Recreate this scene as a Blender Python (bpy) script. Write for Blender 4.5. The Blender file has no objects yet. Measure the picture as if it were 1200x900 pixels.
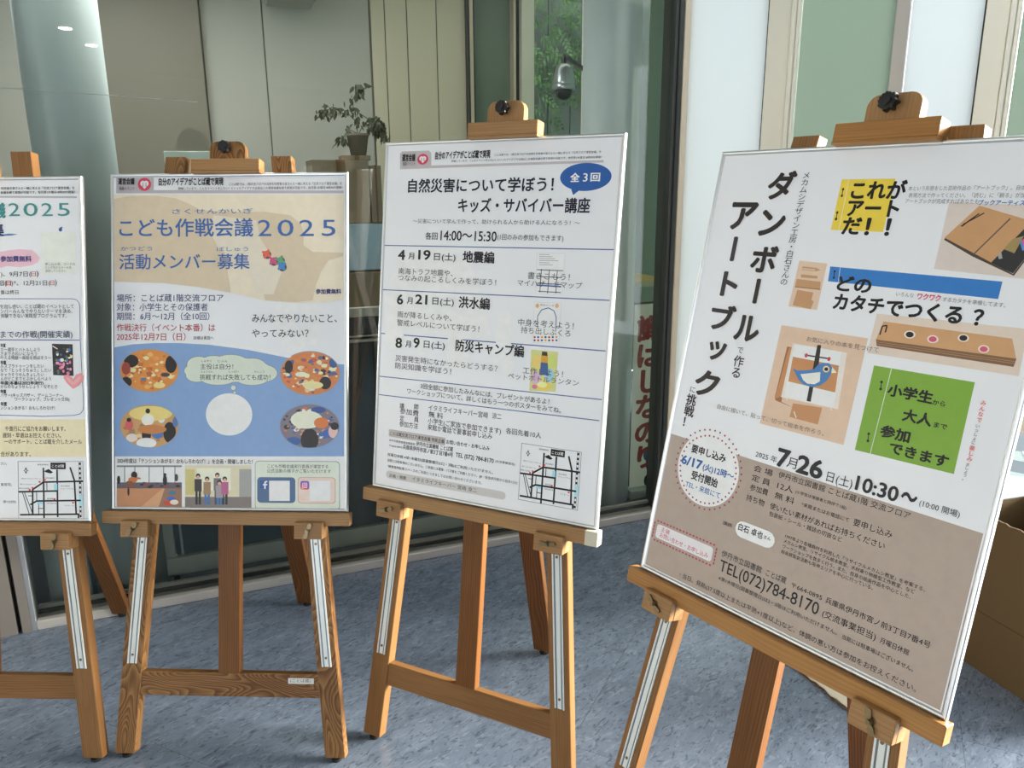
import bpy, bmesh, math, random
from mathutils import Vector, Matrix, noise
from mathutils.geometry import tessellate_polygon
random.seed(7)
C = bpy.context.scene.collection
R = math.radians

# ---------------------------------------------------------------- camera, world, light, exposure
PITCH, ROLL, CAMH, FPX = 0.2437, -0.0069, 1.4254, 902.7
cam = bpy.data.cameras.new('camera'); camo = bpy.data.objects.new('camera', cam); C.objects.link(camo)
fw = Vector((0, math.cos(PITCH), -math.sin(PITCH))); rt = Vector((1, 0, 0)); up = rt.cross(fw)
rt2 = math.cos(ROLL)*rt + math.sin(ROLL)*up; up2 = -math.sin(ROLL)*rt + math.cos(ROLL)*up
camo.matrix_world = Matrix(((rt2.x, up2.x, -fw.x, 0), (rt2.y, up2.y, -fw.y, 0), (rt2.z, up2.z, -fw.z, CAMH), (0, 0, 0, 1)))
cam.sensor_fit = 'HORIZONTAL'; cam.sensor_width = 36; cam.lens = 36*FPX/1200; cam.clip_start = .05
bpy.context.scene.camera = camo

world = bpy.data.worlds.new('world'); bpy.context.scene.world = world; world.use_nodes = True
bgn = world.node_tree.nodes['Background']; bgn.inputs[0].default_value = (.86, .92, 1, 1); bgn.inputs[1].default_value = 1.5

def light(name, kind, energy, color, **kw):
    l = bpy.data.lights.new(name, kind); l.energy = energy; l.color = color
    o = bpy.data.objects.new(name, l); C.objects.link(o)
    for k, v in kw.items(): setattr(l, k, v)
    return o
sun = light('sun_light', 'SUN', 9, (1, .94, .82), angle=R(30))
sun.rotation_euler = Vector((1, .10, .20)).to_track_quat('Z', 'Y').to_euler()
inner = light('room_fill_light', 'AREA', 1.5, (1, .97, .9), shape='RECTANGLE', size=3.4, size_y=.4)  # added fill for the room behind the glass, no fixture seen
column_fill = light('column_fill_light', 'AREA', 9, (1, .98, .95), shape='RECTANGLE', size=.9, size_y=.25); column_fill.location = (-1.35, 2.95, 2.55); column_fill.rotation_euler = (R(-12), 0, R(21.7))  # added fill to brighten the left column, no lamp seen there
inner.location = (-.75, 3.75, 2.55); inner.rotation_euler = (0, 0, R(21.7))
bpy.context.scene.view_settings.view_transform = 'Standard'
bpy.context.scene.view_settings.look = 'None'
bpy.context.scene.view_settings.exposure = 1.47
bpy.context.scene.view_settings.gamma = 1

# ---------------------------------------------------------------- materials
def lin(c):
    return tuple(((v/255)/12.92 if v/255 <= .04045 else ((v/255+.055)/1.055)**2.4) for v in c[:3])
def mat(name):
    m = bpy.data.materials.new(name); m.use_nodes = True
    return m, m.node_tree.nodes, m.node_tree.links, m.node_tree.nodes['Principled BSDF']
def plain(name, rgb, rough=.5, metal=0, spec=.5, var=.06, scale=25, bump=0, coat=0):
    m, N, L, b = mat(name)
    c = lin(rgb)
    tc = N.new('ShaderNodeTexCoord'); nz = N.new('ShaderNodeTexNoise'); nz.inputs['Scale'].default_value = scale; nz.inputs['Detail'].default_value = 4
    L.new(tc.outputs['Object'], nz.inputs['Vector'])
    mx = N.new('ShaderNodeMix'); mx.data_type = 'RGBA'
    mx.inputs[6].default_value = (*[v*(1-var) for v in c], 1); mx.inputs[7].default_value = (*[min(1, v*(1+var)) for v in c], 1)
    L.new(nz.outputs['Fac'], mx.inputs[0]); L.new(mx.outputs[2], b.inputs['Base Color'])
    b.inputs['Roughness'].default_value = rough; b.inputs['Metallic'].default_value = metal
    b.inputs['Specular IOR Level'].default_value = spec; b.inputs['Coat Weight'].default_value = coat
    if bump:
        bp = N.new('ShaderNodeBump'); bp.inputs['Strength'].default_value = bump; bp.inputs['Distance'].default_value = .002
        L.new(nz.outputs['Fac'], bp.inputs['Height']); L.new(bp.outputs[0], b.inputs['Normal'])
    return m
def wood(name, light_c, dark_c, line=.3, rough=.42, rings=9, straight=120):
    m, N, L, b = mat(name)
    uv = N.new('ShaderNodeUVMap'); oi = N.new('ShaderNodeObjectInfo')
    off = N.new('ShaderNodeVectorMath'); off.operation = 'SCALE'; off.inputs[0].default_value = (7, 3, 5); L.new(oi.outputs['Random'], off.inputs['Scale'])
    ad = N.new('ShaderNodeVectorMath'); L.new(uv.outputs[0], ad.inputs[0]); L.new(off.outputs[0], ad.inputs[1])
    def mp(sx, sy):
        q = N.new('ShaderNodeMapping'); q.inputs['Scale'].default_value = (sx, sy, 1); L.new(ad.outputs[0], q.inputs[0]); return q
    a = mp(16, 4.5); n1 = N.new('ShaderNodeTexNoise'); n1.inputs['Scale'].default_value = 1.0; n1.inputs['Detail'].default_value = .6; L.new(a.outputs[0], n1.inputs['Vector'])
    sx = N.new('ShaderNodeSeparateXYZ'); L.new(ad.outputs[0], sx.inputs[0])
    m0 = N.new('ShaderNodeMath'); m0.operation = 'MULTIPLY'; m0.inputs[1].default_value = straight; L.new(sx.outputs[0], m0.inputs[0])
    mu = N.new('ShaderNodeMath'); mu.operation = 'MULTIPLY_ADD'; mu.inputs[1].default_value = rings; L.new(n1.outputs['Fac'], mu.inputs[0]); L.new(m0.outputs[0], mu.inputs[2])
    fr = N.new('ShaderNodeMath'); fr.operation = 'FRACT'; L.new(mu.outputs[0], fr.inputs[0])
    rp = N.new('ShaderNodeValToRGB'); rp.color_ramp.elements[0].position = .0; rp.color_ramp.elements[0].color = (0, 0, 0, 1)
    rp.color_ramp.elements[1].position = .75; rp.color_ramp.elements[1].color = (.9, .9, .9, 1)
    e = rp.color_ramp.elements.new(.92); e.color = (1, 1, 1, 1); e = rp.color_ramp.elements.new(1); e.color = (0, 0, 0, 1)
    L.new(fr.outputs[0], rp.inputs[0])
    f = mp(420, 9); n2 = N.new('ShaderNodeTexNoise'); n2.inputs['Scale'].default_value = 1; n2.inputs['Detail'].default_value = 3; L.new(f.outputs[0], n2.inputs['Vector'])
    g = mp(5, 2); n3 = N.new('ShaderNodeTexNoise'); n3.inputs['Scale'].default_value = 1; L.new(g.outputs[0], n3.inputs['Vector'])
    s1 = N.new('ShaderNodeMath'); s1.operation = 'MULTIPLY_ADD'; L.new(rp.outputs[0], s1.inputs[0]); s1.inputs[1].default_value = line; L.new(n2.outputs['Fac'], s1.inputs[2])
    s2 = N.new('ShaderNodeMath'); s2.operation = 'ADD'; L.new(s1.outputs[0], s2.inputs[0]); L.new(n3.outputs['Fac'], s2.inputs[1])
    mr = N.new('ShaderNodeMapRange'); mr.inputs[1].default_value = .6; mr.inputs[2].default_value = 1.4+line*.6; L.new(s2.outputs[0], mr.inputs[0])
    mx = N.new('ShaderNodeMix'); mx.data_type = 'RGBA'; mx.inputs[6].default_value = (*lin(light_c), 1); mx.inputs[7].default_value = (*lin(dark_c), 1)
    L.new(mr.outputs[0], mx.inputs[0]); L.new(mx.outputs[2], b.inputs['Base Color'])
    b.inputs['Roughness'].default_value = rough; b.inputs['Specular IOR Level'].default_value = .22
    bp = N.new('ShaderNodeBump'); bp.inputs['Strength'].default_value = .25; bp.inputs['Distance'].default_value = .0006
    L.new(s1.outputs[0], bp.inputs['Height']); L.new(bp.outputs[0], b.inputs['Normal'])
    return m
def glass(name, tint, refl=1.0):
    m, N, L, b = mat(name); N.remove(b)
    tr = N.new('ShaderNodeBsdfTransparent'); tr.inputs[0].default_value = (*tint, 1)
    gl = N.new('ShaderNodeBsdfGlossy'); gl.inputs['Roughness'].default_value = 0.0; gl.inputs[0].default_value = (refl, refl, refl, 1)
    fr = N.new('ShaderNodeFresnel'); fr.inputs[0].default_value = 1.32
    mx = N.new('ShaderNodeMixShader'); L.new(fr.outputs[0], mx.inputs[0]); L.new(tr.outputs[0], mx.inputs[1]); L.new(gl.outputs[0], mx.inputs[2])
    L.new(mx.outputs[0], N['Material Output'].inputs[0]); return m
def frosted(name, rgb, trans=.5, rough=.3):
    m, N, L, b = mat(name); b.inputs['Base Color'].default_value = (*lin(rgb), 1); b.inputs['Roughness'].default_value = rough
    tl = N.new('ShaderNodeBsdfTranslucent'); tl.inputs[0].default_value = (*lin(rgb), 1)
    mx = N.new('ShaderNodeMixShader'); mx.inputs[0].default_value = trans; L.new(b.outputs[0], mx.inputs[1]); L.new(tl.outputs[0], mx.inputs[2])
    L.new(mx.outputs[0], N['Material Output'].inputs[0]); return m
M = {}
M['wood'] = wood('easel_wood', (154, 113, 70), (112, 76, 43), .32, .42, 3, 170)
M['pale_wood'] = wood('pale_easel_wood', (176, 138, 94), (140, 102, 64), .25, .42, 3, 140)
M['post_wood'] = wood('post_wood', (134, 88, 44), (92, 56, 26), .4, .42, 2, 160)
M['figured'] = wood('figured_wood', (172, 130, 82), (98, 63, 33), .72, .42, 24, 40)
M['honey'] = wood('honey_wood', (184, 136, 80), (146, 100, 54), .25, .4, 3, 150)
M['dark_wood'] = wood('dark_wood', (132, 88, 48), (84, 52, 28), .7, .45, 8, 120)
M['alu'] = plain('aluminium', (205, 208, 210), .32, .85, var=.02)
M['alu_white'] = plain('white_aluminium', (222, 226, 224), .3, .15, var=.02)
M['rail_groove'] = plain('rail_groove', (120, 126, 128), .4, .6, var=.03)
M['sill'] = plain('sill_aluminium', (186, 183, 178), .4, .35, var=.04)
M['dark_alu'] = plain('dark_aluminium', (72, 74, 72), .4, .5)
M['black'] = plain('black_plastic', (22, 22, 24), .35, 0, var=.1)
M['rubber'] = plain('black_rubber', (20, 20, 20), .8)
M['bronze'] = plain('aged_brass', (120, 105, 80), .35, .9, var=.25, scale=200)
M['sheet'] = plain('poster_paper', (238, 239, 243), .36, var=.015, scale=4, coat=.15)
M['back'] = plain('backing_board', (215, 213, 205), .7)
def ink():
    m, N, L, b = mat('printing_ink'); a = N.new('ShaderNodeAttribute'); a.attribute_name = 'ink'
    tc = N.new('ShaderNodeTexCoord'); nz = N.new('ShaderNodeTexNoise'); nz.inputs['Scale'].default_value = 60; nz.inputs['Detail'].default_value = 5; L.new(tc.outputs['Object'], nz.inputs['Vector'])
    mr = N.new('ShaderNodeMapRange'); mr.inputs[3].default_value = .93; mr.inputs[4].default_value = 1.07; L.new(nz.outputs['Fac'], mr.inputs[0])
    vm = N.new('ShaderNodeVectorMath'); vm.operation = 'SCALE'; L.new(a.outputs['Color'], vm.inputs[0]); L.new(mr.outputs[0], vm.inputs['Scale'])
    L.new(vm.outputs[0], b.inputs['Base Color']); b.inputs['Roughness'].default_value = .42; b.inputs['Specular IOR Level'].default_value = .3; b.inputs['Coat Weight'].default_value = .12
    return m
M['ink'] = ink()
def lino():
    m, N, L, b = mat('marbled_linoleum')
    tc = N.new('ShaderNodeTexCoord'); oi = N.new('ShaderNodeObjectInfo')
    sc = N.new('ShaderNodeVectorMath'); sc.operation = 'SCALE'; sc.inputs[0].default_value = (31, 17, 0); L.new(oi.outputs['Random'], sc.inputs['Scale'])
    ad = N.new('ShaderNodeVectorMath'); L.new(tc.outputs['Object'], ad.inputs[0]); L.new(sc.outputs[0], ad.inputs[1])
    def nz(rot, s, scale, det, dist=0):
        q0 = N.new('ShaderNodeMapping'); q0.inputs['Rotation'].default_value = (0, 0, -rot); L.new(ad.outputs[0], q0.inputs[0])
        q = N.new('ShaderNodeMapping'); q.inputs['Scale'].default_value = (*s, 1); L.new(q0.outputs[0], q.inputs[0])
        n = N.new('ShaderNodeTexNoise'); n.inputs['Scale'].default_value = scale; n.inputs['Detail'].default_value = det; n.inputs['Distortion'].default_value = dist
        L.new(q.outputs[0], n.inputs['Vector']); return n
    cloud = nz(R(72), (1, 1.8), 12, 6, .8)
    fl = nz(R(72), (1, 2.8), 30, 4, 1.6); fl2 = nz(R(66), (1, 2.4), 22, 4, 1.8)
    r1 = N.new('ShaderNodeValToRGB'); r1.color_ramp.elements[0].position = .3; r1.color_ramp.elements[0].color = (*lin((98, 110, 128)), 1)
    r1.color_ramp.elements[1].position = .72; r1.color_ramp.elements[1].color = (*lin((121, 134, 152)), 1); L.new(cloud.outputs['Fac'], r1.inputs[0])
    r2 = N.new('ShaderNodeMapRange'); r2.inputs[1].default_value = .56; r2.inputs[2].default_value = .64; r2.inputs[4].default_value = .6; L.new(fl.outputs['Fac'], r2.inputs[0])
    mx = N.new('ShaderNodeMix'); mx.data_type = 'RGBA'; L.new(r2.outputs[0], mx.inputs[0]); L.new(r1.outputs[0], mx.inputs[6]); mx.inputs[7].default_value = (*lin((58, 68, 82)), 1)
    r3 = N.new('ShaderNodeMapRange'); r3.inputs[1].default_value = .54; r3.inputs[2].default_value = .68; r3.inputs[4].default_value = .4; L.new(fl2.outputs['Fac'], r3.inputs[0])
    mx2 = N.new('ShaderNodeMix'); mx2.data_type = 'RGBA'; L.new(r3.outputs[0], mx2.inputs[0]); L.new(mx.outputs[2], mx2.inputs[6]); mx2.inputs[7].default_value = (*lin((150, 162, 176)), 1)
    L.new(mx2.outputs[2], b.inputs['Base Color']); b.inputs['Roughness'].default_value = .22
    bp = N.new('ShaderNodeBump'); bp.inputs['Strength'].default_value = .15; bp.inputs['Distance'].default_value = .001; L.new(cloud.outputs['Fac'], bp.inputs['Height']); L.new(bp.outputs[0], b.inputs['Normal'])
    return m
M['lino'] = lino()
M['joint'] = plain('floor_joint', (52, 60, 70), .7)
M['wall_light'] = plain('pale_wall_panel', (200, 200, 192), .6, var=.02, scale=3)
M['wall_taupe'] = plain('taupe_wall_panel', (142, 136, 123), .5, var=.02, scale=3)
M['wall_beige'] = plain('beige_wall_panel', (232, 224, 200), .6, var=.03, scale=3)
M['lobby_wall'] = plain('lobby_wall_paint', (178, 178, 174), .7, var=.02)
M['joint_grey'] = plain('panel_joint', (118, 116, 106), .8)
M['wall_grey'] = plain('grey_metal_panel', (128, 122, 116), .45, .2, var=.03, scale=5)
M['dark_trim'] = plain('dark_trim', (58, 52, 42), .5)
M['column'] = plain('column_paint', (200, 214, 219), .6, var=.03, scale=6)
M['glass'] = glass('window_glass', (.88, .90, .87))
M['glass_clear'] = glass('clear_glass', (.94, .97, .95))
M['frost_white'] = frosted('white_frosted_panel', (214, 221, 225), .3)
M['frost_green'] = frosted('green_frosted_glass', (160, 176, 166), .35)
M['frost_dark'] = plain('grey_green_blind', (120, 136, 122), .5)
M['cream'] = plain('cream_mullion', (238, 236, 222), .35, .1, var=.02)
M['warm_alu'] = plain('warm_aluminium', (226, 212, 190), .4, .1)
M['carpet'] = plain('dark_carpet', (38, 46, 52), .95, var=.25, scale=300)
M['felt'] = plain('dark_felt', (76, 88, 98), .95, var=.3, scale=400)
M['board_frame'] = plain('grey_board_frame', (176, 182, 178), .45, .2)
M['cardboard'] = plain('cardboard', (96, 77, 48), .8, var=.05, scale=12)
M['card_in'] = plain('cardboard_inside', (205, 198, 178), .8)
M['box_taupe'] = plain('taupe_cardboard', (122, 112, 94), .8)
M['pot'] = plain('taupe_pot', (120, 112, 96), .7)
M['leaf_dry'] = plain('plant_leaf', (92, 96, 76), .5, var=.2)
M['blue_front'] = plain('pale_blue_front', (150, 178, 196), .5)
M['ivy'] = plain('vine_leaf', (64, 100, 46), .45, var=.7, scale=1.5)
M['concrete'] = plain('board_marked_concrete', (92, 100, 94), .85, var=.18, scale=3, bump=.3)
M['stone'] = plain('paving_stone', (104, 112, 114), .7, var=.12, scale=14, bump=.3)
M['yellow'] = plain('yellow_top', (196, 170, 96), .5)
M['metal_shell'] = plain('brushed_shell', (190, 198, 206), .3, .8)
M['dome'] = plain('smoked_dome', (60, 62, 66), .08, 0)
M['paper_white'] = plain('white_vinyl', (214, 218, 214), .5)
M['pale_board'] = plain('pale_green_board', (196, 212, 204), .4)
M['lamp'] = mat('lamp_glow')[0]
M['lamp'].node_tree.nodes['Principled BSDF'].inputs['Emission Color'].default_value = (1, .9, .7, 1)
M['lamp'].node_tree.nodes['Principled BSDF'].inputs['Emission Strength'].default_value = 70

# ---------------------------------------------------------------- helpers
def link(name, me, m, parent=None):
    o = bpy.data.objects.new(name, me); C.objects.link(o)
    if m is not None: me.materials.append(m if not isinstance(m, str) else M[m])
    if parent: o.parent = parent
    return o
def from_bm(name, bm, m, parent=None, smooth=False):
    me = bpy.data.meshes.new(name); bm.normal_update(); bm.to_mesh(me); bm.free()
    if smooth:
        for p in me.polygons: p.use_smooth = True
    return link(name, me, m, parent)
def tag(o, label, cat=None, group=None, kind=None):
    if label: o['label'] = label
    if cat: o['category'] = cat
    if group: o['group'] = group
    if kind: o['kind'] = kind
    return o
def empty(name, loc, rot=(0, 0, 0)):
    o = bpy.data.objects.new(name, None); o.empty_display_size = .1; o.location = loc; o.rotation_euler = rot; C.objects.link(o); return o
def bbox(bm, x0, x1, y0, y1, z0, z1, bev=0):
    r = bmesh.ops.create_cube(bm, size=1); vs = r['verts']
    for v in vs:
        v.co = Vector(((x0+x1)/2+v.co.x*(x1-x0), (y0+y1)/2+v.co.y*(y1-y0), (z0+z1)/2+v.co.z*(z1-z0)))
    if bev:
        es = list({e for v in vs for e in v.link_edges})
        bmesh.ops.bevel(bm, geom=es, offset=bev, segments=1, profile=.5, affect='EDGES')
    return bm
def cyl(bm, p, axis, r, h, seg=24, r2=None):
    q = Vector(axis).normalized().to_track_quat('Z', 'Y').to_matrix().to_4x4()
    bmesh.ops.create_cone(bm, cap_ends=True, segments=seg, radius1=r, radius2=r if r2 is None else r2, depth=h, matrix=Matrix.Translation(Vector(p)+Vector(axis).normalized()*h/2) @ q)
    return bm
def lathe(prof, seg=32):
    bm = bmesh.new(); rings = []
    for r, z in prof:
        rings.append([bm.verts.new((r*math.cos(2*math.pi*i/seg), r*math.sin(2*math.pi*i/seg), z)) for i in range(seg)])
    for a, b in zip(rings, rings[1:]):
        for i in range(seg): bm.faces.new((a[i], a[(i+1) % seg], b[(i+1) % seg], b[i]))
    bm.faces.new(list(reversed(rings[0]))); bm.faces.new(rings[-1]); return bm
def tube(pts, r, seg=8):
    bm = bmesh.new(); rings = []
    for i, p in enumerate(pts):
        p = Vector(p); d = (Vector(pts[min(i+1, len(pts)-1)])-Vector(pts[max(i-1, 0)])).normalized()
        q = d.to_track_quat('Z', 'Y'); rr = r if not isinstance(r, (list, tuple)) else r[i]
        rings.append([bm.verts.new(p+q @ Vector((rr*math.cos(2*math.pi*k/seg), rr*math.sin(2*math.pi*k/seg), 0))) for k in range(seg)])
    for a, b in zip(rings, rings[1:]):
        for i in range(seg): bm.faces.new((a[i], a[(i+1) % seg], b[(i+1) % seg], b[i]))
    bm.faces.new(list(reversed(rings[0]))); bm.faces.new(rings[-1]); return bm
def prism(pts, c0, c1, bev=0):
    """outline in (a, v) extruded between depths c0 and c1; stored as (a, v, c)"""
    bm = bmesh.new(); lo = [bm.verts.new((x, y, c0)) for x, y in pts]; hi = [bm.verts.new((x, y, c1)) for x, y in pts]
    bm.faces.new(list(reversed(lo))); top = bm.faces.new(hi); n = len(pts)
    for i in range(n): bm.faces.new((lo[i], lo[(i+1) % n], hi[(i+1) % n], hi[i]))
    if bev: bmesh.ops.bevel(bm, geom=list(top.edges), offset=bev, segments=2, profile=.5, affect='EDGES')
    return bm
def woodpart(name, bm, m, parent, axis, fn):
    """bm built in flat (a, v, c) space: write grain UVs along axis, then place with fn"""
    uvl = bm.loops.layers.uv.new('UVMap'); ax = Vector(axis); bm.normal_update()
    for f in bm.faces:
        ac = ax.cross(f.normal)
        if ac.length < .3: ac = Vector((1, 0, 0)) if abs(ax.x) < .5 else Vector((0, 1, 0))
        ac.normalize(); off = {0: 0, 1: .31, 2: .67}[max(range(3), key=lambda i: abs(f.normal[i]))]
        endg = abs(f.normal.dot(ax)) > .8
        for l in f.loops:
            co = l.vert.co
            l[uvl].uv = (co.dot(ac)+off, co.dot(ax)*1.0) if not endg else (co.x*.9+.2, co.y*12+co.z*9)
    for v in bm.verts: v.co = fn(v.co)
    return from_bm(name, bm, m, parent)

# ---------------------------------------------------------------- reference frame of the long glazed wall
GA = Vector((-1.661, 2.338, 0)); GANG = R(21.7)
GE = Vector((math.cos(GANG), math.sin(GANG), 0)); GN = Vector((-math.sin(GANG), math.cos(GANG), 0))
def gw(s, d, z=0): return GA + GE*s + GN*d + Vector((0, 0, z))
def gbox(name, s0, s1, d0, d1, z0, z1, m, parent, bev=0):
    """box in the glazed wall's frame; parent must be an empty at GA turned by GANG"""
    return from_bm(name, bbox(bmesh.new(), s0, s1, d0, d1, z0, z1, bev), m, parent)
def groot(name): return empty(name, GA, (0, 0, GANG))
def struct(o): o['kind'] = 'structure'; return o

# ---- floor
fl = struct(from_bm('floor', bbox(bmesh.new(), -4.2, 4.2, -4.5, 4.6, -.08, -.0035), 'joint'))
TA = R(-26); te = Vector((math.cos(TA), math.sin(TA), 0)); tg = Vector((-math.sin(TA), math.cos(TA), 0)); TS = .47
tile_me = None
for i in range(-12, 12):
    for j in range(-12, 13):
        p = te*(.301+TS*(i+.5)) + tg*(1.17+TS*(j+.5))
        d = (p-GA).dot(GN)
        if d > -.1 and (p-GA).dot(GE) < 2.6: continue
        if p.y < -.9 or p.y > 3.9 or abs(p.x) > p.y*.9+1.7 or (p.x > .7 and (p-Vector((.68, 3.25, 0))).dot(Vector((.66, .75, 0))) > -.1 and p.x < 2.3): continue
        if tile_me is None:
            o = from_bm('floor_tile', bbox(bmesh.new(), -TS/2+.0004, TS/2-.0004, -TS/2+.0004, TS/2-.0004, -.0035, 0), 'lino', fl); tile_me = o.data
        else:
            o = bpy.data.objects.new('floor_tile', tile_me); C.objects.link(o); o.parent = fl
        o.location = p; o.rotation_euler = (0, 0, TA)
# cut tiles that run up to the glazed wall and the right wall: clip each against both lines
def clip(poly, q, n):
    out = []
    for a, b in zip(poly, poly[1:]+poly[:1]):
        da, db = (a-q).dot(n), (b-q).dot(n)
        if da <= 0: out.append(a)
        if (da <= 0) != (db <= 0): out.append(a+(b-a)*(da/(da-db)))
    return out
WC = gw(2.52, 0); WD = Vector((.75, -.66, 0)).normalized(); WN = Vector((.66, .75, 0)).normalized()
for i in range(-12, 12):
    for j in range(-12, 13):
        p = te*(.301+TS*(i+.5)) + tg*(1.17+TS*(j+.5))
        d = (p-GA).dot(GN); dw = (p-WC).dot(WN)
        far1 = d > -.1 and (p-GA).dot(GE) < 2.6
        far2 = (p.x > .7 and (p-Vector((.68, 3.25, 0))).dot(Vector((.66, .75, 0))) > -.1 and p.x < 2.3)
        if not (far1 or far2) or p.y > 3.9 or d > .4 or dw > .4: continue
        h = TS/2-.0004
        poly = [p+te*a+tg*b for a, b in ((-h, -h), (h, -h), (h, h), (-h, h))]
        poly = clip(poly, GA, GN)
        if len(poly) > 2: poly = clip(poly, WC, WN)
        if len(poly) < 3: continue
        bm = bmesh.new(); lo = [bm.verts.new(v+Vector((0, 0, -.0035))) for v in poly]; hi = [bm.verts.new(v) for v in poly]
        bm.faces.new(list(reversed(lo))); bm.faces.new(hi); n = len(poly)
        for k in range(n): bm.faces.new((lo[k], lo[(k+1) % n], hi[(k+1) % n], hi[k]))
        from_bm('floor_tile', bm, 'lino', fl)
# ---- lobby ceiling with two downlights (seen mirrored in the glass)
r = groot('ceiling'); struct(r)
gbox('ceiling_slab', -3.2, 2.7, -8.8, .04, 2.7, 2.78, 'wall_light', r)
struct(from_bm('ceiling', bbox(bmesh.new(), 1.0, 4.9, -4.1, 1.5, 2.705, 2.78), 'wall_light'))  # unseen second slab, added to keep sky out of the glass reflection
for x, y in ((-.108, -1.94), (.257, -2.57)):
    d = empty('downlight', (x, y, 2.7)); tag(d, 'round ceiling downlight mirrored in the glass at top left, %s of the two' % ('upper' if y > -2 else 'lower'), 'lamp', 'ceiling downlights')
    from_bm('trim_ring', lathe([(.045, 0), (.07, 0), (.07, -.006), (.05, -.006)], 24), 'alu_white', d)
    from_bm('lens', cyl(bmesh.new(), (0, 0, -.0105), (0, 0, 1), .047, .003), 'lamp', d)

# ---- unseen lobby walls behind the viewer, placed to cut light and reflections
struct(from_bm('wall_side', bbox(bmesh.new(), -3.7, -3.6, -4.0, 1.5, 0, 2.7), 'wall_light'))
struct(from_bm('wall_rear', bbox(bmesh.new(), -.8, 4.2, -4.1, -4.0, 0, 2.7), 'lobby_wall'))
o = struct(from_bm('wall_blocker', bbox(bmesh.new(), 0, 3.85, -.1, 0, 0, 2.7), 'lobby_wall')); o.location = (4.2, -4.0, 0); o.rotation_euler = (0, 0, math.atan2(3.8, .6))  # unseen wall added to darken what the right of the glass mirrors
# ---- wall left of the glazing
r = groot('wall_left'); struct(r)
gbox('panel', -1.6, -.012, -.03, .03, 0, 2.7, 'wall_grey', r); gbox('joint', -.02, .004, .0, .03, 0, 2.7, 'dark_trim', r); gbox('panel', .002, .03, -.03, .03, 0, 2.7, 'wall_grey', r)
# ---- large window
r = groot('window_1'); struct(r)
gbox('jamb', .03, .045, -.028, .03, .0, 2.7, 'alu', r, .001)
gbox('bottom_rail', .045, 2.47, -.03, .025, 0, .034, 'sill', r, .003)
gbox('track', .045, 2.47, .025, .07, 0, .045, 'dark_alu', r); gbox('track', .045, 2.47, .035, .05, .045, .058, 'sill', r)
gbox('pane', .045, 2.47, -.006, .004, .034, 2.66, 'glass', r); gbox('top_rail', .045, 2.47, -.03, .03, 2.66, 2.7, 'sill', r)
gbox('dark_mullion', 2.468, 2.508, -.03, .06, 0, 2.7, 'dark_alu', r, .002); gbox('mullion_gasket', 2.482, 2.487, -.034, -.03, 0, 2.7, 'black', r)
gbox('pale_mullion', 2.508, 2.55, -.035, .05, 0, 2.7, 'warm_alu', r, .002)
# ---- room behind the glass
r = groot('floor'); struct(r); gbox('carpet', -1.6, 3.6, .07, 1.5, -.02, .001, 'carpet', r)
r = groot('ceiling'); struct(r); gbox('ceiling_panel', -1.6, 3.6, .07, 1.5, 2.6, 2.7, 'wall_light', r)
r = groot('wall_back'); struct(r)
gbox('grey_panel', -1.6, .27, 1.5, 1.56, 0, 2.6, 'wall_light', r)
gbox('taupe_panel', .28, .775, 1.42, 1.56, 0, 2.6, 'wall_taupe', r); 
for a, b, m in ((.785, 1.068, 'wall_light'), (1.074, 1.60, 'wall_light'), (1.612, 1.682, 'wall_beige'), (1.688, 1.80, 'wall_beige'), (1.806, 1.962, 'wall_beige'), (1.968, 2.125, 'wall_beige')):
    gbox('wall_panel', a, b, 1.5, 1.56, 0, 2.6, m, r, .002)
gbox('joint_backing', .775, 2.125, 1.506, 1.55, 0, 2.6, 'joint_grey', r)
gbox('soffit', 1.09, 1.31, 1.2, 1.5, 2.325, 2.6, 'wall_light', r, .003)
r = groot('wall_left'); struct(r); gbox('side_panel', -1.62, -1.6, .03, 1.5, 0, 2.6, 'wall_light', r)
tr = groot('trim_1'); struct(tr); gbox('strip', .40, .415, .36, .40, 0, 2.6, 'dark_trim', tr)
r = groot('trim_2'); struct(r); gbox('strip', -.33, -.29, 1.42, 1.5, 0, 1.9, 'dark_trim', r); gbox('leaf', -.75, -.33, 1.45, 1.5, 0, 1.86, 'dark_alu', r)
r = groot('wall_sun_blocker'); struct(r);  # panel added to keep the sun off the right column
bm = bmesh.new(); a_, b_ = (2.556, .055), (3.72, 1.56); pts_ = [a_, b_, (b_[0]+.012, b_[1]), (a_[0]+.012, a_[1])]
lo = [bm.verts.new((x, y, 0)) for x, y in pts_]; hi = [bm.verts.new((x, y, 2.6)) for x, y in pts_]; bm.faces.new(lo[::-1]); bm.faces.new(hi)
for k in range(4): bm.faces.new((lo[k], lo[(k+1) % 4], hi[(k+1) % 4], hi[k]))
bmesh.ops.recalc_face_normals(bm, faces=bm.faces); from_bm('end_panel', bm, 'frost_green', r)
# ---- window to the yard in the back wall
r = groot('window_2'); struct(r)
gbox('mullion', 2.125, 2.165, 1.46, 1.56, 0, 2.6, 'dark_alu', r, .002); gbox('mullion_face', 2.137, 2.155, 1.455, 1.46, 0, 2.6, 'warm_alu', r)
gbox('dark_pane', 2.165, 2.385, 1.50, 1.52, 0, 2.6, 'frost_dark', r)
gbox('thin_mullion', 2.388, 2.402, 1.45, 1.53, 0, 2.6, 'warm_alu', r); gbox('thin_mullion', 2.402, 2.425, 1.46, 1.53, 0, 2.6, 'black', r)
gbox('white_post', 2.425, 2.50, 1.42, 1.56, 0, 2.6, 'cream', r, .002)
gbox('pane', 2.5, 3.28, 1.50, 1.506, .0, 2.6, 'glass_clear', r)
gbox('frosted_pane', 3.28, 3.6, 1.49, 1.50, 0, 2.6, 'frost_green', r)
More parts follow.
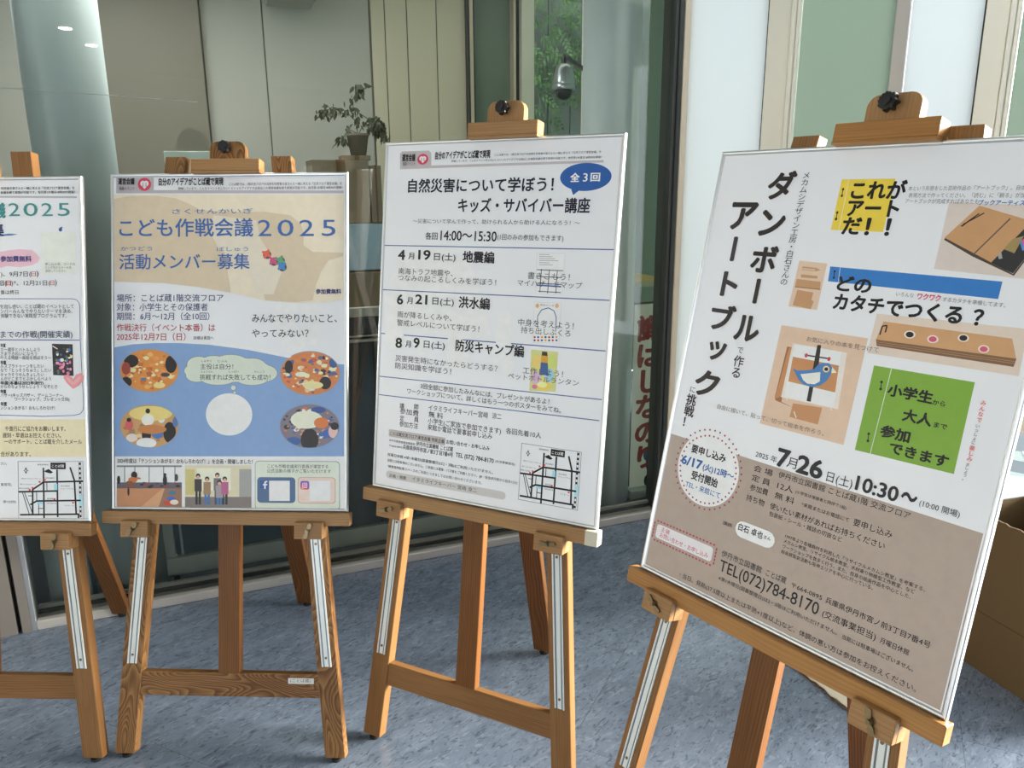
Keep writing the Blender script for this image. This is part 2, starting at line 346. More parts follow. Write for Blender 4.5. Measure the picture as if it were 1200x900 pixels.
# ---- yard behind
r = groot('wall_outside'); struct(r)
gbox('wall_core', 2.2, 4.6, 2.66, 2.9, 0, 4.2, 'dark_trim', r)
gbox('yard_sun_blocker', 4.5, 4.62, 1.56, 2.7, 0, 4.2, 'concrete', r)  # unseen wall piece added to block the sun from the yard
for k in range(13): gbox('concrete_panel', 2.22+k*.18, 2.22+k*.18+.174, 2.6, 2.67, 0, 4.2, 'concrete', r, .002)
r = groot('pavement'); struct(r)
gbox('paving_bed', 1.6, 7.5, 1.56, 2.6, -.06, -.01, 'stone', r)
# ---------------------------------------------------------------- right wall of frosted panels
WANG = math.atan2(WD.y, WD.x)
r = empty('wall_right', WC, (0, 0, WANG)); struct(r)
def wbox(name, s0, s1, d0, d1, z0, z1, m, bev=0): return from_bm(name, bbox(bmesh.new(), s0, s1, d0, d1, z0, z1, bev), m, r)
# local +y of this frame points away from the viewer
def bay(s):
    wbox('frosted_panel', s[0], s[1], -.004, .012, .03, 2.66, 'frost_white', .001)
    wbox('gasket', s[1], s[1]+.006, -.012, .01, 0, 2.7, 'black')
    wbox('wide_mullion', s[1]+.006, s[2]-.028, -.02, .03, 0, 2.7, 'cream', .002)
    wbox('slim_mullion', s[2]-.026, s[2]-.012, -.026, .03, 0, 2.7, 'cream', .002); wbox('slim_mullion', s[2]-.010, s[2], -.014, .03, 0, 2.7, 'cream', .002)
bay((.03, .352, .47)); bay((.835, 1.047, 1.145))
wbox('grey_post', .79, .832, -.012, .03, 0, 2.7, 'sill', .001)
wbox('frosted_pane', .472, .788, .004, .012, .03, 2.66, 'frost_green')
wbox('frosted_pane', 1.147, 1.44, .004, .012, .70, 2.66, 'frost_green'); wbox('pane', 1.147, 1.44, .004, .010, .03, .655, 'glass_clear')
wbox('crossrail', 1.147, 1.44, -.012, .03, .655, .70, 'cream', .002)
wbox('end_post', 1.442, 1.49, -.02, .03, 0, 2.7, 'cream', .002)
wbox('bottom_rail', .0, 1.44, -.02, .03, 0, .03, 'sill', .002); wbox('top_rail', 0, 1.44, -.02, .03, 2.66, 2.7, 'sill')
# stone paving outside, laid in courses parallel to the wall
pv = empty('pavement', WC, (0, 0, WANG)); struct(pv)
from_bm('paving_bed', bbox(bmesh.new(), .3, 4.2, .05, 3.6, -.06, -.012), 'joint', pv)
for i in range(10):
    for j in range(12):
        s0 = .9+i*.33+(j % 2)*.16; d0 = .06+j*.2
        from_bm('paving_stone', bbox(bmesh.new(), s0, s0+.322, d0, d0+.192, -.03, -.002+random.uniform(-.002, .002), .003), 'stone', pv)

# ---------------------------------------------------------------- columns behind the glass
for s, d, lab in ((.325, .212, 'pale blue round column behind the glass, between the two left posters'), (2.365, .285, 'tall round grey-blue column behind the glass right of the survival course poster')):
    c = empty('column', gw(s, d, 0)); tag(c, lab, 'column', 'round columns behind the glass')
    from_bm('shaft', lathe([(.122, .001), (.122, 2.598)], 64), 'column', c, True).data.polygons[-1].use_smooth = False
# pale slab leaning low at the far left behind the glass
o = gbox('leaning_slab', .07, .20, .10, .125, .001, .9, 'column', None, .003); o.location = GA; o.rotation_euler = (0, 0, GANG); tag(o, 'pale blue slab standing low behind the glass, left of the column', 'board')
# noticeboard on castors
b = empty('display_board', gw(1.09, .135, 0), (0, 0, GANG)); tag(b, 'dark felt noticeboard on castors behind the glass, under the middle posters', 'noticeboard')
def lb(name, x0, x1, y0, y1, z0, z1, m, p=b, bev=.002): return from_bm(name, bbox(bmesh.new(), x0, x1, y0, y1, z0, z1, bev), m, p)
lb('felt_panel', -.60, .62, -.006, .010, .12, .97, 'felt', b, 0)
lb('bottom_rail', -.64, .66, -.02, .02, .045, .115, 'board_frame'); lb('top_rail', -.64, .66, -.014, .014, .97, 1.005, 'board_frame'); lb('upright', -.64, -.605, -.014, .014, .115, .97, 'board_frame'); lb('upright', .625, .66, -.014, .014, .115, .97, 'board_frame')
lb('brace', -.585, -.575, -.012, -.007, .12, .97, 'alu'); lb('tray', -.60, .62, -.03, -.006, .875, .885, 'board_frame'); lb('tray', -.60, .62, -.022, -.006, .895, .900, 'alu')
for x in (-.61, .63):
    ca = from_bm('castor', cyl(bmesh.new(), (x-.009, 0, .022), (1, 0, 0), .021, .018, 20), 'rubber', b); lb('castor_fork', x-.014, x+.014, -.012, .012, .03, .046, 'alu', ca, .001)
from_bm('felt_seam', bbox(bmesh.new(), .17, .174, -.009, -.006, .12, .87), 'black', b)

# cabinet behind the glass; boxes, pot and plant stand in for reflections
cb = empty('cabinet', gw(1.36, .95, 0), (0, 0, GANG)); tag(cb, 'low cabinet with a pale blue upper front behind the glass, under the boxes', 'cabinet')
lb('body', -.2, .2, -.02, .3, .001, 1.29, 'box_taupe', cb); lb('drawer_front', -.195, .195, -.04, -.02, 1.07, 1.285, 'blue_front', cb); lb('door', -.195, .195, -.04, -.02, .06, 1.06, 'box_taupe', cb)
def cbox(name, s, d, z, w, dp, h, lab, m='box_taupe', rot=0):
    o = empty(name, gw(s, d, z), (0, 0, GANG+rot)); tag(o, lab, 'box', 'cartons standing in for reflections')
    from_bm('carton', bbox(bmesh.new(), -w/2, w/2, -dp/2, dp/2, 0, h, .002), m, o)
    from_bm('tape', bbox(bmesh.new(), -w*.08, w*.08, -dp/2-.001, dp/2+.001, .001, h+.001), 'cardboard', o); return o
cbox('cardboard_box', 1.315, 1.03, 1.291, .26, .2, .285, 'taupe cardboard box standing in for a reflection, below the potted plant on its left')
cbox('cardboard_box', 1.475, 1.02, 1.291, .05, .2, .262, 'narrow taupe carton standing in for a reflection, beside the wide box under the plant')
cbox('cardboard_box', 1.40, 1.03, 1.577, .13, .12, .022, 'flat taupe carton lid on the boxes, directly under the plant pot')
pt = empty('potted_plant', gw(1.42, 1.03, 1.60)); tag(pt, 'small drooping plant in a taupe pot on boxes, standing in for a reflection', 'plant')
from_bm('pot', lathe([(.036, 0), (.05, .085), (.053, .087), (.053, .10), (.046, .10), (.044, .09)], 24), 'pot', pt, True)
twigs = [[(0, 0, .09), (.0, 0, .16), (-.02, 0, .24), (.02, 0, .31)], [(0, 0, .09), (.03, .0, .14), (.07, 0, .12), (.13, 0, .09)], [(0, 0, .15), (-.05, 0, .20), (-.11, 0, .215), (-.15, .01, .19)], [(0, 0, .1), (-.04, 0, .12), (-.075, 0, .07)], [(0, 0, .2), (.05, 0, .17), (.09, 0, .16), (.11, 0, .13)]]
leafm = bpy.data.meshes.new('leaf'); lv = [(0, 0, 0), (.006, .001, -.008), (.007, .002, -.02), (0, .003, -.036), (-.007, .002, -.02), (-.006, .001, -.008), (0, -.002, -.014)]
leafm.from_pydata(lv, [], [(0, 1, 6), (1, 2, 6), (2, 3, 6), (3, 4, 6), (4, 5, 6), (5, 0, 6)]); leafm.materials.append(M['leaf_dry'])
for tw in twigs:
    tw = [GE*a+GN*b+Vector((0, 0, z)) for a, b, z in tw]
    t_ = from_bm('stem', tube(tw, .0022, 5), 'leaf_dry', pt)
    for a, b_ in zip(tw[1:], tw[2:]+[tw[-1]]):
        for k in range(15):
            o = bpy.data.objects.new('leaf', leafm); C.objects.link(o); o.parent = t_
            o.location = a.lerp(b_, random.random()) + GE*random.gauss(0, .014)+Vector((0, 0, random.gauss(0, .012)))+GN*random.gauss(0, .01)
            o.rotation_euler = (random.gauss(0, .5), random.gauss(0, .7), random.uniform(0, 6.28)); o.scale = (1.2, 1, random.uniform(.8, 1.25))
# pale green standing sign behind the second easel's clamp
sg = empty('standing_sign', gw(.71, .5, 0), (0, 0, GANG)); tag(sg, 'pale green acrylic sign standing behind the glass above the blue poster', 'sign')
lb('acrylic_panel', -.125, .112, -.004, .004, 1.30, 1.585, 'pale_board', sg, .001); lb('post', -.012, .012, -.004+.01, .02, .02, 1.32, 'alu', sg); from_bm('base', cyl(bmesh.new(), (0, .012, .001), (0, 0, 1), .12, .02, 32), 'dark_alu', sg)
rd = from_bm('round_plate', cyl(bmesh.new(), (-.02, .006, 1.615), (0, -1, 0), .055, .004, 32), 'wall_taupe', sg)
# white tube inside the glass, standing in for a bright reflected line
cd = from_bm('reflected_line', tube([gw(-.1, .03, 1.746), gw(.3, .031, 1.733), gw(.715, .03, 1.715)], .0014, 6), 'paper_white'); tag(cd, 'thin white tube standing in for a bright reflected line across the pale column', 'reflected_line')
# dome camera on an arm from the far column
dc = empty('dome_camera', gw(2.435, .9, 1.87)); tag(dc, 'silver security dome camera hanging in front of the vines', 'camera')
from_bm('housing', lathe([(.044, .055), (.0555, .056), (.0555, .085), (.052, .11), (.045, .14), (.034, .163), (.02, .17)], 32), 'metal_shell', dc, True)
from_bm('band', lathe([(.0565, .048), (.058, .050), (.058, .072), (.0565, .074)], 32), 'metal_shell', dc, True)
from_bm('dome', lathe([(.002, 0), (.02, .004), (.034, .014), (.042, .03), (.044, .052)], 32), 'dome', dc, True)
from_bm('mount', tube([Vector((0, 0, .165)), Vector((0, 0, .20)), GE*.02+GN*.03+Vector((0, 0, .212)), GE*.31+GN*.4+Vector((0, 0, .215))], .012, 8), 'black', dc)
pl = from_bm('pole', tube([gw(2.745, 1.3, 0), gw(2.745, 1.3, 2.6)], .011, 10), 'cream'); tag(pl, 'slim pale pole standing beside the dome camera', 'pole')
# upright banner and table seen between the right column and the corner
bn = empty('banner', gw(2.585, .22, 0), (0, 0, GANG)); tag(bn, 'white upright banner with dark red brush characters behind the glass by the corner', 'banner')
vs = from_bm('vinyl', bbox(bmesh.new(), -.11, .065, -.002, .002, .05, .93, .0005), 'paper_white', bn)
lb('base', -.12, .075, -.03, .03, .001, .045, 'alu', bn); lb('top_bar', -.112, .067, -.004, .004, .93, .94, 'black', bn)
tb = empty('table', gw(2.66, .62, 0), (0, 0, GANG)); tag(tb, 'yellow-topped table behind the banner at the window corner', 'table')
lb('tabletop', -.16, .19, -.15, .3, .975, 1.0, 'yellow', tb); lb('edge_band', -.16, .19, -.152, -.15, .975, 1.0, 'card_in', tb)
for x, y in ((-.14, -.13), (.17, -.13), (-.14, .28), (.17, .28)): lb('leg', x-.012, x+.012, y-.012, y+.012, .001, .975, 'alu', tb)
bg = from_bm('paper_bag', bbox(bmesh.new(), -.08, .06, -.03, .06, 0, .10, .006), 'paper_white'); bg.location = gw(2.62, .70, 1.001); tag(bg, 'small white paper packet on the yellow-topped table', 'packet')

# ---------------------------------------------------------------- vines in the yard
iv = empty('hanging_vine', gw(3.1, 2.5, 0), (0, 0, GANG)); tag(iv, 'green vine with feathery leaves hanging down the concrete wall in the yard', 'vine')
spray = bpy.data.meshes.new('leaf_spray'); V_ = []; F_ = []
for k in range(9):
    t = k/8; cx, cz = t*.16, -.05*t*t; side = 1 if k % 2 else -1
    a = R(55)*side if k < 8 else 0
    L_ = .062*(1-.35*t); w = .012; dx, dz = math.cos(a), math.sin(a)
    i0 = len(V_); V_ += [(cx, 0, cz), (cx+dx*L_*.45-dz*w, .004, cz+dz*L_*.45+dx*w-.004), (cx+dx*L_, .0, cz+dz*L_-.014), (cx+dx*L_*.45+dz*w, .004, cz+dz*L_*.45-dx*w-.004)]
    F_.append((i0, i0+1, i0+2, i0+3))
spray.from_pydata(V_, [], F_); spray.materials.append(M['ivy'])
random.seed(11)
stems = [(-.42, 2.0), (-.34, 2.1), (-.26, 2.05), (-.2, 1.95), (-.11, 2.0), (-.05, 1.72), (.02, 1.66), (.10, 2.25), (.17, 2.05), (.24, 1.9), (.31, 2.0), (.38, 2.2)]
cnt = 0
for x, zb in stems:
    pts = [(x+random.gauss(0, .02), random.uniform(-.06, .05), 3.3-(3.3-zb)*k/6) for k in range(7)]
    st = from_bm('stem', tube(pts, .004, 5), 'leaf_dry', iv)
    n = 20
    for k in range(n):
        f = (k+.5)/n; z = 2.95-(2.95-zb)*f; px = x+random.gauss(0, .03)
        o = bpy.data.objects.new('leaf_spray', spray); C.objects.link(o); o.parent = st
        o.location = (px, random.uniform(-.12, .03), z); s = random.uniform(.6, 1.0)
        sgn = random.choice((0, math.pi)); o.scale = (s, s, s); o.rotation_euler = (random.gauss(0, .5), random.uniform(-.1, .9), sgn+random.gauss(0, .6)); cnt += 1

# ---------------------------------------------------------------- easels
EAS = [(-1.3663, 1.7055, -.0337, .1935, .6351, -.0093), (-.7389, 1.7008, -.0422, .2309, .6533, .0064), (-.1378, 1.652, -.4667, .1452, .699, .0121), (.3419, 1.1458, -.9197, .2269, .6753, 0.0)]
BW, BH, BT = .615, .862, .012
def wing_nut(parent, fn, a, v, c, ang, name='wing_nut'):
    bm = bmesh.new(); cyl(bm, (0, 0, -.002), (0, 0, 1), .0065, .003, 16); cyl(bm, (0, 0, .001), (0, 0, 1), .0052, .006, 12, .004); cyl(bm, (0, 0, .007), (0, 0, 1), .003, .004, 10)
    for s in (-1, 1):
        pts = [(s*.003, -.002), (s*.010, -.0048), (s*.0165, -.003), (s*.0175, .001), (s*.015, .0045), (s*.009, .004), (s*.003, .002)]
        if s < 0: pts = pts[::-1]
        w = prism(pts, .003, .0055)
        me = bpy.data.meshes.new('t'); w.to_mesh(me); w.free()
        bm.from_mesh(me); bpy.data.meshes.remove(me)
    ca, sa = math.cos(ang)*1.2, math.sin(ang)*1.2
    for w in bm.verts: x, y, z = w.co; w.co = fn(Vector((a+x*ca-y*sa, v+x*sa+y*ca, c+z)))
    return from_bm(name, bm, 'bronze', parent)
def make_easel(i, lab, m_leg, m_bar, m_ledge, clamp_u, rear, nut):
    x, y, yaw, lean, vb, ub = EAS[i]; sl, cl = math.sin(lean), math.cos(lean)
    fn = lambda p: Vector((p.x, p.y*sl-p.z*cl, p.y*cl+p.z*sl))
    e = empty('easel', (x, y, 0), (0, 0, yaw)); tag(e, lab, 'easel', 'wooden display easels in a row')
    V0 = (0, 1, 0); U0 = (1, 0, 0)
    def bx(a0, a1, v0, v1, c0, c1, bev=.0015): return bbox(bmesh.new(), a0, a1, v0, v1, c0, c1, bev)
    for s in (-1, 1):
        def shear(p, s=s): return fn(Vector((p.x+s*(.2785-.0905*p.y), p.y, p.z)))
        lg = woodpart('leg', bx(-.0265, .0265, .015, 1.562, -.03, 0), m_leg, e, V0, shear)
        lg2 = lg
        def at(v, s=s): return s*(.2785-.0905*v)
        ft = from_bm('rubber_foot', cyl(bmesh.new(), fn(Vector((at(.015), .012, -.015))) - Vector((0, 0, .0)) , (0, 0, -1), .013, fn(Vector((0, .012, -.015))).z-.0002, 16), 'rubber', lg)
        # slotted aluminium rail let into the leg
        bm = bmesh.new()
        bbox(bm, -.0125, .0125, .252, vb-.02, -.002, .0004)
        for v in bm.verts: v.co = shear(v.co)
        rl = from_bm('slotted_rail', bm, 'rail_groove', e)
        for a0, a1, c1 in ((-.0125, -.0088, .0027), (.0088, .0125, .0027), (-.0052, .0052, .0014)):
            bm = bbox(bmesh.new(), a0, a1, .252, vb-.02, .0002, c1)
            for v in bm.verts: v.co = shear(v.co)
            from_bm('rail_lip', bm, 'alu_white', rl)
        for vv in (.275, vb-.085): from_bm('screw', cyl(bmesh.new(), fn(Vector((at(vv), vv, .0015))), fn(Vector((0, 0, 1))), .0032, .0014, 12), 'bronze', rl)
        # bracket block that carries the ledge, with wing nut
        ab = at(vb-.04)-.002
        blk = bx(ab-.036, ab+.036, vb-.064, vb-.0335, .003, .0305, .001); bbox(blk, ab-.036, ab+.036, vb-.064, vb-.022, .0307, .046, .0015)
        bl = woodpart('ledge_bracket', blk, 'pale_wood', e, U0, fn)
        wing_nut(bl, fn, ab-.004 if s < 0 else ab, vb-.042, .0465, nut[0 if s < 0 else 1])
    woodpart('crossbar', bx(-.2345, .2345, .168, .230, -.026, -.003), m_bar, e, U0, lambda p: fn(Vector((p.x*(1-.0905*(p.y-.2)/.2345*1.0), p.y, p.z))))
    woodpart('upper_crossbar', bx(-.118, .118, 1.30, 1.36, -.026, -.003), m_leg, e, U0, fn)
    woodpart('centre_post', bx(-.028, .028, .2305, vb+BH+.075 if i == 1 else vb+BH+.03, -.024, 0), 'post_wood', e, V0, fn)
    lw = .32
    lgd = woodpart('ledge', bx(ub-lw-.004, ub+lw-.004, vb-.033, vb-.0006, .003, .0303, .0015), m_ledge, e, U0, fn)
    # top clamp
    cu = clamp_u; top = vb+BH
    bar = bx(cu-.088, cu+.088, top+.0008, top+.031, .001, .036, .0015); bbox(bar, cu-.088, cu+.088, top-.0045, top+.0006, .0165, .036, 0)
    cp = woodpart('clamp_bar', bar, m_ledge, e, U0, fn)
    w2 = .046; h0, h1, rr = top+.0315, top+.078, .02
    pts = [(cu-w2, h0), (cu+w2, h0), (cu+w2, h1-rr)]+[(cu+w2-rr+rr*math.cos(R(a)), h1-rr+rr*math.sin(R(a))) for a in (18, 36, 54, 72, 90)]+[(cu-w2+rr+rr*math.cos(R(a)), h1-rr+rr*math.sin(R(a))) for a in (90, 108, 126, 144, 162)]+[(cu-w2, h1-rr)]
    woodpart('clamp_plate', prism(pts, .001, .021, .001), 'pale_wood' if i != 1 else m_leg, e, V0, fn)
    kp = []
    for k in range(56):
        a = 2*math.pi*k/56; q = .0142+.0026*math.cos(7*a); kp.append((cu-.003+q*math.cos(a), top+.061+q*math.sin(a)))
    kb = prism(kp, .027, .041, .003)
    cyl(kb, (cu-.003, top+.061, .021), (0, 0, 1), .008, .007, 16); cyl(kb, (cu-.003, top+.061, .041), (0, 0, 1), .007, .0025, 16)
    for v in kb.verts: v.co = fn(v.co)
    from_bm('star_knob', kb, 'black', e)
    # rear leg hinged near the top of the centre post
    hp = fn(Vector((0, 1.30, -.036))); fp = Vector((rear[0], rear[1], .012)); ax = (fp-hp).normalized(); L_ = (fp-hp).length
    side = Vector((1, 0, 0)); side = (side-ax*side.dot(ax)).normalized(); thn = ax.cross(side)
    woodpart('rear_leg', bx(-.031, .031, 0, L_, -.011, .011), 'dark_wood', e, V0, lambda p: hp+ax*p.y+side*p.x+thn*p.z)
    from_bm('hinge', bbox(bmesh.new(), -.022, .022, hp.y-.014, hp.y-.002, hp.z-.03, hp.z+.02, .001), 'bronze', e)
    from_bm('rubber_foot', cyl(bmesh.new(), fp+Vector((0, 0, -.0118)), (0, 0, 1), .014, .013, 16), 'rubber', e)
    return e, fn, bar
e1, f1, _ = make_easel(0, 'wooden display easel at the far left, cut off by the picture edge', 'wood', 'wood', 'pale_wood', .0, (-.025, .715), (1.2, 1.3))
e2, f2, _ = make_easel(1, 'wooden display easel with bold swirling grain carrying the blue and beige poster', 'figured', 'figured', 'pale_wood', .007, (-.032, .785), (.9, 1.2))
e3, f3, _ = make_easel(2, 'wooden display easel carrying the white poster with blue speech balloon', 'wood', 'wood', 'pale_wood', .036, (-.028, .575), (.3, .1))
e4, f4, _ = make_easel(3, 'nearest wooden display easel, at the right, carrying the cardboard book poster', 'wood', 'wood', 'honey', .026, (0, .6), (-.6, -1.2))

# ---------------------------------------------------------------- poster print data
PAL=[(25,25,32),(60,128,130),(45,55,95),(60,60,120),(165,40,50),(35,40,75),(110,125,120),(238,238,240),(62,100,158),(60,55,110),(50,58,105),(22,24,44),(90,88,95),(70,68,72),(38,32,30),(15,15,18),(110,110,115),(40,90,150),(190,40,90),(120,105,98),(200,70,70),(30,88,150),(45,40,40),(175,50,85),(168,165,172),(70,120,165),(222,176,190),(60,75,135),(214,222,208),(60,85,140),(222,205,172),(20,22,28),(150,200,225),(165,205,220),(15,15,20),(20,20,28),(205,60,70),(30,30,40),(40,38,45),(40,40,45),(90,100,90),(215,110,150),(235,235,230),(225,150,175),(90,110,90),(225,190,70),(60,110,170),(50,60,50),(60,60,70),(215,195,180),(228,140,145),(232,160,162),(172,165,168),(196,62,88),(185,160,165),(217,205,184),(201,185,160),(212,203,186),(122,152,194),(238,240,245),(224,226,231),(219,222,228),(214,96,80),(90,80,90),(190,80,120),(90,150,110),(70,130,185),(142,147,161),(205,132,62),(240,205,150),(190,105,45),(170,90,50),(225,165,95),(215,140,75),(32,26,26),(150,60,50),(60,62,60),(80,110,150),(235,200,130),(141,144,161),(200,120,65),(190,80,60),(205,130,65),(235,190,140),(90,95,130),(240,215,175),(245,225,200),(60,40,35),(60,90,140),(240,220,190),(139,150,169),(190,145,95),(220,190,140),(170,110,60),(150,120,90),(215,165,110),(226,196,120),(220,215,205),(200,90,90),(186,120,66),(225,222,215),(70,110,170),(220,220,225),(215,200,190),(80,110,160),(121,141,175),(120,110,120),(205,110,60),(50,50,60),(240,230,210),(60,95,160),(200,140,90),(235,220,190),(232,224,196),(205,115,55),(60,95,165),(225,180,175),(55,90,150),(50,80,140),(120,135,140),(198,206,192),(228,230,234),(226,227,232),(196,150,112),(215,222,232),(90,85,90),(120,120,125),(100,105,115),(182,128,92),(140,105,85),(90,90,110),(60,70,90),(190,110,60),(120,75,60),(190,120,80),(35,35,42),(70,100,170),(190,70,50),(225,205,190),(60,110,140),(120,110,105),(205,196,168),(190,180,120),(150,150,145),(222,216,196),(200,160,135),(60,55,55),(45,45,50),(70,110,160),(110,100,105),(150,140,145),(170,90,130),(120,138,130),(206,212,198),(72,98,134),(190,150,130),(220,196,186),(48,84,150),(120,80,170),(205,75,110),(235,160,90),(190,80,130),(232,234,236),(232,226,222),(176,170,172),(34,84,152),(60,84,140),(224,228,229),(231,226,219),(222,222,222),(198,200,206),(226,227,231),(130,130,140),(50,60,80),(50,90,150),(228,228,231),(70,100,140),(205,160,110),(190,60,60),(60,90,150),(210,160,80),(196,196,130),(215,190,110),(190,200,110),(200,170,190),(150,190,205),(225,190,90),(240,225,150),(200,120,150),(60,50,35),(205,150,60),(176,170,168),(186,182,180),(228,190,66),(200,188,180),(70,58,50),(184,140,98),(42,42,44),(90,80,72),(150,128,84),(205,80,140),(70,130,190),(150,150,150),(205,180,158),(182,138,100),(200,170,140),(150,110,78),(44,112,180),(206,178,155),(150,100,66),(184,128,84),(184,132,92),(218,208,200),(228,222,216),(186,130,86),(35,35,36),(50,40,40),(175,60,80),(66,118,172),(226,218,208),(232,220,190),(190,150,60),(225,215,205),(206,190,176),(120,88,64),(190,146,104),(165,128,94),(215,205,195),(196,84,110),(116,156,54),(162,146,135),(232,232,238),(150,48,68),(222,221,224),(215,210,212),(168,58,80)]
GROUPS=['header_lettering', 'title_lettering', 'notice_lettering', 'body_lettering', 'heading_lettering', 'street_map', 'ruby_lettering', 'invitation_lettering', 'thought_bubble', 'caption_lettering', 'info_panel', 'speech_balloon', 'time_lettering', 'date_lettering', 'printed_thumbnail', 'contact_lettering', 'subtitle_lettering', 'side_lettering', 'dotted_badge', 'white_capsule', 'dashed_frame', 'header_strip', 'brush_stroke', 'pink_patch', 'blue_outline', 'pale_panel', 'bird_mark', 'beige_band', 'printed_photo', 'heart_mark', 'emblem', 'blue_field', 'pale_figure', 'puzzle_mark', 'printed_photo1', 'printed_photo2', 'printed_photo3', 'printed_photo4', 'white_disc', 'white_band', 'printed_photo5', 'printed_photo6', 'network_logo', 'camera_logo', 'blue_rule', 'grey_capsule', 'yellow_block', 'staple_mark', 'blue_bar', 'green_block']
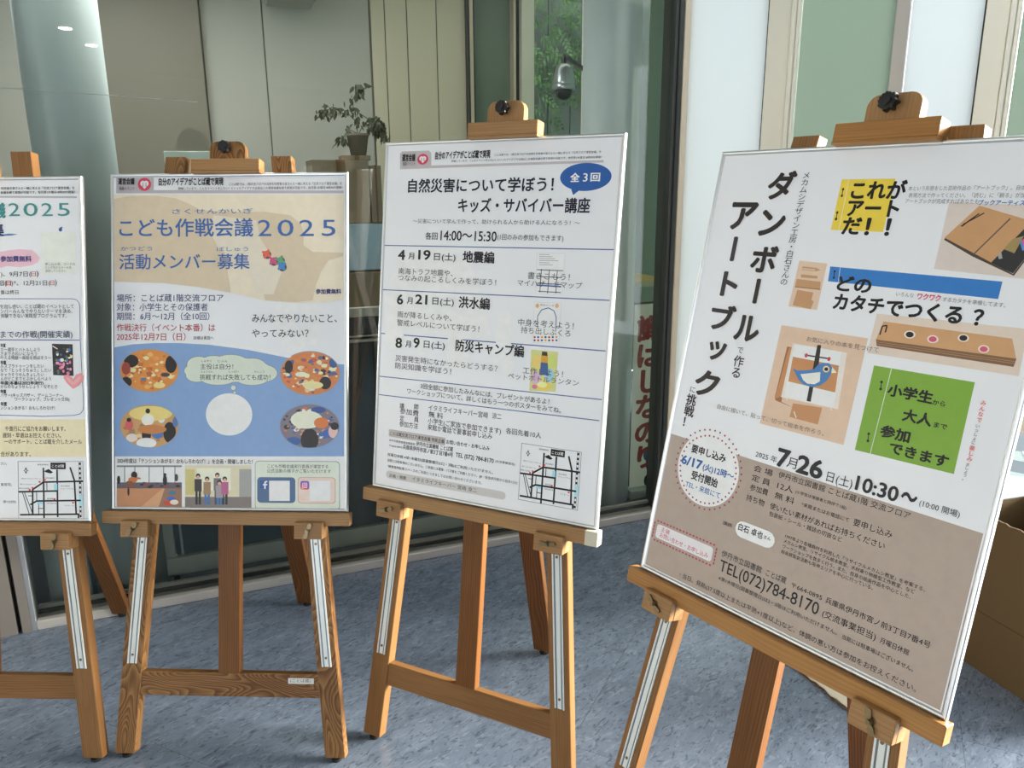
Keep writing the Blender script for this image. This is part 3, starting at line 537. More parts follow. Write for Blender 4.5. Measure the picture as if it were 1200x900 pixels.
# writing: poster, group, text, x, y, w, h (mm), boldness, colour, layer, vertical
TEXTS=[
(1,0,'利用者の皆さんと一緒に考える「交流フロア運営会議」を',410.9,28.6,185.7,6.6,0.012,0,9,0),
(1,0,'会議を経て実現が可能です。毎月第1水曜日18時30分開催！',409.5,38.8,187.9,6.6,0.012,0,9,0),
(1,1,'議',382.6,82.5,37,35.8,0.03,1,9,0),
(1,1,'2',428.1,80.7,28.5,31.7,0,1,9,0),
(1,1,'0',466.1,81,35.9,31.7,0,1,9,0),
(1,1,'2',511.4,81.2,28.4,31.7,0,1,9,0),
(1,1,'5',553,81.5,30,31.6,0,1,9,0),
(1,1,'集',380.9,130.2,33.4,31.8,0.03,2,9,0),
(1,2,'参加費無料',403.8,202.3,78.4,13.4,0.025,3,9,0),
(1,3,')、9月7日(',402.5,239.7,77.4,12.9,0,0,9,0),
(1,3,'日',479.9,239.6,12.7,11.3,0,4,9,0),
(1,3,')',493.7,239.6,5.3,12.9,0,0,9,0),
(1,3,'日(',401.7,262,14.3,12.9,0.02,0,9,0),
(1,3,'日',416.1,262.1,12.2,11.4,0.02,4,9,0),
(1,3,')*、12月21日(',429.4,262,98.6,12.9,0,0,9,0),
(1,3,'日',527.9,261.9,10.6,11.3,0,4,9,0),
(1,3,')',540.1,261.9,4.8,12.9,0,0,9,0),
(1,3,'番は終日',401,284.8,45.1,10.3,0,0,9,0),
(1,3,'を出し合い、ことば蔵のイベントとして',398.7,320.2,187.8,10.3,0,0,9,0),
(1,3,'ンバーみんなでやりたいテーマを決め、',399.3,332.1,183.1,10.4,0,0,9,0),
(1,3,'体験できない実践型プログラムです。',398.9,343.4,168.8,10.4,0,0,9,0),
(1,4,'までの作戦(開催実績)',397.3,390.1,183.3,16.6,0.005,5,9,0),
(1,3,'申し込み等、コードの',517.2,215.6,75.5,6.7,0,6,9,0),
(1,3,'リンク先からメールを',517,223.9,66,6.7,0,6,9,0),
(1,3,'送信してください',516.7,232.1,52.8,6.7,0,6,9,0),
(1,3,'年度',396.4,417.4,12.8,9.4,0.03,0,9,0),
(1,3,'カー選手とバトルしよう',396,427.8,100.2,9.4,0,0,9,0),
(1,3,'さまできれいになろう',395.7,438.2,93.3,9.4,0,0,9,0),
(1,3,'叶える物語〜風船を飛ばそう〜',395.3,448.1,129.5,9.4,0,0,9,0),
(1,3,'年度',394.9,460.1,14.4,9.4,0.03,0,9,0),
(1,3,'ルスプラトゥーンをしたい',394.6,469,110.9,9.4,0,0,9,0),
(1,3,'なで「とっそうちゅう」したい',394.2,479.4,129.6,9.4,0,0,9,0),
(1,3,'キャラそうせんきょしたい',393.9,490.4,111,9.4,0,0,9,0),
(1,3,'んがどこまでとぶかしらべよう',393.5,500.8,129.6,9.4,0,0,9,0),
(1,3,'年度(本番は2022年決行)',393.1,511.3,110,8.9,0.025,0,9,0),
(1,3,'からのちょうせんじょう・なぞとき',392.8,520.7,145.2,9.4,0,0,9,0),
(1,3,'年度',392.4,532.9,14.4,9.4,0.03,0,9,0),
(1,3,'バザー(キッズバザー、ゲームコーナー、',392.1,542.2,162.8,9.4,0,0,9,0),
(1,3,'ワークショップ、プレゼント交換)',428.1,552.1,139.8,9.4,0,0,9,0),
(1,3,'年度',391.3,564.3,16.1,9.4,0.03,0,9,0),
(1,3,'ンションあがる！おもしろわなげ！',391,574.2,139,9.4,0,0,9,0),
(1,3,'や進行にご協力をお願いします。',401,626.6,155.1,12.1,0,0,9,0),
(1,3,'遅刻・早退はお控えください。',393.9,643.5,149.9,12.1,0,0,9,0),
(1,3,'一のサポート、ことば蔵を介したメール',397.7,659.2,199,12.1,0,0,9,0),
(1,3,'合があります。',386.9,691.1,77.8,12.1,0,0,9,0),
(1,3,'さい。',386.1,715.1,16.1,7.9,0,0,9,0),
(1,3,'兼用可)',384.3,768.5,28,7.4,0,0,9,0),
(1,3,'歩12分)',389.2,812.1,32.9,7.4,0,0,9,0),
(1,5,'ことば蔵',517.7,720.7,31.7,7,0.01,7,7,0),
(1,5,'猪名野神社',481,717.3,28.4,3.6,0,0,6,0),
(1,5,'伊丹アイフォニックホール',438.5,753.1,50.3,3.4,0,0,6,0),
(1,5,'東リいたみホール',434.8,767.7,40.2,3.4,0,0,6,0),
(1,5,'伊丹小学校',431.3,778,26.8,3.4,0,0,6,0),
(1,5,'伊丹郷町',500.5,751.4,23.4,3.4,0,0,6,0),
(1,5,'市立伊丹',538.6,771.5,23.4,3.4,0,0,6,0),
(1,5,'ミュージアム',538.5,778.1,33.4,3.4,0,0,6,0),
(1,5,'長寿蔵',502.9,803.8,16.7,3.4,0,0,6,0),
(1,5,'三軒寺前広場',501.1,815.5,25.1,3.4,0,0,6,0),
(1,5,'アイホール',546.2,821,25.1,3.4,0,0,6,0),
(2,0,'運営会議',20.5,19.3,42.4,15.8,0.03,0,9,0),
(2,0,'発案イベント',22.6,37.3,40.2,9.8,0,0,9,0),
(2,0,'自分のアイデアがことば蔵で実現',126.3,21.1,167.8,18.4,0.03,0,9,0),
(2,0,'ことば蔵では、1階交流フロアの活用を利用者の皆さんと一緒に考える「交流フロア運営会議」を',309,28.3,290.5,7,0,0,9,0),
(2,0,'開催しています。こんなイベントをしたい！といったアイデアや企画はこの運営会議を経て実現が可能です。毎月第1水曜日18時30分開催！',177.3,38.6,423.3,7,0,0,9,0),
(2,6,'さくせんかいぎ',161,96.8,210,13,0,8,9,0),
(2,6,'かつどう',25.9,191,83.1,10.9,0,8,9,0),
(2,6,'ぼしゅう',277.1,193,81.7,11.4,0,8,9,0),
(2,1,'こども作戦会議',23.4,138.8,347.1,43.4,0.016,8,9,0),
(2,1,'2',383.7,139.8,34.1,41.1,0,8,9,0),
(2,1,'0',434.2,140.1,41.1,41.1,0,8,9,0),
(2,1,'2',490.2,140.3,37.2,41,0,8,9,0),
(2,1,'5',548.2,140.6,34.9,41,0,8,9,0),
(2,1,'活動メンバー募集',23,225.2,338.5,37,0.012,8,9,0),
(2,2,'参加費無料',532.8,301.6,64.5,11.9,0.03,9,9,0),
(2,3,'場所：ことば蔵1階交流フロア',15.4,317.6,278.1,18.5,0.004,10,9,0),
(2,3,'対象：小学生とその保護者',15.3,341,237.7,18.5,0.004,10,9,0),
(2,3,'期間：6月〜12月（全10回）',15.2,364.5,242.2,18.5,0.004,10,9,0),
(2,3,'作戦決行（イベント本番）は',15.1,393.4,257.2,18.5,0.004,4,9,0),
(2,3,'2025年12月7日（日）',15,416.9,180.1,18.6,0.004,4,9,0),
(2,3,'詳細は裏面へ',215.6,419.5,52.7,8.7,0,0,9,0),
(2,7,'みんなでやりたいこと、',367.9,369.4,218.5,21.7,0.004,0,9,0),
(2,7,'やってみない？',367.8,407.9,145.7,20.6,0.004,0,9,0),
(2,8,'主役は自分！',233.2,492.9,85.9,13.6,0.004,0,6,0),
(2,8,'挑戦すれば失敗しても成功！',232,520,183,14.2,0.004,0,6,0),
(2,8,'しゅやく',236,478.3,26.6,6,0,0,6,0),
(2,8,'じぶん',279.3,478.7,25.5,6,0,0,6,0),
(2,8,'ちょうせん',234.9,505.5,31.6,6,0,0,6,0),
(2,8,'しっぱい',306.9,505.4,26.5,6,0,0,6,0),
(2,8,'せいこう',373.2,505.7,26.5,6,0,0,6,0),
(2,9,'2024年度は「テンションあがる！おもしろわなげ！」を企画・開催しました！',15.4,735.8,353.6,11.5,0.015,0,9,0),
(2,10,'こども作戦会議実行委員が運営する',407.1,746.7,156.8,9.3,0,0,5,0),
(2,10,'公式活動の様子がご覧いただけます',405.9,758.6,165,9.3,0,0,5,0),
(3,0,'運営会議',51.2,38.5,37.5,16.1,0.03,0,9,0),
(3,0,'発案イベント',53.2,53,36.2,9.1,0,0,9,0),
(3,0,'自分のアイデアがことば蔵で実現',145.1,35.6,148.2,16.6,0.03,0,9,0),
(3,0,'ことば蔵では、1階交流フロアの活用を利用者の皆さんと一緒に考える「交流フロア運営会議」を',305.2,38.2,257.3,4.9,0,0,9,0),
(3,0,'開催しています。こんなイベントをしたい！といったアイデアや企画はこの運営会議を経て実現が可能です。毎月第1水曜日18時30分開催！',191.2,49.3,373.1,5,0,0,9,0),
(3,1,'自然災害について学ぼう！',72.5,105.7,383.5,29.9,0.022,11,9,0),
(3,1,'キッズ・サバイバー講座',215.7,151.7,329.2,30.2,0.022,11,9,0),
(3,11,'全',495.5,91,20.8,18.4,0.03,7,5,0),
(3,11,'3',524.8,91.4,10.5,17.3,0.01,7,5,0),
(3,11,'回',542.6,91.2,20.8,17.2,0.03,7,5,0),
(3,3,'〜災害について学んで作って、助けられる人から助ける人になろう！〜',90.1,188.8,434.8,10.3,0,12,9,0),
(3,12,'各回',127.8,223.9,34.1,16.1,0.01,0,9,0),
(3,12,'14:00〜15:30',170.7,221.5,150.7,23.1,0.015,0,9,0),
(3,12,'(1回のみの参加もできます)',324,222.6,164.2,12.6,0,0,9,0),
(3,13,'4',51.5,270.8,18.8,23.2,0.025,0,9,0),
(3,13,'月',81.1,273,16.6,15.3,0.012,0,9,0),
(3,13,'19',110.6,268.9,33.2,22.8,0.025,0,9,0),
(3,13,'日(土)',155,272.3,59.6,17.1,0.012,0,9,0),
(3,13,'地震編',235,270.4,83.1,25.1,0.025,0,9,0),
(3,13,'6',53.5,379.7,16.9,23.4,0.025,0,9,0),
(3,13,'月',82.6,381.2,16,15.5,0.012,0,9,0),
(3,13,'21',107.7,376.4,32.8,23.1,0.025,0,9,0),
(3,13,'日(土)',156.3,378.1,59.9,17.3,0.012,0,9,0),
(3,13,'洪水編',230.1,377.4,82.7,25.5,0.025,0,9,0),
(3,13,'8',54.8,487.1,17.6,23.7,0.025,0,9,0),
(3,13,'月',83.4,488,15.4,15.7,0.012,0,9,0),
(3,13,'9',108,483,16,23.4,0.025,0,9,0),
(3,13,'日(土)',137.3,484.2,59.6,17.6,0.012,0,9,0),
(3,13,'防災キャンプ編',227.6,480.3,180.5,25.5,0.025,0,9,0),
(3,3,'南海トラフ地震や、',54.1,310.4,155.1,14.7,0,13,9,0),
(3,3,'つなみの起こるしくみを学ぼう！',53.6,326.6,273.3,14.5,0,13,9,0),
(3,3,'書きこもう！',406.7,307.1,102.7,15.1,0,13,9,0),
(3,3,'マイハザードマップ',382,324.3,158.2,13.6,0,13,9,0),
(3,3,'雨が降るしくみや、',56.2,416.6,155.9,14.9,0,13,9,0),
(3,3,'警戒レベルについて学ぼう！',55.8,437.1,233.3,14.8,0,13,9,0),
(3,3,'中身を考えよう！',389.7,413.7,136.7,15.3,0,13,9,0),
(3,3,'持ち出しぶくろ',397.7,430.8,122.2,14.3,0,13,9,0),
(3,3,'災害発生時になかったらどうする？',55.4,525.5,287.6,14.8,0,13,9,0),
(3,3,'防災知識を学ぼう！',55.7,544.4,162.5,15.1,0,13,9,0),
(3,3,'工作しよう！',408.5,522.9,100,14.9,0,13,9,0),
(3,3,'ペットボトルランタン',371.4,538.8,176.4,13.4,0,13,9,0),
(3,14,'防災グッズ',442.2,371.4,33.5,4.1,0,0,6,0),
(3,3,'3回全部に参加したみんなには、プレゼントがあるよ！',133.4,588,345.9,13.2,0,0,9,0),
(3,3,'ワークショップについて、詳しくはもう一つのポスターをみてね。',94.8,604.4,414.9,13.2,0,0,9,0),
(3,3,'講',74.4,643.5,13,14,0,0,9,0),
(3,3,'師',116.8,640.9,13.3,13.8,0,0,9,0),
(3,3,'参加費',75.2,657,55.7,13.9,0,0,9,0),
(3,3,'定',76,674.7,13,14,0,0,9,0),
(3,3,'員',118.4,672.5,13.4,13.9,0,0,9,0),
(3,3,'参加方法',75.5,689.3,55.3,14,0,0,9,0),
(3,3,'イタミライフキーパー宮﨑',159.5,638.4,165.3,14,0,0,9,0),
(3,3,'涼二',335.9,637.2,24.6,13.6,0,0,9,0),
(3,3,'無 料',160.4,655.1,41.4,14.2,0,0,9,0),
(3,3,'小学生(ご家族で参加できます)',159,671.5,202.4,13.9,0,0,9,0),
(3,3,'各回先着10人',374.5,668.2,90.3,13.4,0,0,9,0),
(3,3,'来館か電話で要事前申し込み',159.2,687.1,179.6,14,0,0,9,0),
(3,3,'ことば蔵交流フロア運営会議 市民企画',47.5,716.9,160.6,9.3,0.01,0,4,0),
(3,3,'お問い合わせ・お申し込み',214.7,716.5,118.9,10,0.01,0,9,0),
(3,15,'伊丹市教育委員会事務局',46.5,735.6,77.6,5.7,0,0,9,0),
(3,15,'伊丹市立図書館 ことば蔵',128.3,732.9,106,10.7,0.008,0,9,0),
(3,15,'〒664-0895',47.1,749,39.5,5.3,0,0,9,0),
(3,15,'兵庫県伊丹市宮ノ前3丁目7番4号',89,746.6,145.9,11.3,0.008,0,9,0),
(3,15,'TEL (072) 784-8170',242.6,744.5,104.4,11,0.008,0,9,0),
(3,15,'(交流事業担当)',350.8,744.3,52.2,5.9,0,0,9,0),
(3,15,'月曜日休館 ※第1木曜日(図書整理日)は2・3階はご利用いただけません。',43.2,772.5,303.8,7.7,0,0,9,0),
(3,15,'当館には駐車場はございません。ご来館には電車・バス等をご利用ください。(JR・阪急伊丹駅から徒歩12分)',43.9,787.1,368.2,7.1,0,0,9,0),
(3,15,'*障害者用駐車スペースのご利用につきましてはお問い合わせくださいませ。',44.6,802.6,273.7,7.2,0,0,9,0),
(3,3,'企画・発案',50.8,825.3,52,8.5,0.01,0,4,0),
(3,3,'イタミライフキーパー 宮﨑 涼二',120.2,823.3,185.3,10.2,0,0,4,0),
(3,5,'ことば蔵',493.9,702.7,28.2,7,0.01,7,7,0),
(3,5,'猪名野神社',461.3,699.4,25.2,3.6,0,0,6,0),
(3,5,'伊丹アイフォニックホール',424.2,732.1,44.5,3.4,0,0,6,0),
(3,5,'東リいたみホール',421.3,745.4,35.6,3.4,0,0,6,0),
(3,5,'伊丹小学校',418.3,754.7,23.7,3.4,0,0,6,0),
(3,5,'伊丹郷町',479.1,730.7,20.8,3.4,0,0,6,0),
(3,5,'市立伊丹',513.2,749.4,20.8,3.4,0,0,6,0),
(3,5,'ミュージアム',513.2,755.4,29.7,3.4,0,0,6,0),
(3,5,'長寿蔵',482.1,778.7,14.8,3.4,0,0,6,0),
(3,5,'三軒寺前広場',480.6,789.4,22.2,3.4,0,0,6,0),
(3,5,'アイホール',520.6,794.7,22.2,3.4,0,0,6,0),
(4,1,'ダ',122.6,67.7,53.6,49.2,0.036,14,9,0),
(4,1,'ン',121.4,137.3,49.4,45,0.036,14,9,0),
(4,1,'ボ',118.9,204.5,52,47.2,0.036,14,9,0),
(4,1,'ー',143,242.1,45.4,50.2,0.036,14,9,1),
(4,1,'ル',113.7,336.2,50.4,45.3,0.036,14,9,0),
(4,1,'ア',51.7,125.5,55.5,48.9,0.036,14,9,0),
(4,1,'ー',73.2,166.2,45.9,52.4,0.036,14,9,1),
(4,1,'ト',63.4,257.3,33.2,44.5,0.036,14,9,0),
(4,1,'ブ',52.4,322.7,53.7,46.8,0.036,14,9,0),
(4,1,'ッ',62.8,388.4,37.6,34.5,0.036,14,9,0),
(4,1,'ク',46.8,454.8,54,48.1,0.036,14,9,0),
(4,16,'メカムシデザイン工房・白石さんの',195.9,44.1,205.1,13.9,0,14,9,1),
(4,16,'で',134,371.6,13.7,12.8,0,14,9,1),
(4,16,'作る',135.3,389.3,43.8,20.4,0.012,14,9,1),
(4,16,'に',42.8,466.5,13.5,14.1,0,14,9,1),
(4,16,'挑戦！',44.4,482.6,68.7,21.2,0.02,14,9,1),
(4,4,'これが',288.7,78.2,91.1,28.8,0.036,15,5,0),
(4,4,'アート',288.1,108.1,87.1,27.9,0.036,15,5,0),
(4,4,'だ',286,138,31.4,27.5,0.036,15,5,0),
(4,4,'！',327.6,138.2,5.5,27,0.036,15,5,0),
(4,4,'！',361.8,138.1,5.3,26.5,0.036,15,5,0),
(4,17,'本という形態をした芸術作品の「アートブック」。自由な',383.9,75.5,175,7,0,16,9,0),
(4,17,'表現方法で作ってください。「読む」に「観る」が加わ',386.5,86.5,174.6,7,0,16,9,0),
(4,17,'アートブックが完成すればあなたも',383.5,95.8,110,7.2,0,16,9,0),
(4,17,'ブックアーティスト',493.5,97.5,69.8,7.6,0.02,17,9,0),
(4,4,'どの',299.5,236.3,58.1,25.2,0.036,15,5,0),
(4,4,'カタチでつくる',299.8,267.5,207.2,26.7,0.036,15,5,0),
(4,4,'？',523,267.2,12.9,23,0.036,15,5,0),
(4,17,'いろんな',402,244.5,28.2,6.9,0,16,9,0),
(4,17,'ワクワク',436.1,244.9,35,9.9,0.03,18,9,0),
(4,17,'するカタチを準備してます。',474.6,245.7,87.7,6.9,0,16,9,0),
(4,17,'お気に入りの本を見つけて',264.3,338,130.2,8.7,0,19,13,0),
(4,17,'自由に描いて、貼って、切って絵本を作ろう。',108.8,493.2,224.7,8.8,0,19,13,0),
(4,4,'小学生',423.5,398,69.4,18,0.036,15,5,0),
(4,4,'から',494.1,403.4,18.8,8.3,0.02,0,5,0),
(4,4,'大人',455.4,432.2,43.4,18.2,0.036,15,5,0),
(4,4,'まで',503.7,436.8,19,8.3,0.02,0,5,0),
(4,4,'参加',426.5,464.8,46.1,18.1,0.036,15,5,0),
(4,4,'できます',446.5,488,88.9,17.6,0.036,15,5,0),
(4,17,'みんなで',564,386.2,33.9,6.8,0.01,20,9,1),
(4,17,'いっしょに',563.5,422,31.7,5.3,0.01,16,9,1),
(4,17,'楽しみ',563.5,454.7,24.7,6.9,0.01,20,9,1),
(4,17,'ましょう。',562.7,481.3,27.2,5.4,0.01,16,9,1),
(4,18,'要申し込み',69,587,81.8,15.4,0.03,0,5,0),
(4,18,'6/17',50.6,613.9,49.8,17.5,0.035,21,5,0),
(4,18,'(火)12時〜',103.8,615,72.3,13.5,0.025,21,5,0),
(4,18,'受付開始',81.3,638.1,62.8,16.3,0.03,0,5,0),
(4,18,'TEL・来館にて',71.4,659.1,83.9,11.6,0.012,21,5,0),
(4,13,'2025 年',212.1,560.6,44.8,11.4,0,0,9,0),
(4,13,'7',257,554.2,22.7,31.2,0.032,0,9,0),
(4,13,'月',277,557.8,19.2,18.5,0,0,9,0),
(4,13,'26',297.7,555,46.5,31.5,0.032,0,9,0),
(4,13,'日(土)',354.7,562,45.9,17.6,0,0,9,0),
(4,13,'10:30',406.6,557.7,68.6,23.7,0.026,0,9,0),
(4,13,'〜',481,555.9,23.2,10.9,0.03,0,9,0),
(4,13,'(10:00 開場)',509.3,559.4,59.1,10.6,0,0,9,0),
(4,3,'会 場',214.5,586.4,39.6,11.4,0,22,9,0),
(4,3,'伊丹市立図書館 ことば蔵1階 交流フロア',266,584.1,234.9,11,0,22,9,0),
(4,3,'定 員',214.3,604.6,38.8,11.5,0,22,9,0),
(4,3,'12人',268.2,603.7,31.6,11.8,0,22,9,0),
(4,3,'(小学生は保護者と同伴で1組)',304.7,604.2,94.9,5.9,0,22,9,0),
(4,3,'参加費',214.8,623,38.1,11.5,0,22,9,0),
(4,3,'無 料',267.4,622.1,38.9,11.7,0,22,9,0),
(4,3,'*来館またはお電話にて',321,622.2,87.1,7.1,0,22,9,0),
(4,3,'要申し込み',416.1,622,64.5,11.8,0,22,9,0),
(4,3,'持ち物',211.8,643.7,38.6,11.5,0,22,9,0),
(4,3,'使いたい素材があればお持ちください',262.4,643.5,211.1,11.2,0,22,9,0),
(4,3,'包装紙・シール・雑誌の切抜など',264,657.6,140.2,8.4,0,22,9,0),
(4,3,'講師',173.9,705.6,20.2,7.2,0,22,9,0),
(4,19,'白石 卓也',208.1,701.4,52.3,12.7,0.02,0,4,0),
(4,19,'さん',263,701.9,14.2,6.2,0.02,0,4,0),
(4,3,'1997年より各種廃材を利用した「リサイクルメカムシ教室」を考案する。',303.6,686.2,242.5,6.8,0,22,9,0),
(4,3,'メカムシ教室、リサイクル絵本教室、木材乗り物模型工作教室、など',302.9,695.2,229.8,6.8,0,22,9,0),
(4,3,'ワークショップを数多く行う。また、自身の絵画作品を中心とした、',303,705.2,225.6,6.9,0,22,9,0),
(4,3,'絵画展覧会活動も阪神エリアを中心に行っている。',302.5,714.7,167.7,7,0,22,9,0),
(4,20,'主催',33.5,766.9,22.9,9.8,0,23,5,0),
(4,20,'お問い合わせ・お申し込み',33.5,779.1,122.5,10.3,0,23,5,0),
(4,15,'伊丹市立図書館',184.8,762.2,88.2,12.1,0,0,9,0),
(4,15,'ことば蔵',282.3,762,41.1,11.7,0,0,9,0),
(4,15,'〒664-0895',334.5,764,58.1,9.5,0,0,9,0),
(4,15,'兵庫県伊丹市宮ノ前3丁目7番4号',399.3,764.3,172,10.4,0,0,9,0),
(4,15,'TEL(072)784-8170',186,784.8,205.2,22.2,0.006,0,9,0),
(4,15,'(交流事業担当)',398.9,788,92.6,12.4,0,0,9,0),
(4,15,'月曜日休館',498.9,788.9,45.4,9.2,0,0,9,0),
(4,15,'※第1木曜日(図書整理日)は2・3階はご利用いただけません。',189.1,809.4,240.8,7.9,0,0,9,0),
(4,15,'当館には駐車場はございません。',439.8,810.6,116,7.7,0,0,9,0),
(4,15,'・当日、発熱(37.5度以上または平熱+1度以上)など、体調の悪い方は参加をお控えください。',100.5,837.4,465.8,10.1,0,0,9,0)]
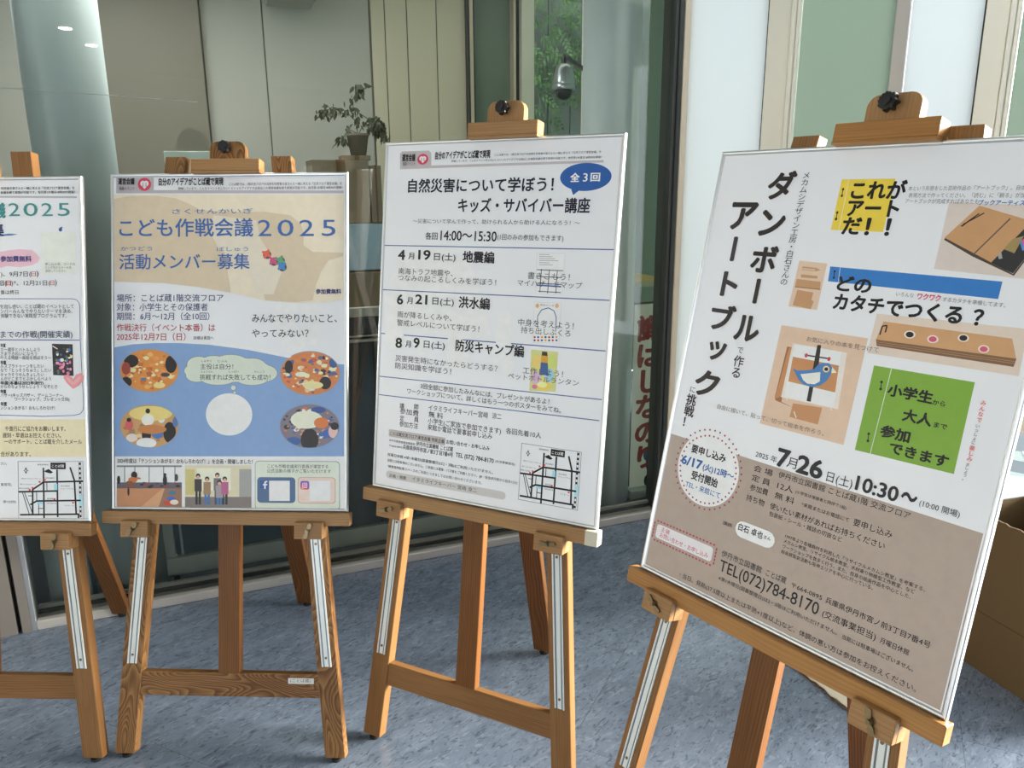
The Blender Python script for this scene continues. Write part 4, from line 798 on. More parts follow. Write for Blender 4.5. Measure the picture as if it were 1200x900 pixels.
# printed shapes: poster;group;layer;colour;kind;outline (p: 0.1 mm points, e: ellipse in mm)
SHAPES="""1;21;2;24;p;3774,509,6017,534,6018,488,3774,463
1;22;2;25;p;3740,1455,4059,1420,4271,1396,4493,1412,4349,1442,4164,1452,3738,1501
1;23;1;26;p;3728,1799,4044,1842,4258,1807,4523,1782,4840,1804,4943,1887,5034,2000,4989,2103,4828,2179,4508,2230,4191,2193,4030,2243,3712,2227
1;24;2;27;p;3632,3015,5807,3020,5807,3005,3632,2999
1;24;2;27;p;5805,3020,5921,3041,5924,3026,5808,3005
1;24;2;27;p;5917,3039,5978,3101,5989,3090,5928,3028
1;24;2;27;p;5976,3097,6005,3216,6020,3212,5991,3094
1;24;2;27;p;6004,3214,5991,4042,6006,4043,6020,3214
1;24;2;27;p;3595,4041,5999,4053,5999,4032,3595,4020
1;24;2;27;p;5990,4061,6030,5634,6045,5633,6006,4060
1;24;2;27;p;6030,5633,6014,5790,6030,5791,6045,5634
1;24;2;27;p;6016,5786,5939,5880,5951,5890,6028,5796
1;24;2;27;p;5943,5878,5772,5920,5775,5935,5947,5893
1;24;2;27;p;5773,5920,4972,5943,4973,5958,5774,5935
1;24;2;27;p;4973,5943,3529,5905,3528,5920,4972,5958
1;25;1;28;p;5941,1379,5946,1381,5950,1385,5952,1390,5952,2389,5950,2394,5946,2398,5941,2400,5091,2400,5086,2398,5082,2394,5081,2389,5081,1390,5082,1385,5086,1381,5091,1379
1;26;3;29;p;5541,1336,5532,1284,5586,1244,5638,1234,5616,1285,5625,1326,5582,1356
1;27;1;30;p;3524,6033,6085,6026,6105,6977,3490,6989
1;5;4;31;p;4309,7100,5979,7092,5979,7084,4309,7092
1;5;4;31;p;5975,7088,5955,8543,5963,8544,5983,7088
1;5;4;31;p;5959,8539,4282,8551,4282,8559,5959,8547
1;5;4;31;p;4286,8555,4313,7096,4305,7096,4278,8555
1;5;4;31;p;4938,7252,4916,8550,4958,8551,4980,7253
1;5;4;31;p;5288,7294,5269,8504,5311,8505,5330,7295
1;5;4;31;p;4676,7825,4964,7634,4941,7599,4653,7790
1;5;4;31;p;4937,7638,5973,7610,5972,7568,4935,7596
1;5;4;31;p;4295,7889,5301,7861,5300,7819,4294,7847
1;5;4;31;p;4601,8213,4771,8117,4750,8081,4580,8177
1;5;4;31;p;4761,8120,5899,8098,5898,8056,4760,8078
1;5;4;31;p;4318,8474,5844,8448,5843,8406,4317,8432
1;5;4;31;p;5726,7569,5747,8414,5789,8413,5768,7568
1;5;4;31;p;5624,7241,5735,7604,5775,7591,5664,7229
1;5;4;31;p;4644,7792,4624,8450,4666,8451,4686,7794
1;5;4;31;p;5806,8427,5804,8530,5846,8530,5848,8428
1;5;4;31;p;4387,7870,4552,8453,4570,8448,4404,7865
1;5;4;31;p;4437,7870,4637,8424,4654,8418,4454,7864
1;5;4;31;p;4755,7865,4751,8099,4769,8099,4773,7865
1;5;4;31;p;4802,8098,4795,8449,4813,8449,4820,8099
1;5;4;31;p;5027,7630,5024,7849,5042,7849,5045,7631
1;5;4;31;p;4791,8298,4941,8297,4941,8279,4790,8280
1;5;4;31;p;4545,7978,4662,7977,4662,7959,4544,7960
1;5;4;31;p;5873,7119,5876,7177,5921,7175,5918,7117
1;5;4;31;p;5871,7239,5874,7297,5919,7295,5916,7237
1;5;4;31;p;5870,7360,5872,7418,5917,7416,5915,7358
1;5;4;31;p;5868,7480,5870,7538,5915,7536,5913,7478
1;5;4;31;p;5866,7601,5869,7659,5914,7657,5911,7599
1;5;4;31;p;5865,7721,5867,7780,5912,7778,5909,7719
1;5;4;31;p;5863,7842,5865,7900,5910,7898,5908,7840
1;5;4;31;p;5861,7963,5864,8021,5908,8019,5906,7961
1;5;4;31;p;5859,8084,5862,8142,5907,8140,5904,8082
1;5;4;31;p;5858,8205,5860,8263,5905,8261,5903,8203
1;5;4;31;p;5856,8326,5858,8384,5903,8382,5901,8324
1;5;4;31;p;5854,8447,5857,8506,5902,8504,5899,8445
1;5;4;31;p;5868,7089,5856,8500,5863,8500,5875,7089
1;5;4;31;p;5923,7089,5909,8500,5916,8500,5930,7089
1;5;4;32;p;5220,7659,5303,7658,5301,7818,5217,7819
1;5;4;32;p;4768,8113,4919,8112,4918,8178,4767,8179
1;5;4;33;p;5851,7932,5951,7931,5947,8222,5846,8223
1;5;5;34;p;5145,7121,5537,7119,5535,7286,5142,7288
1;5;4;35;p;4974,7340,5092,7281,5208,7368,5140,7397,5024,7369
1;5;6;36;p;4828,7588,4878,7588,4877,7631,4827,7632
1;5;6;36;p;4962,7536,5013,7536,5012,7580,4962,7580
1;5;6;36;p;4641,7742,4691,7742,4690,7786,4640,7786
1;5;6;36;p;4564,7794,4615,7793,4614,7837,4564,7837
1;5;6;36;p;5197,8023,5247,8023,5247,8067,5196,8067
1;5;6;36;p;5672,8115,5723,8115,5722,8158,5672,8159
1;5;4;31;p;4439,7332,4573,7331,4573,7323,4439,7324
1;5;4;31;p;4503,7255,4500,7400,4508,7401,4511,7255
1;5;5;37;p;4507,7240,4548,7328,4504,7415,4464,7328
1;5;6;7;p;4506,7284,4526,7328,4505,7371,4486,7328
1;28;2;38;p;5275,4133,5800,4143,5803,4934,5282,4914
1;28;3;39;e;572.6,454.6,2.3,3.7,9
1;28;4;40;e;548,474.6,2.6,4.4,9
1;28;5;41;e;554.9,481.5,3.3,4.1,9
1;28;3;42;e;574.7,444.9,4.7,4.5,9
1;28;4;43;e;539.9,461.3,4.6,3.8,9
1;28;5;44;e;538.3,453.7,3.4,3.4,9
1;28;3;45;e;573.6,443.5,3.5,3.7,9
1;28;4;41;e;572.3,459.5,2.8,4.5,9
1;28;5;41;e;553.1,465.9,2.7,3.9,9
1;28;3;42;e;566,432.6,3.3,3,9
1;28;4;44;e;540.4,434.7,4.5,3.1,9
1;28;5;39;e;565,422.4,4.5,3.5,9
1;28;3;39;e;567.9,438.4,3,4.6,9
1;28;4;42;e;550.8,453.8,4.7,4.4,9
1;28;5;46;e;549.8,440.6,2.4,3.1,9
1;28;3;40;e;569,482.5,2.7,2.3,9
1;28;4;43;e;565.8,462.2,3.5,2.3,9
1;28;5;45;e;562.3,455.7,4,2.3,9
1;28;3;47;e;560.3,444.9,3,3.7,9
1;28;4;43;e;556.5,461.9,2.3,2.7,9
1;28;5;39;e;535.9,445.8,2.4,3.8,9
1;28;3;42;e;553.3,453.9,3.7,4.5,9
1;28;4;47;e;558.5,425.9,4,2.9,9
1;28;5;46;e;564.7,454.6,3.1,4,9
1;28;3;42;e;540.8,439.1,3.2,4.4,9
1;28;4;43;e;566.5,475.9,3.8,2.1,9
1;28;5;46;e;544.7,454,3.1,3.5,9
1;28;3;39;e;569,442.9,4.1,3.6,9
1;28;4;48;e;554.6,462.8,2.4,4.4,9
1;28;5;43;e;573.1,476.7,3.1,3.7,9
1;28;3;45;e;566.2,423.8,2.3,4.5,9
1;28;4;40;e;541.9,485.7,2.7,3.5,9
1;28;5;41;e;566.9,487.4,4.3,3.1,9
1;28;3;44;e;564.7,445.9,4.6,4.1,9
1;28;4;41;e;548.1,473.4,4.6,3.9,9
1;28;5;41;e;546.2,463.9,4.2,3.7,9
1;28;3;42;e;570.4,448,3.1,2.8,9
1;28;4;43;e;552.4,471.5,4.4,3.7,9
1;28;5;41;e;565,486.2,2.4,3.7,9
1;28;3;48;e;533,466.1,4.8,3.4,9
1;28;4;47;e;573.2,420.9,2.6,4.3,9
1;28;5;39;e;545.5,446.5,2.5,2.2,9
1;28;3;48;e;564,470.8,3.8,2.8,9
1;28;4;46;e;571.4,428.7,3.7,4.4,9
1;28;5;43;e;555.1,465.6,4,4.2,9
1;28;3;40;e;541.2,482.1,3.5,4.5,9
1;28;6;49;p;5295,4174,5425,4252,5408,4273,5283,4195
1;29;7;50;p;5783,5258,5627,5112,5546,4981,5580,4914,5671,4903,5749,4965,5800,5018,5867,4903,5991,4861,6068,4929,6044,5049,5929,5174
1;29;8;51;p;5785,5174,5681,5091,5620,4997,5653,4955,5747,5039,5798,5091,5897,4965,5983,4929,5992,4986,5915,5090
2;21;1;52;p;149,93,1130,101,1129,416,6039,461,6039,531,148,491
2;30;4;53;e;89,26.7,17.3,16.8,28
2;30;5;7;e;84.7,24.7,6.6,7.1,16
2;30;5;7;e;93.3,24.8,6.6,7.1,16
2;30;5;7;p;786,267,994,268,890,389
2;30;6;54;e;85.2,24.2,2.2,2.2,10
2;30;6;54;p;831,267,873,267,873,326,831,326
2;30;6;54;e;92.8,24.2,2.2,2.2,10
2;30;6;54;p;907,268,949,268,948,327,907,327
2;27;1;55;p;69,528,6049,568,6038,3219,5547,3284,4780,3304,4010,3239,3128,3042,2243,2889,1355,2789,83,2753
2;27;2;56;p;69,637,471,564,1139,557,1695,626,2071,780,2359,934,3132,982,4013,987,4672,1077,4935,1295,5022,1576,5000,1835,5241,2008,6028,2033,6028,2119,5656,2226,5459,2506,5328,2851,5240,3240,4780,3283,4010,3239,3967,2978,4055,2545,3792,2111,3572,1634,3242,1416,2954,1891,3085,2760,3128,3042,2243,2889,1355,2789,83,2753
2;27;3;57;p;2690,1066,3793,1202,3902,1679,4188,2113,4451,2503,4231,3087,3790,3065,3615,2544,3130,2109,2799,1891,2601,1499
2;27;3;55;p;4935,1295,5022,1576,5000,1835,5241,2008,6028,2033,6028,1149,5110,1166
2;31;1;58;p;54,4438,569,4360,1127,4327,1795,4326,2572,4369,3567,4498,4229,4627,4888,4756,5436,4842,6049,4862,6049,7202,42,7246
2;31;2;59;p;1684,4261,2572,4303,3788,4432,4449,4605,4778,4680,4778,4724,4339,4649,3788,4498,2572,4369,1684,4315
2;32;1;60;p;4450,3153,4889,3326,4779,3846,5108,4279,4888,4604,4559,4562,4273,4063,4186,3521
2;32;1;61;p;4933,3326,5372,3305,5459,3954,5327,4387,4932,4279
2;33;5;62;p;4182,2097,4157,2141,4089,2120,4062,2128,4017,2182,3971,2158,3993,2091,3985,2064,3930,2019,3954,1975,4023,1996,4049,1988,4095,1934,4140,1958,4119,2025,4127,2052
2;33;4;63;e;407.2,208,11,10.8,12
2;33;5;64;p;4340,2305,4304,2341,4245,2301,4217,2301,4157,2339,4121,2302,4161,2245,4162,2217,4123,2158,4160,2123,4218,2163,4246,2163,4306,2125,4342,2161,4302,2219,4301,2247
2;33;4;63;e;424.8,225.4,11,10.8,12
2;33;5;65;p;4537,2248,4517,2294,4447,2280,4421,2291,4381,2349,4334,2329,4348,2260,4337,2235,4278,2195,4298,2149,4368,2163,4394,2152,4434,2094,4481,2114,4467,2183,4477,2208
2;33;4;63;e;442.4,224.3,11,10.8,12
2;33;5;66;p;4552,2457,4512,2489,4457,2443,4429,2440,4366,2472,4334,2433,4380,2379,4383,2352,4350,2289,4391,2258,4445,2303,4473,2306,4536,2274,4568,2314,4522,2367,4519,2395
2;33;4;63;e;446.8,239.5,11,10.8,12
2;34;2;67;e;100.1,503.2,78.1,56.3,36
2;34;3;68;e;100.1,503.2,75.9,54.1,36
2;34;5;69;p;648,4990,658,4922,704,4894,804,4916,798,4968,727,5000
2;34;6;70;p;568,5029,616,4983,688,4950,746,5009,723,5065,640,5081
2;34;7;71;p;1075,4992,1055,5003,1023,5002,1018,4984,1039,4966,1066,4971
2;34;7;72;p;1372,5434,1307,5454,1281,5404,1276,5360,1359,5363,1411,5382
2;34;4;73;p;1658,5235,1564,5243,1489,5217,1530,5170,1607,5160,1660,5193
2;34;5;70;p;428,5216,372,5216,343,5174,382,5143,428,5137,448,5181
2;34;6;72;p;621,5335,604,5318,618,5299,652,5297,660,5318,646,5331
2;34;7;70;p;711,4866,670,4843,683,4805,729,4800,751,4820,748,4845
2;34;4;69;p;1393,4833,1357,4801,1419,4760,1466,4774,1482,4818,1449,4858
2;34;5;70;p;1192,5301,1086,5267,1084,5204,1192,5171,1266,5212,1272,5263
2;34;7;69;p;868,4737,832,4691,926,4661,1002,4694,973,4754,910,4769
2;34;5;70;p;811,5398,764,5359,775,5323,842,5292,894,5334,877,5382
2;34;6;70;p;522,5247,506,5230,509,5209,529,5208,543,5217,542,5235
2;34;5;69;p;449,4886,427,4897,408,4897,394,4877,418,4865,444,4872
2;34;7;69;p;841,5001,831,4982,874,4956,914,4981,898,5006,870,5027
2;34;4;69;p;1670,5170,1652,5185,1623,5172,1614,5154,1642,5139,1675,5152
2;34;4;69;p;1081,5126,1030,5111,1029,5085,1075,5062,1118,5080,1115,5112
2;34;7;73;p;794,4566,782,4557,783,4538,807,4541,830,4551,812,4571
2;34;4;69;p;569,5203,506,5227,434,5191,430,5144,520,5113,578,5151
2;34;5;69;p;1251,5032,1214,5069,1149,5061,1149,5026,1169,4994,1217,4998
2;34;6;71;p;787,5114,748,5104,744,5071,766,5045,801,5060,814,5087
2;34;7;70;p;983,5202,949,5205,935,5181,955,5157,991,5164,993,5186
2;34;4;69;p;744,5112,711,5101,704,5075,720,5044,761,5051,759,5083
2;34;5;69;p;1320,4858,1271,4839,1278,4807,1317,4779,1369,4804,1378,4838
2;34;6;70;p;838,4656,808,4649,817,4623,846,4622,865,4628,862,4655
2;34;7;70;p;1121,5493,1105,5519,1048,5518,1024,5493,1053,5459,1112,5457
2;34;4;69;p;1143,5377,1166,5344,1195,5321,1230,5348,1218,5374,1190,5380
2;34;5;72;p;1018,4900,1004,4862,1053,4859,1101,4867,1088,4895,1049,4921
2;34;6;69;p;701,4780,690,4765,705,4750,740,4751,757,4771,729,4787
2;34;7;69;p;449,5015,375,4978,370,4923,456,4883,510,4927,546,4993
2;34;6;70;p;1283,5141,1284,5095,1314,5074,1398,5082,1411,5124,1348,5150
2;34;4;72;p;1030,4687,972,4657,940,4603,1032,4556,1090,4598,1101,4665
2;34;5;73;p;1011,4909,1008,4870,1066,4846,1103,4866,1107,4906,1067,4931
2;34;6;70;p;599,4904,523,4925,515,4868,548,4839,623,4835,651,4880
2;34;5;72;p;1043,5435,1010,5430,1012,5413,1028,5391,1055,5401,1069,5423
2;34;6;69;p;652,5049,597,5084,520,5071,501,5018,555,4964,650,4980
2;34;4;70;p;1416,4761,1414,4724,1464,4714,1525,4719,1510,4759,1472,4778
2;34;5;70;p;481,5064,400,5058,349,5013,398,4971,491,4973,509,5017
2;34;6;73;p;1548,4843,1445,4846,1358,4820,1404,4763,1485,4718,1526,4780
2;34;4;73;p;695,4884,675,4822,732,4792,795,4786,853,4853,771,4908
2;34;5;69;p;1361,5317,1339,5334,1278,5338,1277,5299,1312,5274,1349,5280
2;34;7;73;p;409,5180,361,5115,442,5092,525,5093,508,5160,466,5200
2;34;4;70;p;1479,4957,1419,4967,1374,4913,1440,4884,1525,4883,1505,4934
2;34;5;70;p;1377,4939,1381,4871,1440,4848,1509,4865,1518,4932,1446,4980
2;34;5;73;p;1138,5503,1072,5474,1099,5430,1132,5399,1169,5431,1180,5465
2;34;7;73;p;1133,4778,1073,4724,1122,4668,1212,4668,1266,4723,1215,4769
2;34;4;71;p;538,4806,527,4818,498,4822,484,4801,506,4782,531,4791
2;34;5;73;p;577,4891,552,4911,514,4909,492,4888,518,4855,566,4868
2;34;6;73;p;1425,4771,1398,4766,1379,4751,1397,4733,1423,4731,1430,4749
2;34;4;71;p;805,5375,759,5321,784,5270,862,5243,914,5294,885,5351
2;34;7;70;p;1589,4882,1532,4867,1540,4836,1570,4815,1617,4834,1627,4867
2;34;6;69;p;1170,4888,1143,4857,1188,4844,1227,4840,1245,4877,1205,4904
2;34;7;72;p;1566,4840,1484,4847,1433,4824,1445,4761,1511,4733,1561,4786
2;34;6;71;p;557,4738,589,4696,641,4684,682,4707,668,4755,610,4762
2;34;7;73;p;1152,4910,1107,4911,1050,4903,1072,4851,1129,4843,1171,4870
2;34;4;73;p;1305,5043,1290,5023,1313,4996,1349,4987,1373,5020,1357,5037
2;34;5;70;p;1412,4690,1365,4699,1352,4663,1366,4642,1410,4638,1446,4667
2;34;7;69;p;1543,5212,1548,5173,1595,5156,1633,5183,1633,5222,1580,5229
2;34;4;71;p;482,5135,484,5087,534,5064,590,5063,611,5112,556,5148
2;34;7;73;p;1318,5256,1290,5213,1351,5188,1411,5208,1429,5245,1369,5275
2;34;4;71;p;1206,5269,1239,5221,1320,5188,1380,5250,1347,5325,1235,5330
2;34;7;69;p;784,5038,749,5040,715,5029,710,4998,757,4981,796,5006
2;34;4;72;p;922,5511,863,5457,904,5401,972,5401,1052,5447,983,5494
2;34;5;69;p;951,5244,923,5215,961,5184,1014,5198,1015,5228,990,5265
2;34;7;69;p;1045,5174,1066,5126,1114,5099,1150,5121,1169,5164,1111,5191
2;34;4;73;p;1307,5073,1346,5033,1390,5020,1423,5060,1397,5099,1360,5105
2;34;6;73;p;999,5317,970,5339,944,5313,937,5290,978,5282,1012,5294
2;34;4;71;p;997,5201,939,5152,915,5084,1003,5056,1095,5091,1082,5162
2;34;7;69;p;1003,5372,978,5344,1014,5315,1050,5313,1075,5342,1057,5365
2;34;6;71;p;781,4989,740,4999,701,4968,733,4947,771,4939,809,4960
2;34;7;73;p;1185,5144,1232,5103,1320,5069,1358,5123,1343,5180,1237,5205
2;34;7;69;p;1563,5249,1495,5213,1487,5155,1564,5118,1632,5168,1625,5215
2;34;4;73;p;882,5221,822,5257,759,5223,794,5167,844,5169,877,5192
2;34;5;73;p;1437,5257,1396,5229,1390,5184,1436,5141,1505,5183,1495,5224
2;34;7;69;p;678,4956,578,4953,530,4931,530,4858,617,4854,686,4892
2;34;5;70;p;372,4948,332,4929,353,4893,388,4889,422,4904,422,4934
2;34;7;70;p;799,4926,714,4920,696,4864,777,4823,850,4835,845,4909
2;34;4;70;p;1071,5034,988,5049,935,4997,920,4951,1027,4938,1091,4962
2;34;5;73;p;1465,4757,1438,4742,1439,4718,1458,4708,1492,4716,1496,4738
2;34;9;74;p;722,4789,710,4845,677,4894,626,4930,564,4949,498,4950,436,4930,386,4894,353,4845,342,4790,365,4739,407,4697,453,4660,499,4630,565,4629,627,4649,678,4685,710,4734
2;34;9;75;p;508,4979,501,5035,481,5084,451,5120,413,5139,374,5140,336,5120,306,5084,287,5035,280,4980,287,4924,307,4875,338,4839,375,4819,415,4819,452,4838,482,4875,502,4924
2;34;9;74;p;1722,4868,1713,4946,1686,5014,1646,5065,1597,5092,1544,5092,1495,5065,1454,5015,1428,4946,1419,4869,1429,4791,1455,4723,1496,4672,1540,4649,1564,4667,1600,4698,1644,4742,1688,4799
2;34;9;74;p;545,5331,536,5378,509,5418,488,5434,474,5424,451,5408,422,5385,391,5358,362,5327,335,5295,313,5264,297,5239,317,5215,367,5198,420,5198,469,5214,510,5244,536,5285
2;34;9;76;p;1540,5139,1532,5157,1511,5174,1479,5186,1439,5192,1397,5192,1358,5186,1326,5174,1305,5158,1297,5139,1305,5121,1326,5105,1358,5092,1398,5086,1440,5086,1479,5092,1512,5104,1533,5120
2;34;9;77;p;925,5249,921,5262,907,5273,887,5282,862,5286,836,5286,811,5282,791,5274,778,5262,773,5249,778,5236,791,5225,811,5216,836,5212,863,5212,887,5216,908,5224,921,5236
2;34;9;78;p;1418,5410,1409,5436,1382,5458,1342,5475,1292,5485,1240,5485,1190,5476,1150,5459,1123,5437,1114,5411,1124,5385,1150,5362,1190,5345,1240,5336,1293,5335,1342,5344,1382,5361,1409,5384
2;35;2;79;e;517.2,509.2,77.9,56.9,36
2;35;3;80;e;517.2,509.2,75.7,54.8,36
2;35;4;81;p;4912,5446,4876,5457,4841,5460,4825,5431,4858,5405,4897,5415
2;35;5;81;p;5046,4803,4967,4788,4917,4750,4969,4718,5036,4715,5100,4750
2;35;6;82;p;5394,5060,5323,5026,5314,4955,5391,4924,5456,4959,5451,5009
2;35;7;83;p;5053,5567,5036,5504,5100,5487,5153,5504,5178,5543,5112,5589
2;35;4;82;p;5089,5106,5063,5085,5075,5063,5111,5062,5133,5074,5113,5093
2;35;6;81;p;4757,5044,4717,5057,4709,5030,4712,5005,4743,5010,4767,5024
2;35;5;83;p;4814,5248,4780,5243,4765,5223,4786,5204,4826,5213,4840,5228
2;35;6;84;p;5271,4871,5256,4881,5223,4878,5203,4855,5237,4827,5271,4842
2;35;4;82;p;5272,5258,5263,5230,5277,5185,5339,5190,5382,5229,5331,5262
2;35;6;85;p;5377,5104,5406,5063,5447,5033,5515,5072,5499,5113,5431,5119
2;35;5;86;p;5186,5539,5147,5550,5121,5532,5119,5503,5167,5494,5201,5510
2;35;7;87;p;4638,5052,4602,5026,4620,5003,4655,5002,4676,5013,4668,5033
2;35;4;84;p;5380,5095,5353,5107,5335,5090,5343,5066,5366,5069,5381,5079
2;35;5;87;p;5691,5063,5646,5065,5623,5049,5638,5016,5673,5017,5693,5036
2;35;6;86;p;5453,4784,5436,4809,5375,4802,5359,4780,5389,4756,5445,4757
2;35;7;81;p;5052,5049,5044,5029,5050,5015,5084,5014,5092,5031,5085,5052
2;35;4;86;p;4993,5386,4961,5353,4971,5321,5021,5303,5060,5332,5045,5374
2;35;6;86;p;4978,4984,4915,5012,4850,4969,4869,4917,4957,4898,5033,4933
2;35;7;87;p;5496,4674,5502,4651,5521,4645,5550,4653,5544,4671,5521,4678
2;35;4;87;p;5559,5080,5478,5105,5438,5053,5444,4996,5529,4981,5597,5027
2;35;6;86;p;4705,5434,4727,5402,4764,5399,4777,5422,4770,5452,4742,5448
2;35;7;84;p;5216,5602,5212,5571,5243,5548,5272,5568,5280,5599,5244,5611
2;35;4;81;p;5351,4771,5292,4802,5203,4822,5181,4748,5242,4708,5328,4719
2;35;5;82;p;5841,5260,5822,5271,5797,5270,5779,5243,5808,5224,5845,5232
2;35;4;84;p;4564,5065,4535,5029,4596,4999,4650,5023,4656,5056,4601,5078
2;35;6;84;p;5008,5324,4954,5345,4887,5361,4887,5309,4915,5275,4976,5286
2;35;4;84;p;5826,5137,5753,5129,5734,5095,5805,5052,5870,5085,5891,5122
2;35;6;85;p;5381,4857,5403,4829,5444,4799,5474,4837,5470,4872,5427,4882
2;35;7;87;p;5643,5080,5636,5054,5663,5043,5687,5054,5702,5082,5664,5093
2;35;4;85;p;5610,5458,5577,5438,5604,5409,5641,5411,5677,5426,5645,5449
2;35;7;81;p;4819,5414,4784,5399,4754,5381,4789,5364,4831,5366,4857,5384
2;35;4;84;p;5680,5096,5638,5042,5713,4988,5798,5030,5801,5071,5734,5124
2;35;5;81;p;5511,4884,5496,4843,5543,4815,5611,4809,5640,4865,5579,4909
2;35;4;84;p;5583,5286,5582,5266,5614,5263,5639,5273,5632,5292,5598,5296
2;35;6;84;p;4970,5153,4916,5128,4884,5087,4958,5067,5022,5085,5038,5127
2;35;4;84;p;4636,5222,4576,5200,4569,5148,4638,5125,4716,5141,4703,5200
2;35;6;84;p;4635,4851,4612,4809,4665,4764,4748,4744,4764,4812,4743,4867
2;35;4;82;p;5062,4672,5025,4678,4985,4670,4996,4646,5018,4633,5061,4640
2;35;5;84;p;5239,4823,5180,4843,5111,4819,5143,4767,5199,4728,5250,4781
2;35;7;85;p;5052,5204,5002,5146,5069,5089,5150,5107,5169,5147,5139,5209
2;35;4;82;p;5460,5225,5432,5238,5397,5237,5391,5206,5417,5188,5452,5193
2;35;6;83;p;4889,4964,4912,4928,4959,4908,5020,4939,4995,4971,4939,4992
2;35;6;85;p;5469,4935,5460,4878,5519,4846,5620,4855,5609,4923,5563,4951
2;35;7;82;p;4851,5408,4813,5400,4800,5384,4815,5370,4850,5366,4865,5385
2;35;4;86;p;5124,5503,5182,5458,5237,5429,5289,5472,5296,5521,5205,5539
2;35;6;81;p;4942,5001,4878,4973,4859,4921,4912,4903,4998,4901,4982,4956
2;35;7;85;p;5837,5030,5733,5040,5650,5000,5673,4937,5770,4931,5845,4967
2;35;4;85;p;5605,4751,5576,4730,5570,4695,5599,4674,5641,4698,5638,4723
2;35;5;84;p;5592,5076,5636,5035,5682,5038,5737,5062,5696,5101,5644,5114
2;35;6;85;p;5488,5221,5537,5154,5617,5138,5661,5196,5648,5244,5571,5253
2;35;7;84;p;5010,4767,4976,4762,4947,4740,4977,4717,5015,4721,5035,4739
2;35;4;82;p;5162,4787,5112,4809,5068,4765,5069,4725,5138,4698,5187,4734
2;35;5;81;p;4557,5222,4528,5227,4496,5212,4487,5188,4536,5169,4557,5193
2;35;7;82;p;4944,4792,4886,4831,4812,4808,4799,4755,4873,4736,4923,4745
2;35;4;82;p;5683,5104,5683,5059,5743,5033,5780,5062,5792,5108,5741,5130
2;35;5;86;p;5255,5023,5262,4989,5277,4972,5330,4972,5331,5002,5311,5025
2;35;6;87;p;4482,4986,4459,4965,4482,4941,4526,4948,4541,4971,4510,4989
2;35;7;86;p;4553,5101,4537,5116,4488,5120,4485,5093,4511,5075,4556,5077
2;35;5;82;p;4791,5145,4746,5089,4800,5019,4863,5024,4919,5096,4864,5168
2;35;4;87;p;5013,5286,4988,5300,4946,5286,4941,5264,4980,5243,5020,5257
2;35;5;83;p;4970,5373,4906,5393,4812,5386,4818,5332,4876,5297,4968,5309
2;35;7;87;p;5564,5135,5534,5136,5498,5120,5503,5095,5547,5078,5584,5096
2;35;4;82;p;5146,4739,5113,4744,5082,4720,5095,4697,5141,4686,5157,4712
2;35;5;86;p;5271,5435,5305,5401,5358,5383,5389,5410,5378,5447,5331,5473
2;35;7;86;p;5066,5369,5054,5353,5084,5346,5108,5343,5119,5368,5092,5375
2;35;5;87;p;5573,4711,5536,4748,5495,4722,5486,4692,5515,4666,5558,4679
2;35;7;85;p;5328,5065,5296,5082,5251,5079,5249,5059,5263,5026,5300,5043
2;35;5;85;p;5862,5183,5839,5186,5812,5160,5842,5148,5873,5146,5891,5170
2;35;5;83;p;5069,5348,5000,5337,5006,5286,5067,5247,5118,5277,5151,5337
2;35;7;84;p;5648,5152,5641,5127,5676,5106,5722,5112,5740,5142,5700,5169
2;35;4;84;p;4576,5111,4513,5106,4531,5070,4574,5043,4637,5068,4630,5106
2;35;5;81;p;5661,5292,5627,5320,5566,5337,5545,5286,5567,5239,5630,5246
2;35;5;86;p;5168,5495,5091,5501,5041,5478,5028,5426,5118,5397,5166,5445
2;35;6;84;p;4518,5123,4560,5062,4640,5075,4689,5099,4669,5165,4591,5184
2;35;4;81;p;5335,5465,5233,5487,5167,5460,5151,5392,5249,5371,5343,5400
2;35;5;86;p;5778,4995,5778,4962,5788,4932,5845,4934,5864,4969,5835,4990
2;35;7;82;p;5207,5174,5182,5144,5239,5131,5301,5140,5273,5184,5239,5192
2;35;5;83;p;5232,4642,5220,4615,5236,4584,5281,4588,5287,4620,5270,4638
2;35;7;83;p;4919,5029,4910,5004,4932,4981,4972,5004,4981,5024,4946,5040
2;35;4;86;p;5521,5279,5464,5243,5490,5202,5549,5178,5607,5214,5567,5262
2;35;4;83;p;5225,5318,5161,5304,5187,5267,5229,5236,5272,5266,5276,5312
2;35;5;81;p;4651,5339,4602,5333,4565,5306,4579,5271,4636,5276,4664,5294
2;35;6;83;p;5175,5353,5135,5330,5136,5292,5165,5276,5202,5290,5209,5323
2;35;7;84;p;5320,5048,5288,5023,5289,4967,5354,4963,5406,4992,5393,5048
2;35;4;85;p;5751,4808,5725,4813,5713,4807,5713,4787,5730,4787,5757,4794
2;35;5;84;p;5442,5120,5441,5100,5461,5090,5489,5098,5497,5114,5469,5122
2;35;6;87;p;4528,5109,4495,5097,4488,5067,4528,5055,4572,5061,4580,5099
2;35;7;85;p;4645,5158,4577,5170,4528,5133,4571,5081,4628,5097,4659,5119
2;35;4;87;p;5557,5315,5560,5274,5602,5261,5648,5280,5628,5316,5592,5321
2;35;5;82;p;5683,5100,5635,5095,5626,5066,5645,5044,5683,5045,5695,5064
2;35;7;81;p;5035,4959,5035,4937,5051,4915,5089,4919,5101,4948,5071,4966
2;35;5;83;p;4728,4867,4655,4896,4588,4871,4597,4822,4640,4788,4689,4806
2;35;6;85;p;5424,4855,5352,4845,5340,4793,5411,4750,5483,4796,5463,4835
2;35;7;82;p;5126,5013,5074,5060,4988,5043,5000,4996,5025,4968,5077,4964
2;35;5;84;p;5490,4722,5436,4756,5386,4716,5372,4665,5439,4647,5507,4666
2;35;7;86;p;5297,4671,5242,4682,5192,4666,5204,4639,5253,4629,5295,4637
